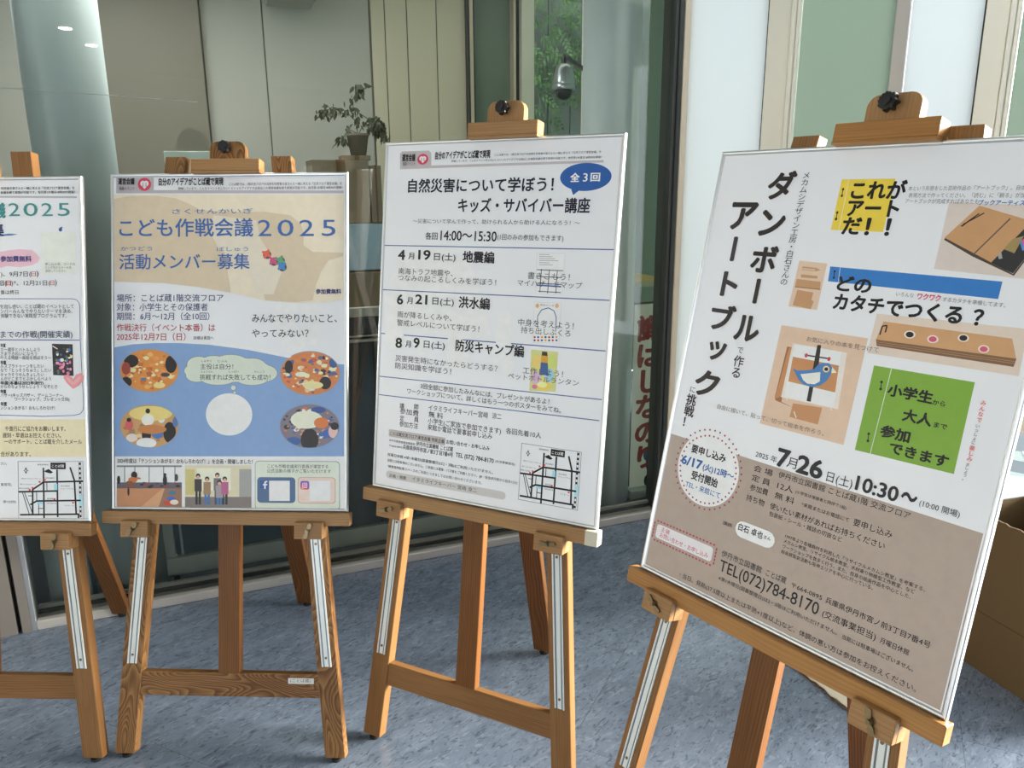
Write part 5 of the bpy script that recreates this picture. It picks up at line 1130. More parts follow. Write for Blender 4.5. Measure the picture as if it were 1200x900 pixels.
2;35;4;81;p;5291,5408,5215,5385,5207,5341,5257,5313,5318,5326,5363,5366
2;35;5;84;p;5673,5121,5682,5070,5749,5048,5823,5095,5775,5150,5700,5145
2;35;9;74;p;4734,4928,4728,4985,4709,5034,4681,5071,4646,5091,4609,5091,4575,5071,4546,5035,4528,4985,4522,4929,4528,4873,4547,4823,4575,4786,4610,4767,4646,4767,4681,4786,4709,4823,4728,4872
2;35;9;74;p;5718,5336,5708,5392,5682,5442,5642,5479,5593,5498,5540,5499,5491,5479,5451,5443,5424,5393,5415,5337,5424,5281,5451,5232,5491,5195,5540,5175,5593,5175,5642,5194,5682,5231,5708,5280
2;35;9;69;p;5514,5392,5498,5425,5452,5455,5381,5477,5295,5489,5203,5490,5116,5478,5046,5457,5000,5427,4984,5393,5000,5360,5046,5330,5116,5308,5203,5296,5295,5295,5381,5307,5452,5329,5498,5358
2;35;9;88;p;5842,4835,5865,4869,5865,4904,5835,4935,5798,4951,5758,4951,5721,4935,5691,4905,5672,4864,5665,4817,5672,4770,5691,4729,5711,4706,5718,4711,5734,4724,5758,4744,5786,4770,5815,4801
2;35;9;89;p;5098,5119,5088,5142,5062,5162,5022,5176,4972,5184,4920,5184,4870,5177,4830,5162,4804,5143,4794,5120,4804,5098,4830,5078,4870,5063,4920,5055,4972,5055,5022,5063,5062,5077,5088,5097
2;36;2;90;e;99.6,646.1,78.2,56.4,36
2;36;3;91;e;99.6,646.1,76,54.2,36
2;36;4;92;p;592,6810,567,6796,568,6780,601,6768,624,6782,623,6808
2;36;5;93;p;1389,6234,1326,6287,1258,6275,1212,6234,1257,6195,1322,6188
2;36;6;94;p;617,6660,524,6675,452,6615,483,6558,591,6532,617,6593
2;36;7;93;p;505,6705,437,6714,396,6685,429,6643,483,6639,533,6673
2;36;5;94;p;934,6846,952,6814,994,6806,1026,6831,1020,6865,971,6871
2;36;6;95;p;424,6481,391,6462,387,6417,430,6405,495,6425,473,6463
2;36;7;93;p;321,6532,318,6484,389,6466,445,6502,423,6537,370,6557
2;36;4;93;p;1139,6083,1088,6056,1057,6019,1106,5990,1164,5989,1178,6041
2;36;5;92;p;752,6187,717,6180,707,6142,756,6132,804,6153,794,6176
2;36;7;92;p;893,6850,863,6861,843,6844,841,6825,875,6818,889,6832
2;36;5;95;p;741,6771,722,6755,740,6739,767,6740,781,6753,769,6768
2;36;6;95;p;1519,6646,1468,6615,1490,6567,1569,6578,1586,6601,1576,6637
2;36;7;95;p;1247,6133,1212,6118,1195,6078,1235,6062,1294,6075,1289,6103
2;36;6;94;p;1332,6757,1284,6745,1266,6704,1309,6684,1359,6685,1361,6725
2;36;4;94;p;633,6169,610,6146,613,6111,655,6100,683,6126,674,6151
2;36;6;94;p;814,6093,742,6112,676,6102,659,6053,730,6006,794,6035
2;36;7;95;p;1199,6756,1108,6730,1129,6675,1209,6675,1271,6692,1268,6742
2;36;5;92;p;830,6708,791,6774,706,6759,644,6708,689,6657,782,6664
2;36;7;92;p;617,6748,591,6722,603,6695,640,6677,667,6704,670,6741
2;36;4;95;p;1400,6477,1376,6473,1352,6449,1382,6437,1413,6441,1420,6460
2;36;7;95;p;1252,6548,1202,6512,1179,6460,1254,6428,1314,6467,1311,6518
2;36;5;93;p;749,6299,803,6251,867,6245,921,6277,903,6321,816,6324
2;36;7;94;p;815,6491,754,6500,733,6438,787,6391,869,6419,877,6469
2;36;4;94;p;1068,6908,1080,6867,1132,6845,1180,6886,1171,6929,1099,6948
2;36;5;93;p;541,6780,532,6796,509,6790,489,6775,513,6765,535,6758
2;36;7;95;p;1227,6085,1178,6067,1187,6031,1220,6019,1262,6033,1254,6062
2;36;4;92;p;1138,6064,1125,6042,1137,6022,1167,6027,1178,6040,1166,6060
2;36;6;92;p;929,6330,920,6286,987,6239,1056,6246,1081,6309,1029,6345
2;36;5;93;p;700,6794,605,6758,613,6694,705,6672,773,6700,760,6759
2;36;5;94;p;1051,6679,974,6730,887,6705,890,6642,947,6613,1015,6634
2;36;5;94;p;1241,6857,1178,6835,1179,6803,1219,6787,1270,6794,1279,6823
2;36;6;95;p;939,6517,893,6541,840,6526,830,6489,883,6475,925,6481
2;36;4;95;p;462,6765,446,6732,458,6701,508,6703,514,6729,496,6762
2;36;4;93;p;927,6157,901,6173,871,6155,871,6125,902,6121,933,6130
2;36;6;95;p;1068,6025,1010,6022,976,5996,1009,5953,1072,5962,1097,6001
2;36;7;95;p;1228,6169,1199,6161,1193,6142,1205,6131,1235,6134,1250,6151
2;36;9;96;p;1605,6132,1570,6199,1472,6258,1320,6302,1134,6327,936,6328,751,6305,599,6263,500,6204,466,6138,501,6071,600,6012,752,5967,938,5943,1136,5942,1319,5968,1454,6025,1546,6083
2;36;9;97;p;1127,6297,1116,6349,1087,6395,1043,6429,988,6447,930,6448,876,6430,831,6396,802,6351,792,6299,803,6247,832,6201,876,6167,931,6149,989,6148,1044,6166,1088,6200,1117,6245
2;36;9;74;p;1021,6070,1017,6092,1007,6112,991,6126,971,6134,950,6134,930,6127,914,6112,903,6093,900,6071,903,6048,914,6029,930,6014,950,6006,971,6006,991,6014,1007,6028,1018,6048
2;36;9;98;p;571,6436,565,6482,546,6523,518,6553,483,6570,446,6570,411,6554,383,6524,364,6483,358,6437,365,6390,383,6349,412,6319,447,6303,484,6302,518,6318,547,6349,565,6389
2;36;9;74;p;526,6300,522,6319,512,6335,495,6347,476,6354,454,6354,435,6348,418,6336,408,6319,404,6301,408,6282,419,6266,435,6254,455,6247,476,6247,496,6253,512,6265,523,6282
2;36;9;99;p;1452,6539,1429,6580,1363,6616,1262,6644,1138,6658,1006,6659,882,6646,781,6620,715,6584,693,6544,716,6503,782,6466,883,6439,1007,6424,1139,6423,1263,6437,1364,6463,1429,6499
2;36;9;74;p;1042,6688,1034,6744,1013,6793,981,6829,941,6849,899,6849,859,6830,827,6794,806,6745,799,6689,806,6634,827,6585,860,6548,900,6529,942,6528,981,6547,1014,6584,1035,6632
2;36;9;100;p;1185,6893,1169,6940,1123,6981,1051,7001,967,7003,880,6997,797,6985,723,6969,669,6943,653,6897,670,6850,716,6809,787,6778,874,6762,966,6761,1053,6777,1124,6806,1170,6847
2;36;9;101;p;1361,6648,1351,6694,1325,6735,1285,6766,1235,6782,1182,6783,1133,6767,1092,6737,1066,6696,1057,6650,1066,6603,1093,6563,1133,6532,1183,6516,1236,6515,1285,6531,1326,6561,1352,6602
2;36;9;74;p;1694,6619,1669,6706,1613,6772,1559,6821,1513,6854,1482,6874,1444,6855,1399,6795,1371,6714,1361,6621,1371,6528,1400,6447,1445,6386,1500,6353,1557,6353,1612,6385,1656,6445,1685,6526
2;36;9;102;p;1407,6269,1402,6306,1386,6338,1362,6363,1332,6376,1300,6376,1271,6363,1246,6339,1231,6307,1225,6269,1231,6232,1247,6200,1271,6175,1301,6162,1333,6162,1362,6175,1386,6199,1402,6231
2;36;9;103;p;692,6761,683,6798,656,6831,615,6855,566,6868,513,6869,467,6854,431,6827,397,6799,387,6763,397,6725,423,6692,464,6668,514,6655,566,6654,616,6667,656,6691,683,6724
2;36;9;104;p;1741,6350,1751,6394,1738,6435,1718,6465,1693,6482,1667,6482,1642,6466,1622,6436,1609,6395,1604,6349,1609,6302,1622,6262,1643,6231,1667,6215,1680,6220,1692,6239,1709,6269,1726,6307
2;37;2;105;e;516,643.7,78,57,36
2;37;3;106;e;516,643.7,75.8,54.8,36
2;37;5;107;p;5307,6319,5294,6293,5318,6281,5351,6282,5350,6309,5332,6317
2;37;7;108;p;5161,6451,5135,6444,5125,6417,5156,6410,5195,6417,5192,6441
2;37;4;109;p;5485,6746,5451,6755,5407,6748,5422,6715,5455,6697,5489,6717
2;37;7;110;p;4954,6264,4899,6202,4989,6184,5081,6184,5070,6247,5014,6294
2;37;5;108;p;5005,6480,4930,6468,4908,6439,4931,6398,4989,6390,5034,6436
2;37;7;108;p;5433,6258,5415,6238,5445,6222,5476,6218,5496,6246,5468,6256
2;37;4;109;p;5185,6908,5142,6905,5117,6873,5142,6847,5182,6842,5222,6876
2;37;5;107;p;5625,6367,5582,6309,5637,6282,5728,6271,5732,6325,5698,6368
2;37;6;110;p;5066,6293,4977,6303,4940,6236,4984,6181,5068,6187,5092,6245
2;37;5;109;p;5053,6039,5013,6066,4977,6067,4966,6031,4978,6006,5031,6005
2;37;5;108;p;5702,6220,5700,6197,5718,6185,5752,6194,5759,6215,5728,6233
2;37;6;109;p;4787,6486,4831,6444,4894,6432,4958,6458,4945,6500,4857,6516
2;37;7;111;p;4668,6799,4648,6808,4624,6797,4618,6781,4648,6769,4675,6776
2;37;4;112;p;4741,6278,4737,6253,4758,6231,4792,6236,4801,6263,4775,6283
2;37;5;110;p;5535,6754,5513,6724,5522,6700,5568,6687,5604,6709,5589,6748
2;37;4;108;p;5132,6893,5107,6876,5114,6856,5132,6846,5163,6853,5149,6878
2;37;5;112;p;5193,6843,5155,6849,5139,6824,5156,6809,5191,6801,5209,6825
2;37;7;111;p;5863,6565,5843,6570,5825,6557,5834,6544,5857,6540,5876,6550
2;37;4;111;p;5024,6484,4974,6433,5036,6390,5118,6415,5154,6448,5094,6473
2;37;6;110;p;4817,6599,4766,6622,4732,6609,4734,6572,4763,6555,4793,6570
2;37;6;109;p;4785,6581,4730,6524,4791,6496,4869,6491,4897,6538,4865,6566
2;37;4;108;p;4967,6279,4961,6264,4968,6240,5009,6238,5021,6265,5002,6282
2;37;5;107;p;5712,6607,5647,6613,5582,6606,5547,6544,5641,6498,5709,6543
2;37;6;108;p;5690,6426,5636,6388,5664,6342,5731,6357,5769,6376,5741,6408
2;37;7;110;p;5738,6576,5717,6543,5746,6503,5784,6507,5819,6543,5789,6574
2;37;4;107;p;5378,6584,5344,6580,5332,6563,5344,6547,5375,6548,5395,6561
2;37;5;110;p;5606,6544,5603,6522,5620,6503,5649,6512,5667,6531,5637,6555
2;37;7;112;p;4702,6802,4644,6782,4664,6737,4700,6727,4733,6741,4733,6773
2;37;4;111;p;5558,6622,5504,6601,5460,6548,5526,6508,5575,6522,5608,6579
2;37;5;108;p;4888,6186,4856,6207,4812,6182,4794,6144,4853,6115,4896,6147
2;37;5;108;p;4627,6513,4540,6522,4486,6460,4538,6402,4623,6425,4655,6458
2;37;6;111;p;5518,6494,5496,6479,5511,6466,5534,6459,5549,6472,5537,6486
2;37;7;107;p;4526,6579,4509,6556,4528,6537,4552,6530,4578,6554,4562,6576
2;37;4;112;p;5354,6661,5319,6640,5349,6614,5400,6621,5424,6641,5395,6662
2;37;5;109;p;5492,6681,5468,6639,5518,6612,5586,6612,5590,6654,5564,6694
2;37;6;107;p;5020,6446,4935,6437,4932,6398,4977,6369,5033,6367,5049,6422
2;37;7;110;p;4755,6529,4696,6520,4666,6499,4706,6469,4743,6478,4781,6501
2;37;5;109;p;5707,6659,5684,6669,5655,6659,5655,6637,5686,6618,5716,6641
2;37;7;110;p;4985,6408,4932,6419,4904,6372,4918,6339,4986,6341,5015,6369
2;37;6;111;p;5347,6883,5309,6896,5260,6900,5239,6861,5291,6848,5334,6853
2;37;7;110;p;5536,6680,5457,6702,5386,6664,5404,6621,5475,6587,5514,6630
2;37;4;111;p;5074,6791,5009,6796,4938,6769,4954,6728,5044,6703,5089,6741
2;37;5;107;p;5258,6716,5233,6699,5265,6677,5292,6687,5319,6705,5289,6728
2;37;7;111;p;5136,6223,5135,6171,5189,6153,5267,6175,5274,6219,5193,6253
2;37;5;107;p;4949,6835,4904,6789,4981,6764,5056,6771,5095,6816,5029,6851
2;37;6;107;p;4799,6570,4768,6560,4746,6521,4801,6505,4835,6525,4840,6552
2;37;7;107;p;5263,6199,5216,6229,5163,6206,5162,6174,5188,6155,5247,6162
2;37;4;108;p;5319,6668,5287,6698,5205,6718,5169,6658,5233,6607,5300,6625
2;37;5;111;p;5227,6345,5148,6370,5104,6340,5110,6280,5173,6279,5205,6301
2;37;6;111;p;5632,6118,5600,6125,5597,6100,5606,6080,5640,6087,5664,6104
2;37;7;112;p;4869,6122,4835,6115,4822,6090,4850,6071,4878,6077,4896,6098
2;37;6;109;p;5047,6640,5010,6585,5077,6559,5149,6557,5143,6612,5114,6651
2;37;4;107;p;5322,6771,5265,6776,5210,6746,5252,6714,5313,6693,5329,6732
2;37;5;110;p;5660,6306,5635,6262,5685,6215,5745,6252,5783,6296,5712,6326
2;37;7;111;p;4861,6549,4809,6556,4791,6519,4814,6487,4856,6482,4880,6518
2;37;5;111;p;5437,6844,5430,6865,5400,6859,5388,6844,5399,6825,5435,6824
2;37;6;109;p;4971,6592,4972,6553,5026,6540,5064,6568,5059,6593,5006,6606
2;37;7;111;p;4912,6671,4937,6640,5000,6613,5028,6658,5033,6712,4955,6696
2;37;5;107;p;4892,6777,4828,6830,4748,6819,4722,6774,4741,6716,4823,6724
2;37;6;109;p;5125,6447,5097,6430,5104,6400,5143,6395,5161,6415,5167,6444
2;37;5;108;p;4914,6078,4849,6098,4805,6048,4848,6019,4906,5997,4935,6047
2;37;6;107;p;5297,6155,5273,6145,5258,6120,5295,6102,5339,6119,5330,6148
2;37;7;112;p;5057,6264,5031,6251,5048,6233,5073,6239,5093,6249,5074,6268
2;37;4;110;p;4650,6227,4671,6197,4725,6165,4751,6207,4747,6249,4687,6260
2;37;5;110;p;5301,6248,5321,6209,5364,6168,5405,6199,5415,6241,5372,6255
2;37;6;111;p;4591,6471,4577,6451,4587,6427,4627,6432,4638,6449,4623,6466
2;37;7;111;p;5175,6548,5169,6532,5190,6515,5211,6525,5230,6543,5204,6554
2;37;4;111;p;5044,6484,5039,6446,5062,6435,5112,6438,5121,6466,5075,6483
2;37;7;111;p;4949,6578,4931,6543,4970,6532,5031,6538,5034,6571,4987,6597
2;37;4;109;p;5257,6119,5247,6059,5320,6047,5387,6094,5343,6136,5286,6162
2;37;6;108;p;4687,6410,4671,6389,4694,6368,4732,6364,4751,6389,4732,6419
2;37;7;112;p;5668,6312,5624,6313,5588,6302,5602,6270,5638,6273,5677,6284
2;37;5;111;p;4961,6728,4968,6703,5014,6685,5038,6714,5031,6741,4997,6738
2;37;6;110;p;5693,6400,5606,6434,5533,6382,5593,6330,5657,6313,5695,6360
2;37;7;108;p;4728,6332,4704,6375,4649,6360,4627,6329,4647,6306,4696,6301
2;37;4;109;p;5136,6081,5098,6031,5175,5997,5241,6022,5247,6076,5177,6099
2;37;6;112;p;5054,6651,5009,6689,4937,6685,4918,6650,4946,6621,5019,6619
2;37;5;108;p;4596,6205,4564,6212,4538,6188,4556,6166,4592,6170,4610,6184
2;37;7;112;p;5464,6734,5422,6687,5421,6641,5488,6638,5544,6667,5535,6701
2;37;5;108;p;4482,6280,4484,6253,4521,6244,4542,6267,4538,6298,4495,6300
2;37;6;112;p;5604,6368,5552,6354,5547,6325,5601,6303,5651,6325,5647,6352
2;37;4;107;p;5288,6868,5257,6868,5242,6857,5261,6847,5289,6847,5298,6858
2;37;5;107;p;5012,6042,4954,6012,4999,5972,5070,5948,5105,5996,5070,6057
2;37;6;112;p;5302,6315,5243,6349,5174,6306,5161,6257,5257,6217,5333,6262
2;37;7;110;p;5868,6432,5838,6453,5808,6448,5789,6411,5816,6388,5853,6402
2;37;9;113;p;5502,6271,5477,6350,5405,6419,5294,6471,5158,6500,5013,6500,4877,6474,4766,6423,4694,6354,4669,6275,4694,6196,4766,6127,4877,6075,5014,6047,5158,6046,5294,6073,5405,6123,5477,6192
2;37;9;114;p;5653,6352,5642,6399,5609,6441,5559,6471,5497,6488,5431,6488,5370,6473,5319,6442,5286,6401,5275,6354,5287,6307,5319,6266,5370,6235,5432,6219,5497,6218,5559,6234,5609,6265,5642,6306
2;37;9;74;p;5388,6792,5375,6896,5330,6971,5261,6980,5194,6985,5128,6986,5061,6982,4992,6973,4947,6898,4934,6795,4948,6692,4987,6601,5048,6533,5122,6497,5201,6496,5275,6532,5335,6599,5375,6689
2;37;9;115;p;5782,6626,5773,6663,5746,6696,5706,6721,5657,6734,5604,6735,5555,6722,5515,6698,5488,6665,5479,6627,5488,6590,5515,6557,5555,6532,5604,6519,5657,6518,5706,6531,5746,6555,5773,6588
2;37;9;116;p;5888,6570,5871,6624,5843,6671,5816,6708,5788,6733,5746,6733,5706,6714,5674,6677,5653,6628,5646,6572,5653,6515,5674,6466,5706,6429,5746,6409,5788,6409,5827,6428,5859,6465,5880,6514
2;37;9;74;p;5910,6433,5904,6467,5886,6497,5857,6519,5823,6531,5786,6531,5752,6519,5723,6498,5705,6468,5699,6434,5705,6401,5724,6371,5752,6349,5786,6337,5823,6336,5857,6348,5886,6370,5904,6399
2;37;9;117;p;4934,6823,4922,6860,4889,6894,4839,6918,4788,6917,4743,6898,4697,6874,4655,6849,4619,6825,4590,6802,4570,6785,4599,6754,4649,6729,4711,6716,4777,6716,4839,6728,4889,6752,4922,6785
2;37;9;118;p;5578,6024,5567,6052,5534,6077,5483,6096,5422,6106,5356,6106,5294,6097,5244,6078,5211,6054,5200,6026,5211,5998,5244,5973,5294,5954,5356,5944,5422,5944,5483,5953,5534,5971,5567,5996
2;37;9;74;p;5313,6409,5308,6424,5295,6437,5275,6447,5250,6453,5224,6453,5199,6448,5179,6438,5166,6425,5161,6410,5166,6395,5179,6382,5199,6372,5224,6366,5250,6366,5275,6371,5295,6381,5308,6394
2;8;4;119;e;312.2,500.5,106.8,33.2,20
2;8;4;119;e;229.3,488.1,32.2,22.4,20
2;8;4;119;e;223.7,515.4,29.4,18,20
2;8;4;119;e;218.2,503.4,28.3,18,20
2;8;4;119;e;312.4,485.2,48.7,24.5,20
2;8;4;119;e;367.7,490.5,37.5,20.7,20
2;8;4;119;e;400.7,509.5,33.6,22.3,20
2;8;4;119;e;367.6,525.9,40.3,15.2,20
2;8;4;119;e;279.1,526.2,43.2,14.7,20
2;8;4;119;e;268.2,482.6,34.9,19.1,20
2;8;4;119;e;319,546.7,7.2,7.1,14
2;8;4;119;e;322.3,559.2,4.5,4.4,10
2;8;5;120;e;312.2,500.5,105.1,31.6,20
2;8;5;120;e;229.3,488.1,30.5,20.7,20
2;8;5;120;e;223.7,515.4,27.8,16.4,20
2;8;5;120;e;218.2,503.4,26.7,16.4,20
2;8;5;120;e;312.4,485.2,47,22.9,20
2;8;5;120;e;367.7,490.5,35.9,19,20
2;8;5;120;e;400.7,509.5,32,20.6,20
2;8;5;120;e;367.6,525.9,38.6,13.6,20
2;8;5;120;e;279.1,526.2,41.6,13.1,20
2;8;5;120;e;268.2,482.6,33.2,17.4,20
2;8;5;120;e;319,546.7,6.1,6,14
2;8;5;120;e;322.3,559.2,3.3,3.3,10
2;38;4;121;e;307.7,614.9,60.4,54,40
2;39;1;122;p;42,7246,6049,7202,6049,8549,37,8609
2;40;2;123;p;137,7476,1842,7463,1839,8575,132,8592
2;40;3;124;p;137,7476,1842,7463,1840,7934,135,7948
2;40;3;125;p;135,7915,1840,7901,1840,8054,134,8069
2;40;4;126;p;137,7476,1842,7463,1842,7506,137,7520
2;40;5;127;p;333,7491,355,7490,354,7935,331,7936
2;40;5;127;p;602,7489,624,7488,623,7933,600,7933
2;40;5;127;p;977,7486,999,7485,998,7930,975,7930
2;40;5;127;p;1357,7483,1379,7483,1378,7927,1355,7927
2;40;5;127;p;1652,7480,1675,7480,1673,7924,1651,7924
2;40;4;128;p;134,8069,1338,8059,777,8586,132,8592
2;40;4;129;p;1394,8058,1840,8054,1839,8575,1236,8581
2;40;6;39;e;131.6,799.8,6,1.8,8
2;40;6;130;e;159.9,794,5.5,2,8
2;40;6;75;e;93.7,792.6,5.5,2.1,8
2;40;6;131;e;94.5,800.9,4,3.1,8
2;40;6;39;e;100.6,802.7,5.4,3.3,8
2;40;6;130;e;134,794.4,4.6,3.2,8
2;40;6;75;e;168.8,793.4,3.6,2.1,8
2;40;6;131;e;119.6,793.1,5.2,2.2,8
2;40;6;39;e;154.6,793.4,5.9,2.2,8
2;40;6;130;e;22.1,793.5,5.6,1.9,8
2;40;6;75;e;57.7,803.7,4.2,2.7,8
2;40;6;131;e;106.3,796.7,5.8,1.7,8
2;40;6;39;e;79.3,796.7,5.1,2.8,8
2;40;6;130;e;16.8,792.7,3.6,2.2,8
2;40;6;75;e;143,799.8,5.9,2.3,8
2;40;6;131;e;85.6,792.7,5.8,3.1,8
2;40;6;39;e;174,799.4,5.7,2.6,8
2;40;6;130;e;154.8,794.4,5.3,2.9,8
2;40;6;75;e;118.4,801.2,5.1,2.1,8
2;40;6;131;e;24.8,795.6,3.5,3.1,8
2;40;6;39;e;104.4,800,5.9,2.9,8
2;40;6;130;e;159.3,797.4,5.3,3.2,8
2;40;6;75;e;88.9,799.7,6,2,8
2;40;6;131;e;28.2,797.5,5.8,2.5,8
2;40;6;39;e;50.4,803.7,4.4,2.4,8
2;40;6;130;e;28.4,796.8,6.1,2.4,8
2;40;7;74;e;59.5,772.5,8.4,9.9,12
2;40;7;132;e;55.6,784.6,12.3,7.7,12
2;40;7;133;e;47.1,796.7,12.3,9.9,12
2;40;7;74;e;44.3,814.9,2.8,11,12
2;40;7;134;e;69.6,780.6,7.8,2.7,12
2;40;7;74;e;140.1,770.7,3.9,4.4,12
2;40;7;135;e;140,785,5.6,13.7,12
2;40;7;136;e;156,833.1,12.3,6.6,12
2;40;7;137;e;150.4,843,15.6,6.6,12
2;40;7;138;e;164.4,841.2,11.2,6.6,12
2;40;7;139;e;158.9,816.6,10,5.5,12
2;40;7;74;e;18.6,784.9,4.5,11,12
2;40;7;48;e;170.1,778.1,4.5,9.9,12
2;41;2;140;p;1925,7462,3656,7449,3654,8562,1922,8580
2;41;3;141;p;1925,7462,3656,7449,3655,8256,1923,8273
2;41;4;142;p;1936,7560,2175,7559,2174,8216,1934,8218
2;41;4;143;p;3341,7549,3656,7547,3655,8256,3340,8259
2;41;4;144;p;2231,7531,3119,7524,3118,8097,2230,8105
2;41;7;74;e;227,773.3,6.1,6.6,12
2;41;8;145;e;226.9,776,4.4,4.4,10
2;41;6;146;p;2175,7810,2364,7809,2363,8126,2174,8128
2;41;5;147;p;2196,8117,2257,8116,2257,8467,2195,8467
2;41;5;147;p;2280,8116,2341,8115,2340,8466,2279,8466
2;41;7;74;e;250.3,780.8,6.1,6.6,12
2;41;8;145;e;250.3,783.5,4.4,4.4,10
2;41;6;94;p;2408,7885,2597,7883,2596,8201,2407,8202
2;41;5;148;p;2430,8191,2491,8191,2490,8464,2429,8465
2;41;5;148;p;2513,8190,2574,8190,2574,8464,2512,8464
2;41;7;74;e;277,770.7,6.1,6.6,12
2;41;8;145;e;277,773.4,4.4,4.4,10
2;41;6;149;p;2675,7784,2864,7783,2863,8100,2674,8101
2;41;5;131;p;2697,8090,2758,8090,2757,8462,2696,8462
2;41;5;131;p;2780,8090,2841,8089,2840,8461,2779,8462
2;41;7;74;e;282.5,789.2,6.1,6.6,12
2;41;8;145;e;282.5,792,4.4,4.4,10
2;41;6;150;p;2730,7970,2919,7968,2918,8285,2729,8287
2;41;5;148;p;2752,8276,2813,8275,2812,8461,2751,8462
2;41;5;148;p;2835,8275,2896,8274,2896,8460,2835,8461
2;41;7;74;e;296.4,780.4,6.1,6.6,12
2;41;8;145;e;296.3,783.1,4.4,4.4,10
2;41;6;151;p;2869,7881,3058,7879,3057,8196,2868,8198
2;41;5;39;p;2891,8187,2952,8186,2951,8460,2890,8461
2;41;5;39;p;2974,8186,3035,8186,3034,8459,2973,8460
2;10;2;152;p;5840,7328,5890,7341,5926,7378,5940,7427,5940,8484,5926,8533,5890,8570,5840,8583,3844,8583,3795,8570,3758,8533,3745,8484,3745,7427,3758,7378,3795,7341,3844,7328
2;10;3;153;p;5835,7344,5879,7356,5911,7388,5923,7433,5923,8478,5911,8523,5879,8555,5835,8567,3850,8567,3806,8555,3773,8523,3761,8478,3761,7433,3773,7388,3806,7356,3850,7344
2;10;4;154;p;4703,7748,4747,7759,4780,7792,4792,7836,4792,8315,4780,8360,4747,8392,4703,8404,3893,8404,3849,8392,3817,8360,3805,8315,3805,7836,3817,7792,3849,7759,3893,7748
2;10;4;155;p;5742,7739,5786,7751,5818,7783,5830,7827,5830,8322,5818,8366,5786,8398,5742,8410,4941,8410,4897,8398,4865,8366,4853,8322,4853,7827,4865,7783,4897,7751,4941,7739
2;10;5;156;p;5731,7755,5772,7766,5802,7796,5813,7838,5813,8311,5802,8353,5772,8383,5731,8394,4952,8394,4910,8383,4880,8353,4869,8311,4869,7838,4880,7796,4910,7766,4952,7755
2;42;6;157;p;4081,7829,4089,7831,4095,7837,4097,7845,4097,8028,4095,8037,4089,8043,4081,8045,3893,8045,3885,8043,3879,8037,3877,8028,3877,7845,3879,7837,3885,7831,3893,7829
2;42;7;7;p;3987,8046,3987,7959,3954,7959,3954,7921,3987,7921,3987,7888,4004,7855,4037,7844,4070,7843,4070,7876,4042,7876,4029,7893,4029,7920,4067,7920,4062,7958,4028,7958,4028,8046
2;43;6;158;p;5100,7836,5125,7843,5143,7861,5149,7886,5149,8008,5143,8033,5125,8051,5100,8057,4974,8057,4949,8051,4931,8033,4924,8008,4924,7886,4931,7861,4949,7843,4974,7836
2;43;7;159;p;4941,7929,5138,8025,5127,8041,5078,8058,4995,8059,4940,8027
2;43;8;160;p;4935,7994,5039,8053,4973,8054,4940,8027
2;43;9;7;p;5075,7882,5089,7886,5099,7896,5103,7910,5103,7984,5099,7998,5089,8008,5075,8012,4998,8012,4985,8008,4975,7998,4971,7984,4971,7910,4975,7896,4985,7886,4998,7882
2;43;10;161;p;5061,7896,5075,7899,5085,7909,5089,7923,5089,7971,5085,7984,5075,7994,5061,7998,5012,7998,4998,7994,4988,7984,4985,7971,4985,7923,4988,7909,4998,7899,5012,7896
2;43;11;7;e;503.7,794.7,3.6,3.5,14
2;43;12;161;e;503.7,794.7,2.2,2.2,14
2;43;11;7;e;507.5,790.8,0.8,0.8,8
2;10;6;162;p;4114,7838,4649,7833,4648,8351,4114,8356
2;10;6;163;p;5161,7829,5698,7824,5698,8341,5160,8346
3;21;1;164;p;440,282,497,229,1266,230,1333,285,1349,581,5689,554,5693,606,458,649
3;30;4;53;e;110.2,42.7,15.5,12.8,28
3;30;5;7;e;106.3,41.1,5.9,5.4,16
3;30;5;7;e;114.1,41.3,5.9,5.4,16
3;30;5;7;p;1010,425,1196,430,1108,519
3;30;6;54;e;106.8,40.7,2,1.7,10
3;30;6;54;p;1050,426,1087,427,1090,472,1052,471
3;30;6;54;e;113.6,40.9,2,1.7,10
3;30;6;54;p;1118,428,1156,429,1158,473,1121,472
3;11;3;165;e;530.1,90.5,59.5,29.8,40
3;11;3;165;p;4971,1123,5198,1173,5041,1289
3;44;3;166;p;75,2500,6064,2451,6064,2429,75,2478
3;44;3;166;p;79,3595,6055,3533,6054,3511,79,3572
3;44;3;166;p;75,4687,6045,4632,6045,4609,75,4664
3;44;3;166;p;82,5771,6039,5701,6039,5680,82,5750
3;44;3;166;p;79,6240,6017,6171,6017,6150,79,6219
3;32;1;167;p;115,3763,364,3217,615,2819,1133,2584,1776,2540,2350,2711,2679,3070,2960,3691,3190,4472,2772,4611,218,4465
3;32;2;168;p;1103,2639,1778,2567,2123,3092,2028,3634,1585,3712,1234,3236
3;32;3;169;e;36,428.6,19.2,18.1,20
3;32;3;169;e;49.1,473,28.7,33.9,20
3;32;3;169;e;153.9,409.9,29.1,38.4,20
3;32;3;169;e;224.4,465.1,20.1,19.5,20
3;32;3;169;e;232.7,502.6,31.4,32.6,20
3;32;3;169;e;352,405.3,18.8,16.7,20
3;32;3;169;e;354.5,444.6,23.6,36.7,20
3;32;3;169;e;358.5,507.7,28.3,29,20
3;32;3;169;e;132.4,494.5,19.7,16.7,20
3;14;4;170;p;4258,2552,4948,2543,4943,3462,4282,3481
3;14;5;171;p;4270,2562,4938,2553,4932,3453,4292,3470
3;14;6;172;p;4317,2596,4568,2594,4568,2584,4317,2586
3;14;6;172;p;4320,2641,4643,2637,4643,2627,4320,2631
3;14;6;172;p;4323,2687,4717,2680,4717,2670,4323,2677
3;14;6;172;p;4326,2732,4792,2722,4792,2712,4326,2722
3;14;6;172;p;4329,2778,4591,2774,4591,2764,4329,2767
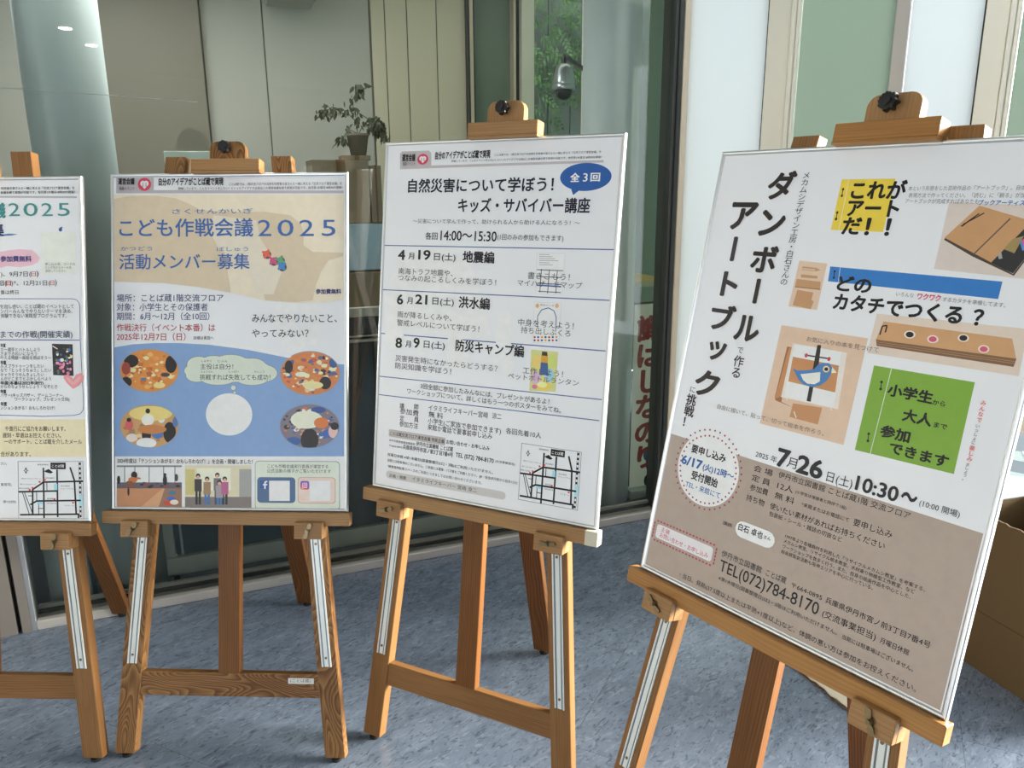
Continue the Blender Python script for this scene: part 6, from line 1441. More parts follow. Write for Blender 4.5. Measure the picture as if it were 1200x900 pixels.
3;14;6;172;p;4333,2823,4666,2816,4666,2806,4332,2813
3;14;6;173;p;4284,2940,4922,2941,4922,2923,4284,2922
3;14;6;173;p;4386,2912,4383,3435,4400,3435,4404,2912
3;14;6;173;p;4582,2915,4574,3450,4592,3450,4599,2915
3;14;6;173;p;4776,2927,4773,3440,4791,3440,4793,2928
3;14;6;173;p;4277,3093,4911,3092,4911,3074,4277,3075
3;14;6;173;p;4288,3245,4916,3242,4916,3224,4288,3227
3;14;6;173;p;4345,3420,4901,3423,4901,3405,4345,3403
3;14;7;174;p;4302,3291,4903,3299,4903,3268,4302,3261
3;14;4;170;p;4265,3656,4934,3644,4943,4545,4282,4572
3;14;5;175;p;4277,3665,4924,3654,4931,4536,4293,4561
3;14;6;176;p;4401,4253,4382,3972,4362,3973,4381,4254
3;14;6;176;p;4381,3978,4467,3829,4449,3819,4363,3967
3;14;6;176;p;4461,3833,4625,3778,4619,3758,4454,3814
3;14;6;176;p;4618,3778,4761,3835,4769,3816,4626,3759
3;14;6;176;p;4756,3830,4821,3973,4840,3964,4774,3821
3;14;6;176;p;4820,3969,4829,4248,4849,4247,4841,3968
3;14;6;177;e;435,373.8,4.5,5.1,12
3;14;6;177;e;482.9,371,4.4,5,12
3;14;7;178;e;433.1,444.9,2.8,2.6,8
3;14;7;179;e;442.1,444.2,2.8,2.6,8
3;14;7;180;e;451.1,443.5,2.8,2.6,8
3;14;7;63;e;460.1,442.9,2.8,2.6,8
3;14;7;178;e;469,442.2,2.8,2.5,8
3;14;7;179;e;477.9,441.5,2.8,2.5,8
3;14;7;180;e;486.7,440.8,2.8,2.5,8
3;14;7;63;e;433.5,452.1,2.8,2.6,8
3;14;7;178;e;442.6,451.4,2.8,2.6,8
3;14;7;179;e;451.6,450.7,2.8,2.6,8
3;14;7;180;e;460.6,450,2.8,2.6,8
3;14;7;63;e;469.5,449.3,2.8,2.5,8
3;14;7;178;e;478.4,448.6,2.8,2.5,8
3;14;7;179;e;487.2,447.9,2.8,2.5,8
3;14;4;181;p;4265,4739,4929,4735,4931,5635,4282,5684
3;14;5;182;e;442.5,500.1,12.4,15.5,16
3;14;5;183;e;478.9,496.8,11.1,15.3,16
3;14;5;184;e;442.1,536.5,12.5,14.5,16
3;14;5;185;e;475.5,528.1,12.3,15.4,16
3;14;5;186;e;459.1,553.1,22.5,11.4,16
3;14;5;187;e;459,550.5,12.4,7.2,16
3;14;5;188;e;440.7,557.6,6.8,5.2,16
3;14;7;189;p;4539,4758,4663,4758,4686,4848,4534,4851
3;14;7;190;p;4523,4852,4692,4853,4697,5002,4528,5007
3;14;7;88;p;4522,5007,4697,5007,4727,5283,4519,5288
3;45;2;191;p;2076,7071,2096,7076,2111,7091,2116,7111,2116,7221,2111,7241,2096,7255,2076,7261,483,7261,463,7255,448,7241,443,7221,443,7111,448,7091,463,7076,483,7071
3;45;2;192;p;3740,8142,3785,8154,3818,8187,3830,8232,3830,8244,3818,8289,3785,8322,3740,8334,504,8334,459,8322,426,8289,414,8244,414,8232,426,8187,459,8154,504,8142
3;5;4;31;p;4168,6925,5651,6925,5651,6917,4168,6917
3;5;4;31;p;5647,6921,5647,8254,5655,8254,5655,6921
3;5;4;31;p;5651,8250,4168,8250,4168,8258,5651,8258
3;5;4;31;p;4172,8254,4172,6921,4164,6921,4164,8254
3;5;4;31;p;4726,7067,4726,8254,4768,8254,4768,7067
3;5;4;31;p;5037,7107,5037,8214,5079,8214,5079,7107
3;5;4;31;p;4506,7591,4759,7418,4735,7383,4483,7557
3;5;4;31;p;4732,7422,5652,7402,5651,7360,4731,7380
3;5;4;31;p;4169,7648,5058,7628,5058,7586,4168,7606
3;5;4;31;p;4446,7945,4594,7859,4573,7822,4425,7909
3;5;4;31;p;4584,7861,5592,7848,5592,7806,4583,7819
3;5;4;31;p;4198,8181,5548,8168,5547,8126,4198,8139
3;5;4;31;p;5430,7361,5460,8134,5502,8133,5472,7360
3;5;4;31;p;5335,7060,5438,7393,5478,7381,5375,7048
3;5;4;31;p;4474,7560,4466,8160,4508,8161,4516,7561
3;5;4;31;p;5512,8147,5512,8240,5554,8240,5554,8147
3;5;4;31;p;4249,7630,4404,8163,4422,8158,4266,7625
3;5;4;31;p;4293,7630,4479,8137,4496,8131,4310,7624
3;5;4;31;p;4575,7627,4575,7840,4593,7840,4593,7627
3;5;4;31;p;4619,7840,4619,8160,4637,8160,4637,7840
3;5;4;31;p;4812,7414,4812,7614,4830,7614,4830,7414
3;5;4;31;p;4613,8023,4747,8023,4747,8005,4613,8005
3;5;4;31;p;4391,7729,4495,7729,4495,7711,4391,7711
3;5;4;31;p;5555,6949,5558,7002,5602,6999,5599,6946
3;5;4;31;p;5555,7059,5558,7113,5602,7110,5599,7057
3;5;4;31;p;5555,7170,5558,7223,5602,7221,5599,7167
3;5;4;31;p;5555,7281,5558,7334,5602,7331,5599,7278
3;5;4;31;p;5555,7391,5558,7444,5602,7442,5599,7389
3;5;4;31;p;5555,7502,5558,7555,5602,7553,5599,7499
3;5;4;31;p;5555,7612,5558,7666,5602,7663,5599,7610
3;5;4;31;p;5555,7723,5558,7776,5602,7774,5599,7721
3;5;4;31;p;5555,7834,5558,7887,5602,7884,5599,7831
3;5;4;31;p;5555,7944,5558,7998,5602,7995,5599,7942
3;5;4;31;p;5555,8055,5558,8108,5602,8106,5599,8052
3;5;4;31;p;5555,8165,5558,8219,5602,8216,5599,8163
3;5;4;31;p;5551,6921,5559,8214,5566,8214,5558,6921
3;5;4;31;p;5600,6921,5606,8214,5613,8214,5607,6921
3;5;4;32;p;4984,7441,5058,7441,5058,7587,4984,7587
3;5;4;32;p;4591,7854,4724,7854,4724,7914,4591,7914
3;5;4;33;p;5547,7694,5636,7694,5636,7960,5547,7960
3;5;5;34;p;4910,6947,5258,6947,5258,7101,4910,7101
3;5;4;35;p;4761,7147,4865,7094,4969,7174,4910,7201,4806,7174
3;5;6;36;p;4635,7374,4680,7374,4680,7414,4635,7414
3;5;6;36;p;4754,7327,4799,7327,4799,7367,4754,7367
3;5;6;36;p;4472,7514,4517,7514,4517,7554,4472,7554
3;5;6;36;p;4406,7560,4450,7560,4450,7600,4406,7600
3;5;6;36;p;4969,7774,5014,7774,5014,7814,4969,7814
3;5;6;36;p;5392,7860,5436,7860,5436,7900,5392,7900
3;5;4;31;p;4287,7138,4406,7138,4406,7130,4287,7130
3;5;4;31;p;4342,7067,4342,7201,4350,7201,4350,7067
3;5;5;37;p;4346,7054,4383,7134,4346,7214,4309,7134
3;5;6;7;p;4346,7094,4364,7134,4346,7174,4328,7134
4;46;1;193;p;2656,588,3589,590,3577,1460,2651,1457
4;46;2;7;p;2786,590,2794,1457,2801,1457,2793,590
4;47;3;74;p;2709,759,2713,868,2728,868,2724,758
4;47;3;74;e;271.7,75.8,2.1,2.5,10
4;47;3;74;e;272.1,86.8,2.1,2.5,10
4;47;3;74;p;2694,1159,2698,1269,2713,1268,2709,1158
4;47;3;74;e;270.2,115.8,2.1,2.5,10
4;47;3;74;e;270.6,126.9,2.2,2.5,10
4;34;1;194;p;4510,973,5759,1007,5930,2062,4511,2003
4;34;2;195;p;4559,1547,4579,1501,5618,1995,5876,1437,5864,1499,5635,2023,5018,1777
4;34;3;196;p;4561,1515,4955,1018,5599,1205,5837,1253,5811,1130,5599,1205,5296,1851
4;34;3;196;p;4561,1515,4955,1018,5697,1232,5296,1851
4;34;3;197;p;5296,1851,5697,1232,5841,1273,5876,1437,5617,1990
4;34;4;198;p;5041,1752,5421,1207,5403,1194,5023,1739
4;34;5;74;p;4769,1340,4986,1142,4974,1129,4758,1327
4;34;5;74;p;4795,1309,5052,1133,5042,1119,4785,1295
4;34;5;74;p;4782,1340,4935,1186,4923,1174,4770,1327
4;34;5;199;p;5420,1646,5510,1493,5643,1446,5574,1701
4;34;5;200;p;5621,1518,5687,1444,5756,1504,5698,1665
4;34;6;201;p;5605,1531,5627,1509,5692,1640,5671,1662
4;34;5;202;p;5361,1735,5398,1690,5434,1782,5391,1798
4;35;1;203;p;2174,2024,2716,2040,2712,2858,2152,2854
4;35;2;204;p;2261,2122,2531,2129,2623,2164,2529,2191,2260,2190
4;35;2;204;p;2266,2263,2592,2269,2591,2315,2273,2320
4;35;2;204;p;2199,2352,2670,2365,2687,2486,2196,2490
4;35;2;204;p;2255,2542,2576,2563,2567,2694,2617,2714,2594,2856,2228,2824
4;35;3;205;p;2268,2148,2519,2151,2515,2182,2265,2185
4;35;3;206;p;2197,2505,2689,2506,2689,2486,2197,2484
4;48;1;207;p;2786,2086,5506,2117,5504,2375,2802,2343
4;48;2;7;p;2966,2088,2989,2347,2996,2347,2974,2088
4;47;3;74;p;2878,2165,2888,2275,2903,2274,2893,2164
4;47;3;74;e;288.6,216.4,2.1,2,8
4;47;3;74;e;289.5,227.5,2.1,2,8
4;36;1;208;p;2092,3207,3719,3215,3707,5031,2068,5042
4;36;2;209;p;2292,3569,2392,3570,2408,4564,2657,4618,2287,4562,2258,4515
4;36;2;210;p;2330,3606,2377,3556,2412,4456,2264,4540
4;36;2;211;p;2639,4542,3195,4501,3182,4803,2629,4794
4;36;3;212;p;2386,3491,3423,3506,3483,4469,2383,4483
4;36;4;213;p;2426,3512,3323,3502,3400,4457,2443,4460
4;36;5;214;p;2448,3730,3331,3742,3368,4200,2460,4179
4;36;6;215;p;2868,3454,2914,3936,2978,3929,2933,3448
4;36;6;215;p;2863,3456,2934,3451,2966,4447,2887,4448
4;36;7;216;p;2693,3677,3134,3667,3133,3642,2692,3652
4;36;8;217;e;269.9,366.8,3.3,4,8
4;36;8;217;e;313,366,3.1,3.9,8
4;36;9;218;p;2496,3934,2588,3955,2753,3925,2900,3879,2957,3786,3045,3740,3152,3732,3220,3792,3225,3908,3178,4033,3082,4134,2929,4194,2755,4176,2655,4116
4;36;10;219;p;2670,4008,3029,3907,3055,4067,2971,4135,2835,4150,2738,4101
4;36;9;220;p;3205,3774,3322,3865,3222,3893
4;36;10;221;e;312.2,383.9,6.8,6.4,14
4;36;11;7;e;312.2,383.9,5.2,4.9,14
4;36;12;74;e;312.2,383.9,3.7,3.4,14
4;36;11;222;p;2447,4416,2518,4518,2535,4507,2463,4404
4;36;11;222;p;3307,4419,3373,4517,3389,4506,3323,4409
4;36;11;222;p;2687,4684,2757,4785,2773,4773,2703,4673
4;37;1;223;p;3777,2794,5980,2755,6003,3434,3763,3452
4;37;2;224;p;3855,3205,5922,3194,5910,3315,3890,3316
4;37;3;225;p;3915,2907,5806,2919,5918,3194,3858,3214
4;37;4;226;p;3876,3254,5916,3241,5916,3233,3876,3247
4;37;4;226;p;3883,3287,5922,3270,5922,3262,3883,3279
4;37;4;74;p;3914,3131,3925,2985,3901,2984,3891,3130
4;37;4;74;p;3916,2996,3989,2977,3983,2954,3910,2973
4;37;4;74;p;3974,2965,3971,3080,3995,3081,3998,2966
4;37;5;227;e;437.3,306,8.9,6.4,18
4;37;6;74;e;437.3,306,6.2,4.5,16
4;37;5;227;e;473.3,308.2,8.5,6.2,18
4;37;6;228;e;473.3,308.2,6,4.4,16
4;37;5;227;e;516.3,300.2,8,6,18
4;37;6;74;e;516.3,300.2,5.6,4.3,16
4;37;5;227;e;547.3,312.3,7.7,5.9,18
4;37;6;228;e;547.3,312.4,5.4,4.2,16
4;49;1;229;p;3919,3636,5459,3626,5471,5029,3915,5062
4;49;2;7;p;4205,3638,4174,5057,4183,5057,4214,3639
4;47;3;74;p;4094,3880,4105,3993,4119,3992,4108,3878
4;47;3;74;e;410.1,387.9,2.3,2.3,10
4;47;3;74;e;411.2,399.3,2.3,2.3,10
4;47;3;74;p;4076,4749,4088,4864,4102,4862,4090,4748
4;47;3;74;e;408.3,474.8,2.3,2.3,10
4;47;3;74;e;409.5,486.3,2.3,2.3,10
4;27;1;230;p;110,5714,6040,5762,6040,8510,110,8510
4;18;2;231;p;1864,6180,1855,6293,1828,6403,1785,6507,1726,6603,1653,6689,1567,6763,1470,6822,1366,6865,1256,6891,1143,6900,1031,6891,921,6865,817,6822,720,6763,634,6689,561,6603,502,6507,459,6403,432,6293,423,6180,432,6067,459,5958,502,5853,561,5757,634,5671,720,5597,817,5538,921,5495,1031,5469,1143,5460,1256,5469,1366,5495,1470,5538,1567,5597,1653,5671,1726,5757,1785,5853,1828,5958,1855,6067
4;18;3;232;p;1939,6180,1928,6198,1907,6198,1897,6180,1907,6162,1928,6162
4;18;3;232;p;1929,6301,1919,6319,1898,6319,1887,6301,1898,6283,1919,6283
4;18;3;232;p;1901,6419,1890,6437,1869,6437,1859,6419,1869,6401,1890,6401
4;18;3;232;p;1854,6532,1844,6550,1823,6550,1812,6532,1823,6513,1844,6513
4;18;3;232;p;1791,6635,1780,6653,1759,6653,1749,6635,1759,6617,1780,6617
4;18;3;232;p;1712,6728,1701,6746,1680,6746,1670,6728,1680,6709,1701,6709
4;18;3;232;p;1620,6806,1609,6825,1588,6825,1578,6806,1588,6788,1609,6788
4;18;3;232;p;1516,6870,1505,6888,1484,6888,1474,6870,1484,6852,1505,6852
4;18;3;232;p;1404,6916,1393,6935,1372,6935,1362,6916,1372,6898,1393,6898
4;18;3;232;p;1286,6945,1275,6963,1254,6963,1244,6945,1254,6927,1275,6927
4;18;3;232;p;1164,6954,1154,6972,1133,6972,1122,6954,1133,6936,1154,6936
4;18;3;232;p;1043,6945,1033,6963,1012,6963,1001,6945,1012,6927,1033,6927
4;18;3;232;p;925,6916,915,6935,894,6935,883,6916,894,6898,915,6898
4;18;3;232;p;813,6870,802,6888,781,6888,771,6870,781,6852,802,6852
4;18;3;232;p;709,6806,699,6825,678,6825,667,6806,678,6788,699,6788
4;18;3;232;p;617,6728,606,6746,585,6746,575,6728,585,6709,606,6709
4;18;3;232;p;538,6635,528,6653,507,6653,496,6635,507,6617,528,6617
4;18;3;232;p;475,6532,464,6550,443,6550,433,6532,443,6513,464,6513
4;18;3;232;p;428,6419,418,6437,397,6437,386,6419,397,6401,418,6401
4;18;3;232;p;400,6301,389,6319,368,6319,358,6301,368,6283,389,6283
4;18;3;232;p;390,6180,380,6198,359,6198,348,6180,359,6162,380,6162
4;18;3;232;p;400,6059,389,6077,368,6077,358,6059,368,6041,389,6041
4;18;3;232;p;428,5941,418,5959,397,5959,386,5941,397,5923,418,5923
4;18;3;232;p;475,5829,464,5847,443,5847,433,5829,443,5810,464,5810
4;18;3;232;p;538,5725,528,5743,507,5743,496,5725,507,5707,528,5707
4;18;3;232;p;617,5633,606,5651,585,5651,575,5633,585,5614,606,5614
4;18;3;232;p;709,5554,699,5572,678,5572,667,5554,678,5535,699,5535
4;18;3;232;p;813,5490,802,5508,781,5508,771,5490,781,5472,802,5472
4;18;3;232;p;925,5444,915,5462,894,5462,883,5444,894,5425,915,5425
4;18;3;232;p;1043,5415,1033,5433,1012,5433,1001,5415,1012,5397,1033,5397
4;18;3;232;p;1164,5406,1154,5424,1133,5424,1122,5406,1133,5388,1154,5388
4;18;3;232;p;1286,5415,1275,5433,1254,5433,1244,5415,1254,5397,1275,5397
4;18;3;232;p;1404,5444,1393,5462,1372,5462,1362,5444,1372,5425,1393,5425
4;18;3;232;p;1516,5490,1505,5508,1484,5508,1474,5490,1484,5472,1505,5472
4;18;3;232;p;1620,5554,1609,5572,1588,5572,1578,5554,1588,5535,1609,5535
4;18;3;232;p;1712,5633,1701,5651,1680,5651,1670,5633,1680,5614,1701,5614
4;18;3;232;p;1791,5725,1780,5743,1759,5743,1749,5725,1759,5707,1780,5707
4;18;3;232;p;1854,5829,1844,5847,1823,5847,1812,5829,1823,5810,1844,5810
4;18;3;232;p;1901,5941,1890,5959,1869,5959,1859,5941,1869,5923,1890,5923
4;18;3;232;p;1929,6059,1919,6077,1898,6077,1887,6059,1898,6041,1919,6041
4;18;3;232;p;1823,6180,1812,6198,1791,6198,1781,6180,1791,6162,1812,6162
4;18;3;232;p;1814,6283,1804,6301,1783,6301,1772,6283,1783,6265,1804,6265
4;18;3;232;p;1790,6383,1780,6402,1759,6402,1748,6383,1759,6365,1780,6365
4;18;3;232;p;1751,6479,1740,6497,1719,6497,1709,6479,1719,6461,1740,6461
4;18;3;232;p;1697,6567,1686,6585,1665,6585,1655,6567,1665,6549,1686,6549
4;18;3;232;p;1630,6645,1619,6664,1598,6664,1588,6645,1598,6627,1619,6627
4;18;3;232;p;1551,6712,1541,6731,1520,6731,1509,6712,1520,6694,1541,6694
4;18;3;232;p;1463,6766,1453,6785,1432,6785,1421,6766,1432,6748,1453,6748
4;18;3;232;p;1368,6806,1357,6824,1336,6824,1326,6806,1336,6788,1357,6788
4;18;3;232;p;1267,6830,1257,6848,1236,6848,1225,6830,1236,6812,1257,6812
4;18;3;232;p;1164,6838,1154,6856,1133,6856,1122,6838,1133,6820,1154,6820
4;18;3;232;p;1061,6830,1051,6848,1030,6848,1019,6830,1030,6812,1051,6812
4;18;3;232;p;961,6806,951,6824,930,6824,919,6806,930,6788,951,6788
4;18;3;232;p;866,6766,855,6785,834,6785,824,6766,834,6748,855,6748
4;18;3;232;p;778,6712,767,6731,746,6731,736,6712,746,6694,767,6694
4;18;3;232;p;699,6645,689,6664,668,6664,657,6645,668,6627,689,6627
4;18;3;232;p;632,6567,622,6585,601,6585,590,6567,601,6549,622,6549
4;18;3;232;p;578,6479,568,6497,547,6497,536,6479,547,6461,568,6461
4;18;3;232;p;539,6383,528,6402,507,6402,497,6383,507,6365,528,6365
4;18;3;232;p;514,6283,504,6301,483,6301,472,6283,483,6265,504,6265
4;18;3;232;p;506,6180,496,6198,475,6198,464,6180,475,6162,496,6162
4;18;3;232;p;514,6077,504,6095,483,6095,472,6077,483,6059,504,6059
4;18;3;232;p;539,5977,528,5995,507,5995,497,5977,507,5958,528,5958
4;18;3;232;p;578,5881,568,5899,547,5899,536,5881,547,5863,568,5863
4;18;3;232;p;632,5793,622,5811,601,5811,590,5793,601,5775,622,5775
4;18;3;232;p;699,5715,689,5733,668,5733,657,5715,668,5696,689,5696
4;18;3;232;p;778,5648,767,5666,746,5666,736,5648,746,5629,767,5629
4;18;3;232;p;866,5594,855,5612,834,5612,824,5594,834,5575,855,5575
4;18;3;232;p;961,5554,951,5572,930,5572,919,5554,930,5536,951,5536
4;18;3;232;p;1061,5530,1051,5548,1030,5548,1019,5530,1030,5512,1051,5512
4;18;3;232;p;1164,5522,1154,5540,1133,5540,1122,5522,1133,5504,1154,5504
4;18;3;232;p;1267,5530,1257,5548,1236,5548,1225,5530,1236,5512,1257,5512
4;18;3;232;p;1368,5554,1357,5572,1336,5572,1326,5554,1336,5536,1357,5536
4;18;3;232;p;1463,5594,1453,5612,1432,5612,1421,5594,1432,5575,1453,5575
4;18;3;232;p;1551,5648,1541,5666,1520,5666,1509,5648,1520,5629,1541,5629
4;18;3;232;p;1630,5715,1619,5733,1598,5733,1588,5715,1598,5696,1619,5696
4;18;3;232;p;1697,5793,1686,5811,1665,5811,1655,5793,1665,5775,1686,5775
4;18;3;232;p;1751,5881,1740,5899,1719,5899,1709,5881,1719,5863,1740,5863
4;18;3;232;p;1790,5977,1780,5995,1759,5995,1748,5977,1759,5958,1780,5958
4;18;3;232;p;1814,6077,1804,6095,1783,6095,1772,6077,1783,6059,1804,6059
4;19;2;233;p;2705,6893,2781,6914,2837,6969,2858,7045,2858,7045,2837,7121,2781,7177,2705,7197,2170,7197,2094,7177,2038,7121,2018,7045,2018,7045,2038,6969,2094,6914,2170,6893
4;20;2;234;p;1586,7593,1616,7601,1638,7623,1646,7653,1646,7819,1638,7849,1616,7871,1586,7879,280,7879,250,7871,228,7849,220,7819,220,7653,228,7623,250,7601,280,7593
4;20;3;235;p;198,7517,246,7517,246,7549,198,7549
4;20;3;235;p;198,7923,246,7923,246,7955,198,7955
4;20;3;235;p;281,7517,329,7517,329,7549,281,7549
4;20;3;235;p;281,7923,329,7923,329,7955,281,7955
4;20;3;235;p;365,7517,413,7517,413,7549,365,7549
4;20;3;235;p;365,7923,413,7923,413,7955,365,7955
4;20;3;235;p;449,7517,497,7517,497,7549,449,7549
4;20;3;235;p;449,7923,497,7923,497,7955,449,7955
4;20;3;235;p;532,7517,580,7517,580,7549,532,7549
4;20;3;235;p;532,7923,580,7923,580,7955,532,7955
4;20;3;235;p;616,7517,664,7517,664,7549,616,7549
4;20;3;235;p;616,7923,664,7923,664,7955,616,7955
4;20;3;235;p;700,7517,748,7517,748,7549,700,7549
4;20;3;235;p;700,7923,748,7923,748,7955,700,7955
4;20;3;235;p;783,7517,831,7517,831,7549,783,7549
4;20;3;235;p;783,7923,831,7923,831,7955,783,7955
4;20;3;235;p;867,7517,915,7517,915,7549,867,7549
4;20;3;235;p;867,7923,915,7923,915,7955,867,7955
4;20;3;235;p;951,7517,999,7517,999,7549,951,7549
4;20;3;235;p;951,7923,999,7923,999,7955,951,7955
4;20;3;235;p;1034,7517,1082,7517,1082,7549,1034,7549
4;20;3;235;p;1034,7923,1082,7923,1082,7955,1034,7955
4;20;3;235;p;1118,7517,1166,7517,1166,7549,1118,7549
4;20;3;235;p;1118,7923,1166,7923,1166,7955,1118,7955
4;20;3;235;p;1201,7517,1249,7517,1249,7549,1201,7549
4;20;3;235;p;1201,7923,1249,7923,1249,7955,1201,7955
4;20;3;235;p;1285,7517,1333,7517,1333,7549,1285,7549
4;20;3;235;p;1285,7923,1333,7923,1333,7955,1285,7955
4;20;3;235;p;1369,7517,1417,7517,1417,7549,1369,7549
4;20;3;235;p;1369,7923,1417,7923,1417,7955,1369,7955
4;20;3;235;p;1452,7517,1500,7517,1500,7549,1452,7549
4;20;3;235;p;1452,7923,1500,7923,1500,7955,1452,7955
4;20;3;235;p;1536,7517,1584,7517,1584,7549,1536,7549
4;20;3;235;p;1536,7923,1584,7923,1584,7955,1536,7955
4;20;3;235;p;1620,7517,1668,7517,1668,7549,1620,7549
4;20;3;235;p;1620,7923,1668,7923,1668,7955,1620,7955
4;20;3;235;p;134,7572,166,7572,166,7624,134,7624
4;20;3;235;p;1700,7572,1732,7572,1732,7624,1700,7624
4;20;3;235;p;134,7641,166,7641,166,7693,134,7693
4;20;3;235;p;1700,7641,1732,7641,1732,7693,1700,7693
4;20;3;235;p;134,7710,166,7710,166,7762,134,7762
4;20;3;235;p;1700,7710,1732,7710,1732,7762,1700,7762
4;20;3;235;p;134,7779,166,7779,166,7831,134,7831
4;20;3;235;p;1700,7779,1732,7779,1732,7831,1700,7831
4;20;3;235;p;134,7849,166,7849,166,7901,134,7901
4;20;3;235;p;1700,7849,1732,7849,1732,7901,1700,7901"""

# name sticker on the second easel's crossbar, and the taped ledge end of the third
st = bmesh.new(); bbox(st, .154, .221, .205, .2195, -.0029, -.0022)
for v in st.verts: v.co = f2(v.co)
stk = from_bm('name_sticker', st, 'paper_white', e2); stk['label'] = 'small white name sticker'
tp = bmesh.new(); bbox(tp, .2975, .3285, .6655, .6990, .0025, .0310, .001)
for v in tp.verts: v.co = f3(v.co)
o = from_bm('end_tape', tp, 'card_in', e3); o['label'] = 'pale tape wrapped round the ledge end'

# ---------------------------------------------------------------- printing: text and shapes laid as thin ink layers
def text_mesh(items):
    """items: (key, text, bold) -> dict key -> mesh in em units"""
    objs = []
    for key, s, b, res in items:
        c = bpy.data.curves.new('tmp', 'FONT'); c.body = s; c.size = 1; c.resolution_u = res
        o = bpy.data.objects.new('tmp', c); C.objects.link(o); objs.append((key, o, c))
    bpy.context.view_layer.update(); dg = bpy.context.evaluated_depsgraph_get(); out = {}
    for key, o, c in objs: out[key] = bpy.data.meshes.new_from_object(o.evaluated_get(dg))
    for key, o, c in objs: bpy.data.objects.remove(o); bpy.data.curves.remove(c)
    return out
def extent(me):
    xs = [v.co.x for v in me.vertices]; ys = [v.co.y for v in me.vertices]; return min(xs), max(xs), min(ys), max(ys)
LAY = .0001; STEP = .000005
class Ink:
    def __init__(s): s.v = []; s.f = []; s.c = []; s.n = 0
    def poly(s, pts, z, col):
        s.n += 1; z += STEP*(s.n % 15)      # overlapping inks never share a plane
        i = len(s.v); s.v += [(x, y, z) for x, y in pts]
        for t in tessellate_polygon([[Vector((x, y, 0)) for x, y in pts]]): s.f.append(tuple(i+k for k in t)); s.c.append(col)
    def mesh(s, me, fx, z, col, bold=0):
        # bold strokes: the glyphs are struck again with a small shift, as thin ink layers
        sh = [(0, 0)]+([(bold*math.cos(a), bold*math.sin(a)) for a in [R(t) for t in ((45, 135, 225, 315) if bold < .02 else (0, 45, 90, 135, 180, 225, 270, 315))]] if bold else [])
        for q, (dx, dy) in enumerate(sh):
            i = len(s.v); s.v += [(*fx(v.co.x+dx, v.co.y+dy), z+STEP*(q+.5)) for v in me.vertices]
            for p in me.polygons: s.f.append(tuple(i+k for k in p.vertices)); s.c.append(col)
    def build(s, name, place, parent):
        me = bpy.data.meshes.new(name); me.from_pydata([tuple(place(*v)) for v in s.v], [], s.f)
        a = me.color_attributes.new('ink', 'FLOAT_COLOR', 'CORNER'); k = 0
        for p, c in zip(me.polygons, s.c):
            for _ in range(p.loop_total): a.data[k].color = (*c, 1); k += 1
        return link(name, me, 'ink', parent)
LIN = [tuple(min(.88, v*1.28) for v in lin(c)) for c in PAL]
inks = {}
def get(k, g): return inks.setdefault((k, g), Ink())
jobs = []
for n, (k, g, s, x, y, w, h, b, c, lay, vt) in enumerate(TEXTS):
    if vt:
        for j, ch in enumerate(s):
            if ch == ' ': continue
            jobs.append(((n, j), ch, b, 3))
    else: jobs.append(((n, 0), s, b, 3 if h > 20 else 2))
meshes = text_mesh(jobs)
for n, (k, g, s, x, y, w, h, b, c, lay, vt) in enumerate(TEXTS):
    nm_ = GROUPS[g]; solo = nm_.endswith('lettering'); I = get(k, (g, n) if solo else g); z = (lay)*LAY
    if not vt:
        me = meshes[(n, 0)]; x0, x1, y0, y1 = extent(me)
        cjk = any(ord(ch) > 0x2fff and ch not in '〜' for ch in s)
        if s == '〜': cy, em = .38, .27
        elif s == '!': cy, em = (y0+y1)/2, y1-y0
        elif len(s) == 1: cy, em = (y0+y1)/2, (y1-y0) if cjk else .69
        elif cjk: cy, em = .36, .88
        else: cy, em = .345, .72
        sx, sy = w/(x1-x0), h/em
        I.mesh(me, lambda a, e, x=x, y=y, sx=sx, sy=sy, x0=x0, cy=cy: (x+(a-x0)*sx, y-(e-cy)*sy), z, LIN[c], b)
    else:
        N_ = len(s); cell = w/N_      # w = length down the page, h = character width; x = centre, y = top
        for j, ch in enumerate(s):
            if (n, j) not in meshes: continue
            me = meshes[(n, j)]; sc = h/.85; yc = y+cell*(j+.5)
            if ch in 'ー〜':
                L_ = cell*.92 if N_ > 1 else w*.95; a0, a1, b0, b1 = extent(me); q = L_/(a1-a0)
                I.mesh(me, lambda a, e: (x-(e-(b0+b1)/2)*sc*.95, yc+(a-(a0+a1)/2)*q), z, LIN[c], b)
            else:
                if ch == '!': a0, a1, b0, b1 = extent(me); I.mesh(me, lambda a, e: (x+(a-(a0+a1)/2)*sc, yc-(e-.345)*sc), z, LIN[c], b); continue
                sy = min(sc, cell/.95) if ch not in '。' else sc
                I.mesh(me, lambda a, e: (x+(a-.5)*sc, yc-(e-.36)*sy), z, LIN[c], b)
for ln in SHAPES.split('\n'):
    k, g, lay, c, kind, f = ln.split(';'); I = get(int(k), int(g)); z = int(lay)*LAY
    if kind == 'e':
        cx, cy, rx, ry, N_ = map(float, f.split(',')); N_ = int(N_)
        pts = [(cx+rx*math.cos(2*math.pi*i/N_), cy+ry*math.sin(2*math.pi*i/N_)) for i in range(N_)]
    else:
        q = [int(v)/10 for v in f.split(',')]; pts = list(zip(q[::2], q[1::2]))
    pts = [(min(max(a, 8.5), 606.5), min(max(b, 8.5), 853.5)) for a, b in pts]
    I.poly(pts, z, LIN[int(c)])
PLAB = {1: 'white event poster with green 2025 heading at the far left, cut by the frame',
        2: 'poster with beige top and blue lower field, four oval photos and a thought bubble',
        3: 'white text poster with a blue speech balloon and a street map at lower right',
        4: 'nearest poster with heavy vertical black title, yellow and green blocks and photos of cardboard books'}
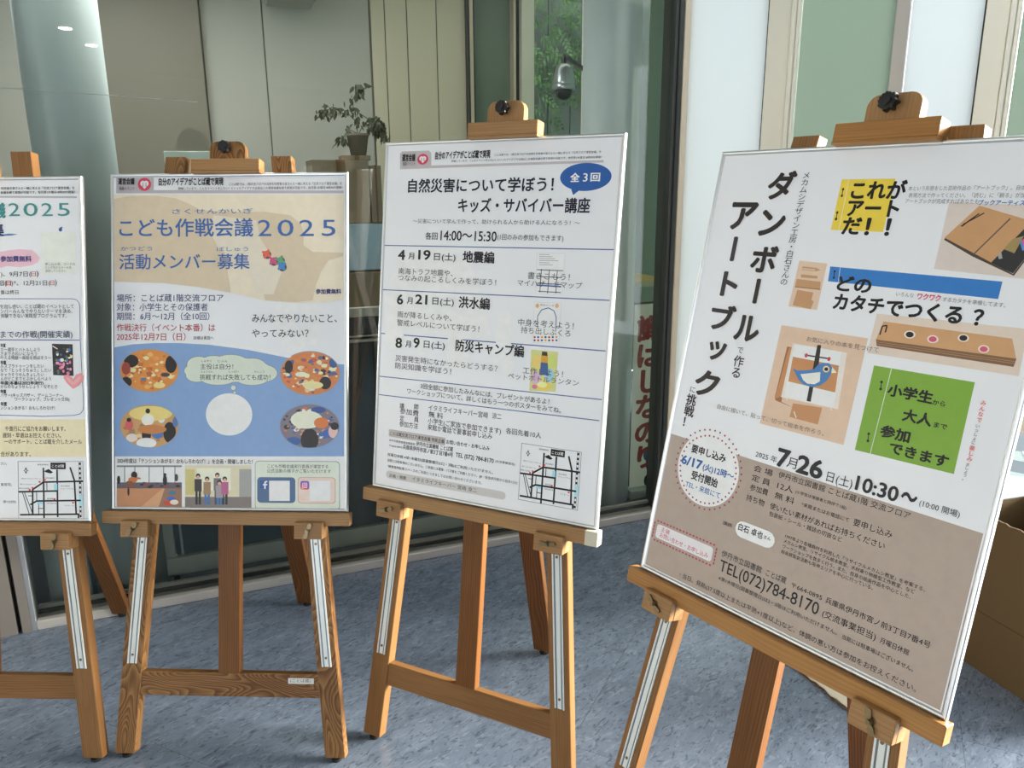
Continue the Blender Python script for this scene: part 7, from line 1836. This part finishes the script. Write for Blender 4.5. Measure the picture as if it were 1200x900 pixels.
for i, (x, y, yaw, lean, vb, ub) in enumerate(EAS):
    k = i+1
    U = Vector((math.cos(yaw), math.sin(yaw), 0)); Nn = Vector((-math.sin(yaw), math.cos(yaw), 0)); Vv = Nn*math.sin(lean)+Vector((0, 0, math.cos(lean))); Ff = -Nn*math.cos(lean)+Vector((0, 0, math.sin(lean)))
    root = empty('framed_poster', Vector((x, y, 0))+U*ub+Vv*vb+Ff*.003, (-lean, 0, yaw)); tag(root, PLAB[k], 'poster', 'framed posters on the easels')
    # local: x across, -y towards the viewer, z up
    fw_ = .0085
    def profile_bar(p0, p1, inn):
        """rounded aluminium moulding between two outer corners, mitred; inn = inward direction"""
        p0, p1, inn = Vector(p0), Vector(p1), Vector(inn); d = (p1-p0).normalized(); bm = bmesh.new()
        prof = [(0, 0), (0, -.0095), (.0012, -.0113), (.0035, -.012), (.006, -.0115), (.0078, -.0103), (fw_, -.0098), (fw_, 0)]
        A = [bm.verts.new(p0+d*a+inn*a+Vector((0, b, 0))) for a, b in prof]; B = [bm.verts.new(p1-d*a+inn*a+Vector((0, b, 0))) for a, b in prof]
        n = len(prof)
        for j in range(n): bm.faces.new((A[j], A[(j+1) % n], B[(j+1) % n], B[j]))
        bm.faces.new(A[::-1]); bm.faces.new(B); bmesh.ops.recalc_face_normals(bm, faces=bm.faces); return bm
    c4 = [(-BW/2, 0, 0), (BW/2, 0, 0), (BW/2, 0, BH), (-BW/2, 0, BH)]; inn = [(0, 0, 1), (-1, 0, 0), (0, 0, -1), (1, 0, 0)]
    for j in range(4): from_bm('frame_rail', profile_bar(c4[j], c4[(j+1) % 4], inn[j]), 'alu', root)
    from_bm('backing_board', bbox(bmesh.new(), -BW/2+.009, BW/2-.009, -.0085, -.001, .009, BH-.009), 'back', root)
    # the paper sheet, faintly cockled
    bm = bmesh.new(); nx, nz = 24, 34; g = []
    for b in range(nz+1): g.append([bm.verts.new((-BW/2+.0085+(BW-.017)*a/nx, -.0092-.00002*0, .0085+(BH-.017)*b/nz)) for a in range(nx+1)])
    for b in range(nz):
        for a in range(nx): bm.faces.new((g[b][a], g[b][a+1], g[b+1][a+1], g[b+1][a]))
    sh = from_bm('poster_sheet', bm, 'sheet', root, True)
    if k == 2: sh['label'] = 'glossy beige, white and blue printed sheet'
    for (kk, gi), I in inks.items():
        if kk != k: continue
        nm = GROUPS[gi[0] if isinstance(gi, tuple) else gi].rstrip('0123456789')
        I.build(nm, lambda a, b, z: (a/1000-BW/2, -.0092-z-.00004, BH-b/1000), sh)
# sticker lettering and banner characters
mm_ = text_mesh([('s', '(ことば蔵)', .01, 2), ('b', 'り', .05, 3)]+[(i, ch, .055, 3) for i, ch in enumerate('識ばしなのり')])
I = Ink(); a0, a1, b0, b1 = extent(mm_['s']); I.mesh(mm_['s'], lambda a, e: (.160+(a-a0)*.052/(a1-a0), .2075+(e-b0)*.0105/(b1-b0)), -.0021, lin((25, 25, 28))); I.build('lettering', lambda a, b, z: f2(Vector((a, b, z))), stk)
I = Ink()
for i in range(6):
    z0 = .83-i*.124
    I.mesh(mm_[i], lambda a, e: (-.098+a*.145, z0-.06+e*.125), .0024, lin((128, 28, 38)), .04)
for cx, cz, rx, rz, c in ((-.01, .205, .03, .035, (40, 60, 100)), (.0, .165, .025, .05, (30, 30, 34)), (.012, .105, .03, .03, (214, 178, 60)), (-.012, .075, .02, .03, (30, 30, 34))): I.poly([(cx+rx*math.cos(t*.6283), cz+rz*math.sin(t*.6283)) for t in range(10)], .0024+cx*.001, lin(c))
I.build('brush_characters', lambda a, b, z: (a, -z, b), vs)

# ---------------------------------------------------------------- cardboard box and loose sheet on the floor at the right
FD = Vector((-.294, .956, 0)); BA = math.atan2(FD.y, FD.x)     # the box's visible side runs along FD
p0 = Vector((1.461, 1.921, 0))
bx_ = empty('cardboard_box', p0, (0, 0, BA-math.pi/2)); tag(bx_, 'large brown cardboard box on the floor at the right edge behind the nearest poster', 'box')
# local y along FD, local x away to the right
def wall(x0, x1, y0, y1, z0, z1): return bbox(bmesh.new(), x0, x1, y0, y1, z0, z1, .0008)
def torn(y0, y1, z0, seed):
    rr_ = random.Random(seed); bm = bmesh.new(); n = 40; lo = []; 
    prof = [z0+rr_.uniform(-.0025, .0025)+(.02*math.exp(-((t/n-.42)/.05)**2)) for t in range(n+1)]
    A = [(y0+(y1-y0)*t/n, prof[t]) for t in range(n+1)]
    for a, b in zip(A, A[1:]):
        q = [(0, a[0], .001), (0, b[0], .001), (0, b[0], b[1]), (0, a[0], a[1])]
        f = [bm.verts.new(v) for v in q]; h = [bm.verts.new((.005, v[1], v[2])) for v in q]
        bm.faces.new(f[::-1]); bm.faces.new(h)
        for j in range(4): bm.faces.new((f[j], f[(j+1) % 4], h[(j+1) % 4], h[j]))
    bmesh.ops.remove_doubles(bm, verts=bm.verts, dist=1e-5); bmesh.ops.recalc_face_normals(bm, faces=bm.faces); return bm
sd = from_bm('side_panel', torn(-.16, .30, .488, 3), 'cardboard', bx_)
from_bm('crease', bbox(bmesh.new(), -.0006, .0004, -.16, .30, .186, .1885), 'dark_wood', bx_)
from_bm('end_panel', wall(.005, .28, .295, .30, .001, .48), 'cardboard', bx_); from_bm('end_panel', wall(.005, .28, -.16, -.155, .001, .48), 'cardboard', bx_)
from_bm('side_panel', wall(.28, .285, -.16, .30, .001, .485), 'cardboard', bx_); from_bm('bottom_panel', wall(.005, .28, -.155, .295, .001, .006), 'cardboard', bx_)
fpm = wall(-.001, .12, -.15, .295, 0, .004); fo = from_bm('flap', fpm, 'cardboard', bx_); fo.location = (.006, 0, .478); fo.rotation_euler = (0, R(62), 0)
# loose sheet lying on two battens
q0 = Vector((.943, 1.862, 0)); q1 = Vector((.828, 2.174, 0)); dd = (q1-q0).normalized(); sa = math.atan2(dd.y, dd.x)
ls = empty('cardboard_sheet', q0, (0, 0, sa-math.pi/2)); tag(ls, 'flattened cardboard with pale upper face lying on the floor behind the nearest easel', 'cardboard')
bm = bmesh.new(); rr_ = random.Random(5); n = 30; edge = [(rr_.uniform(-.004, .004), .5*t/n-.02) for t in range(n+1)]
pts = edge+[(.30, .48), (.32, -.02)]
top = prism([(a, b) for a, b in pts][::-1], .0102, .0125)
from_bm('liner', top, 'card_in', ls)
for j in range(3):
    pts2 = [(rr_.uniform(.0, .006), .5*t/n-.018) for t in range(n+1)]+[(.29, .47), (.31, -.015)]
    from_bm('corrugation', prism([(a, b) for a, b in pts2][::-1], rr_.uniform(.0, .0)+.0030+j*.0024, .0050+j*.0024), 'box_taupe' if j % 2 else 'dark_wood', ls)
from_bm('lower_liner', prism([(a+.004, b) for a, b in pts][::-1], .0006, .0028), 'cardboard', ls)
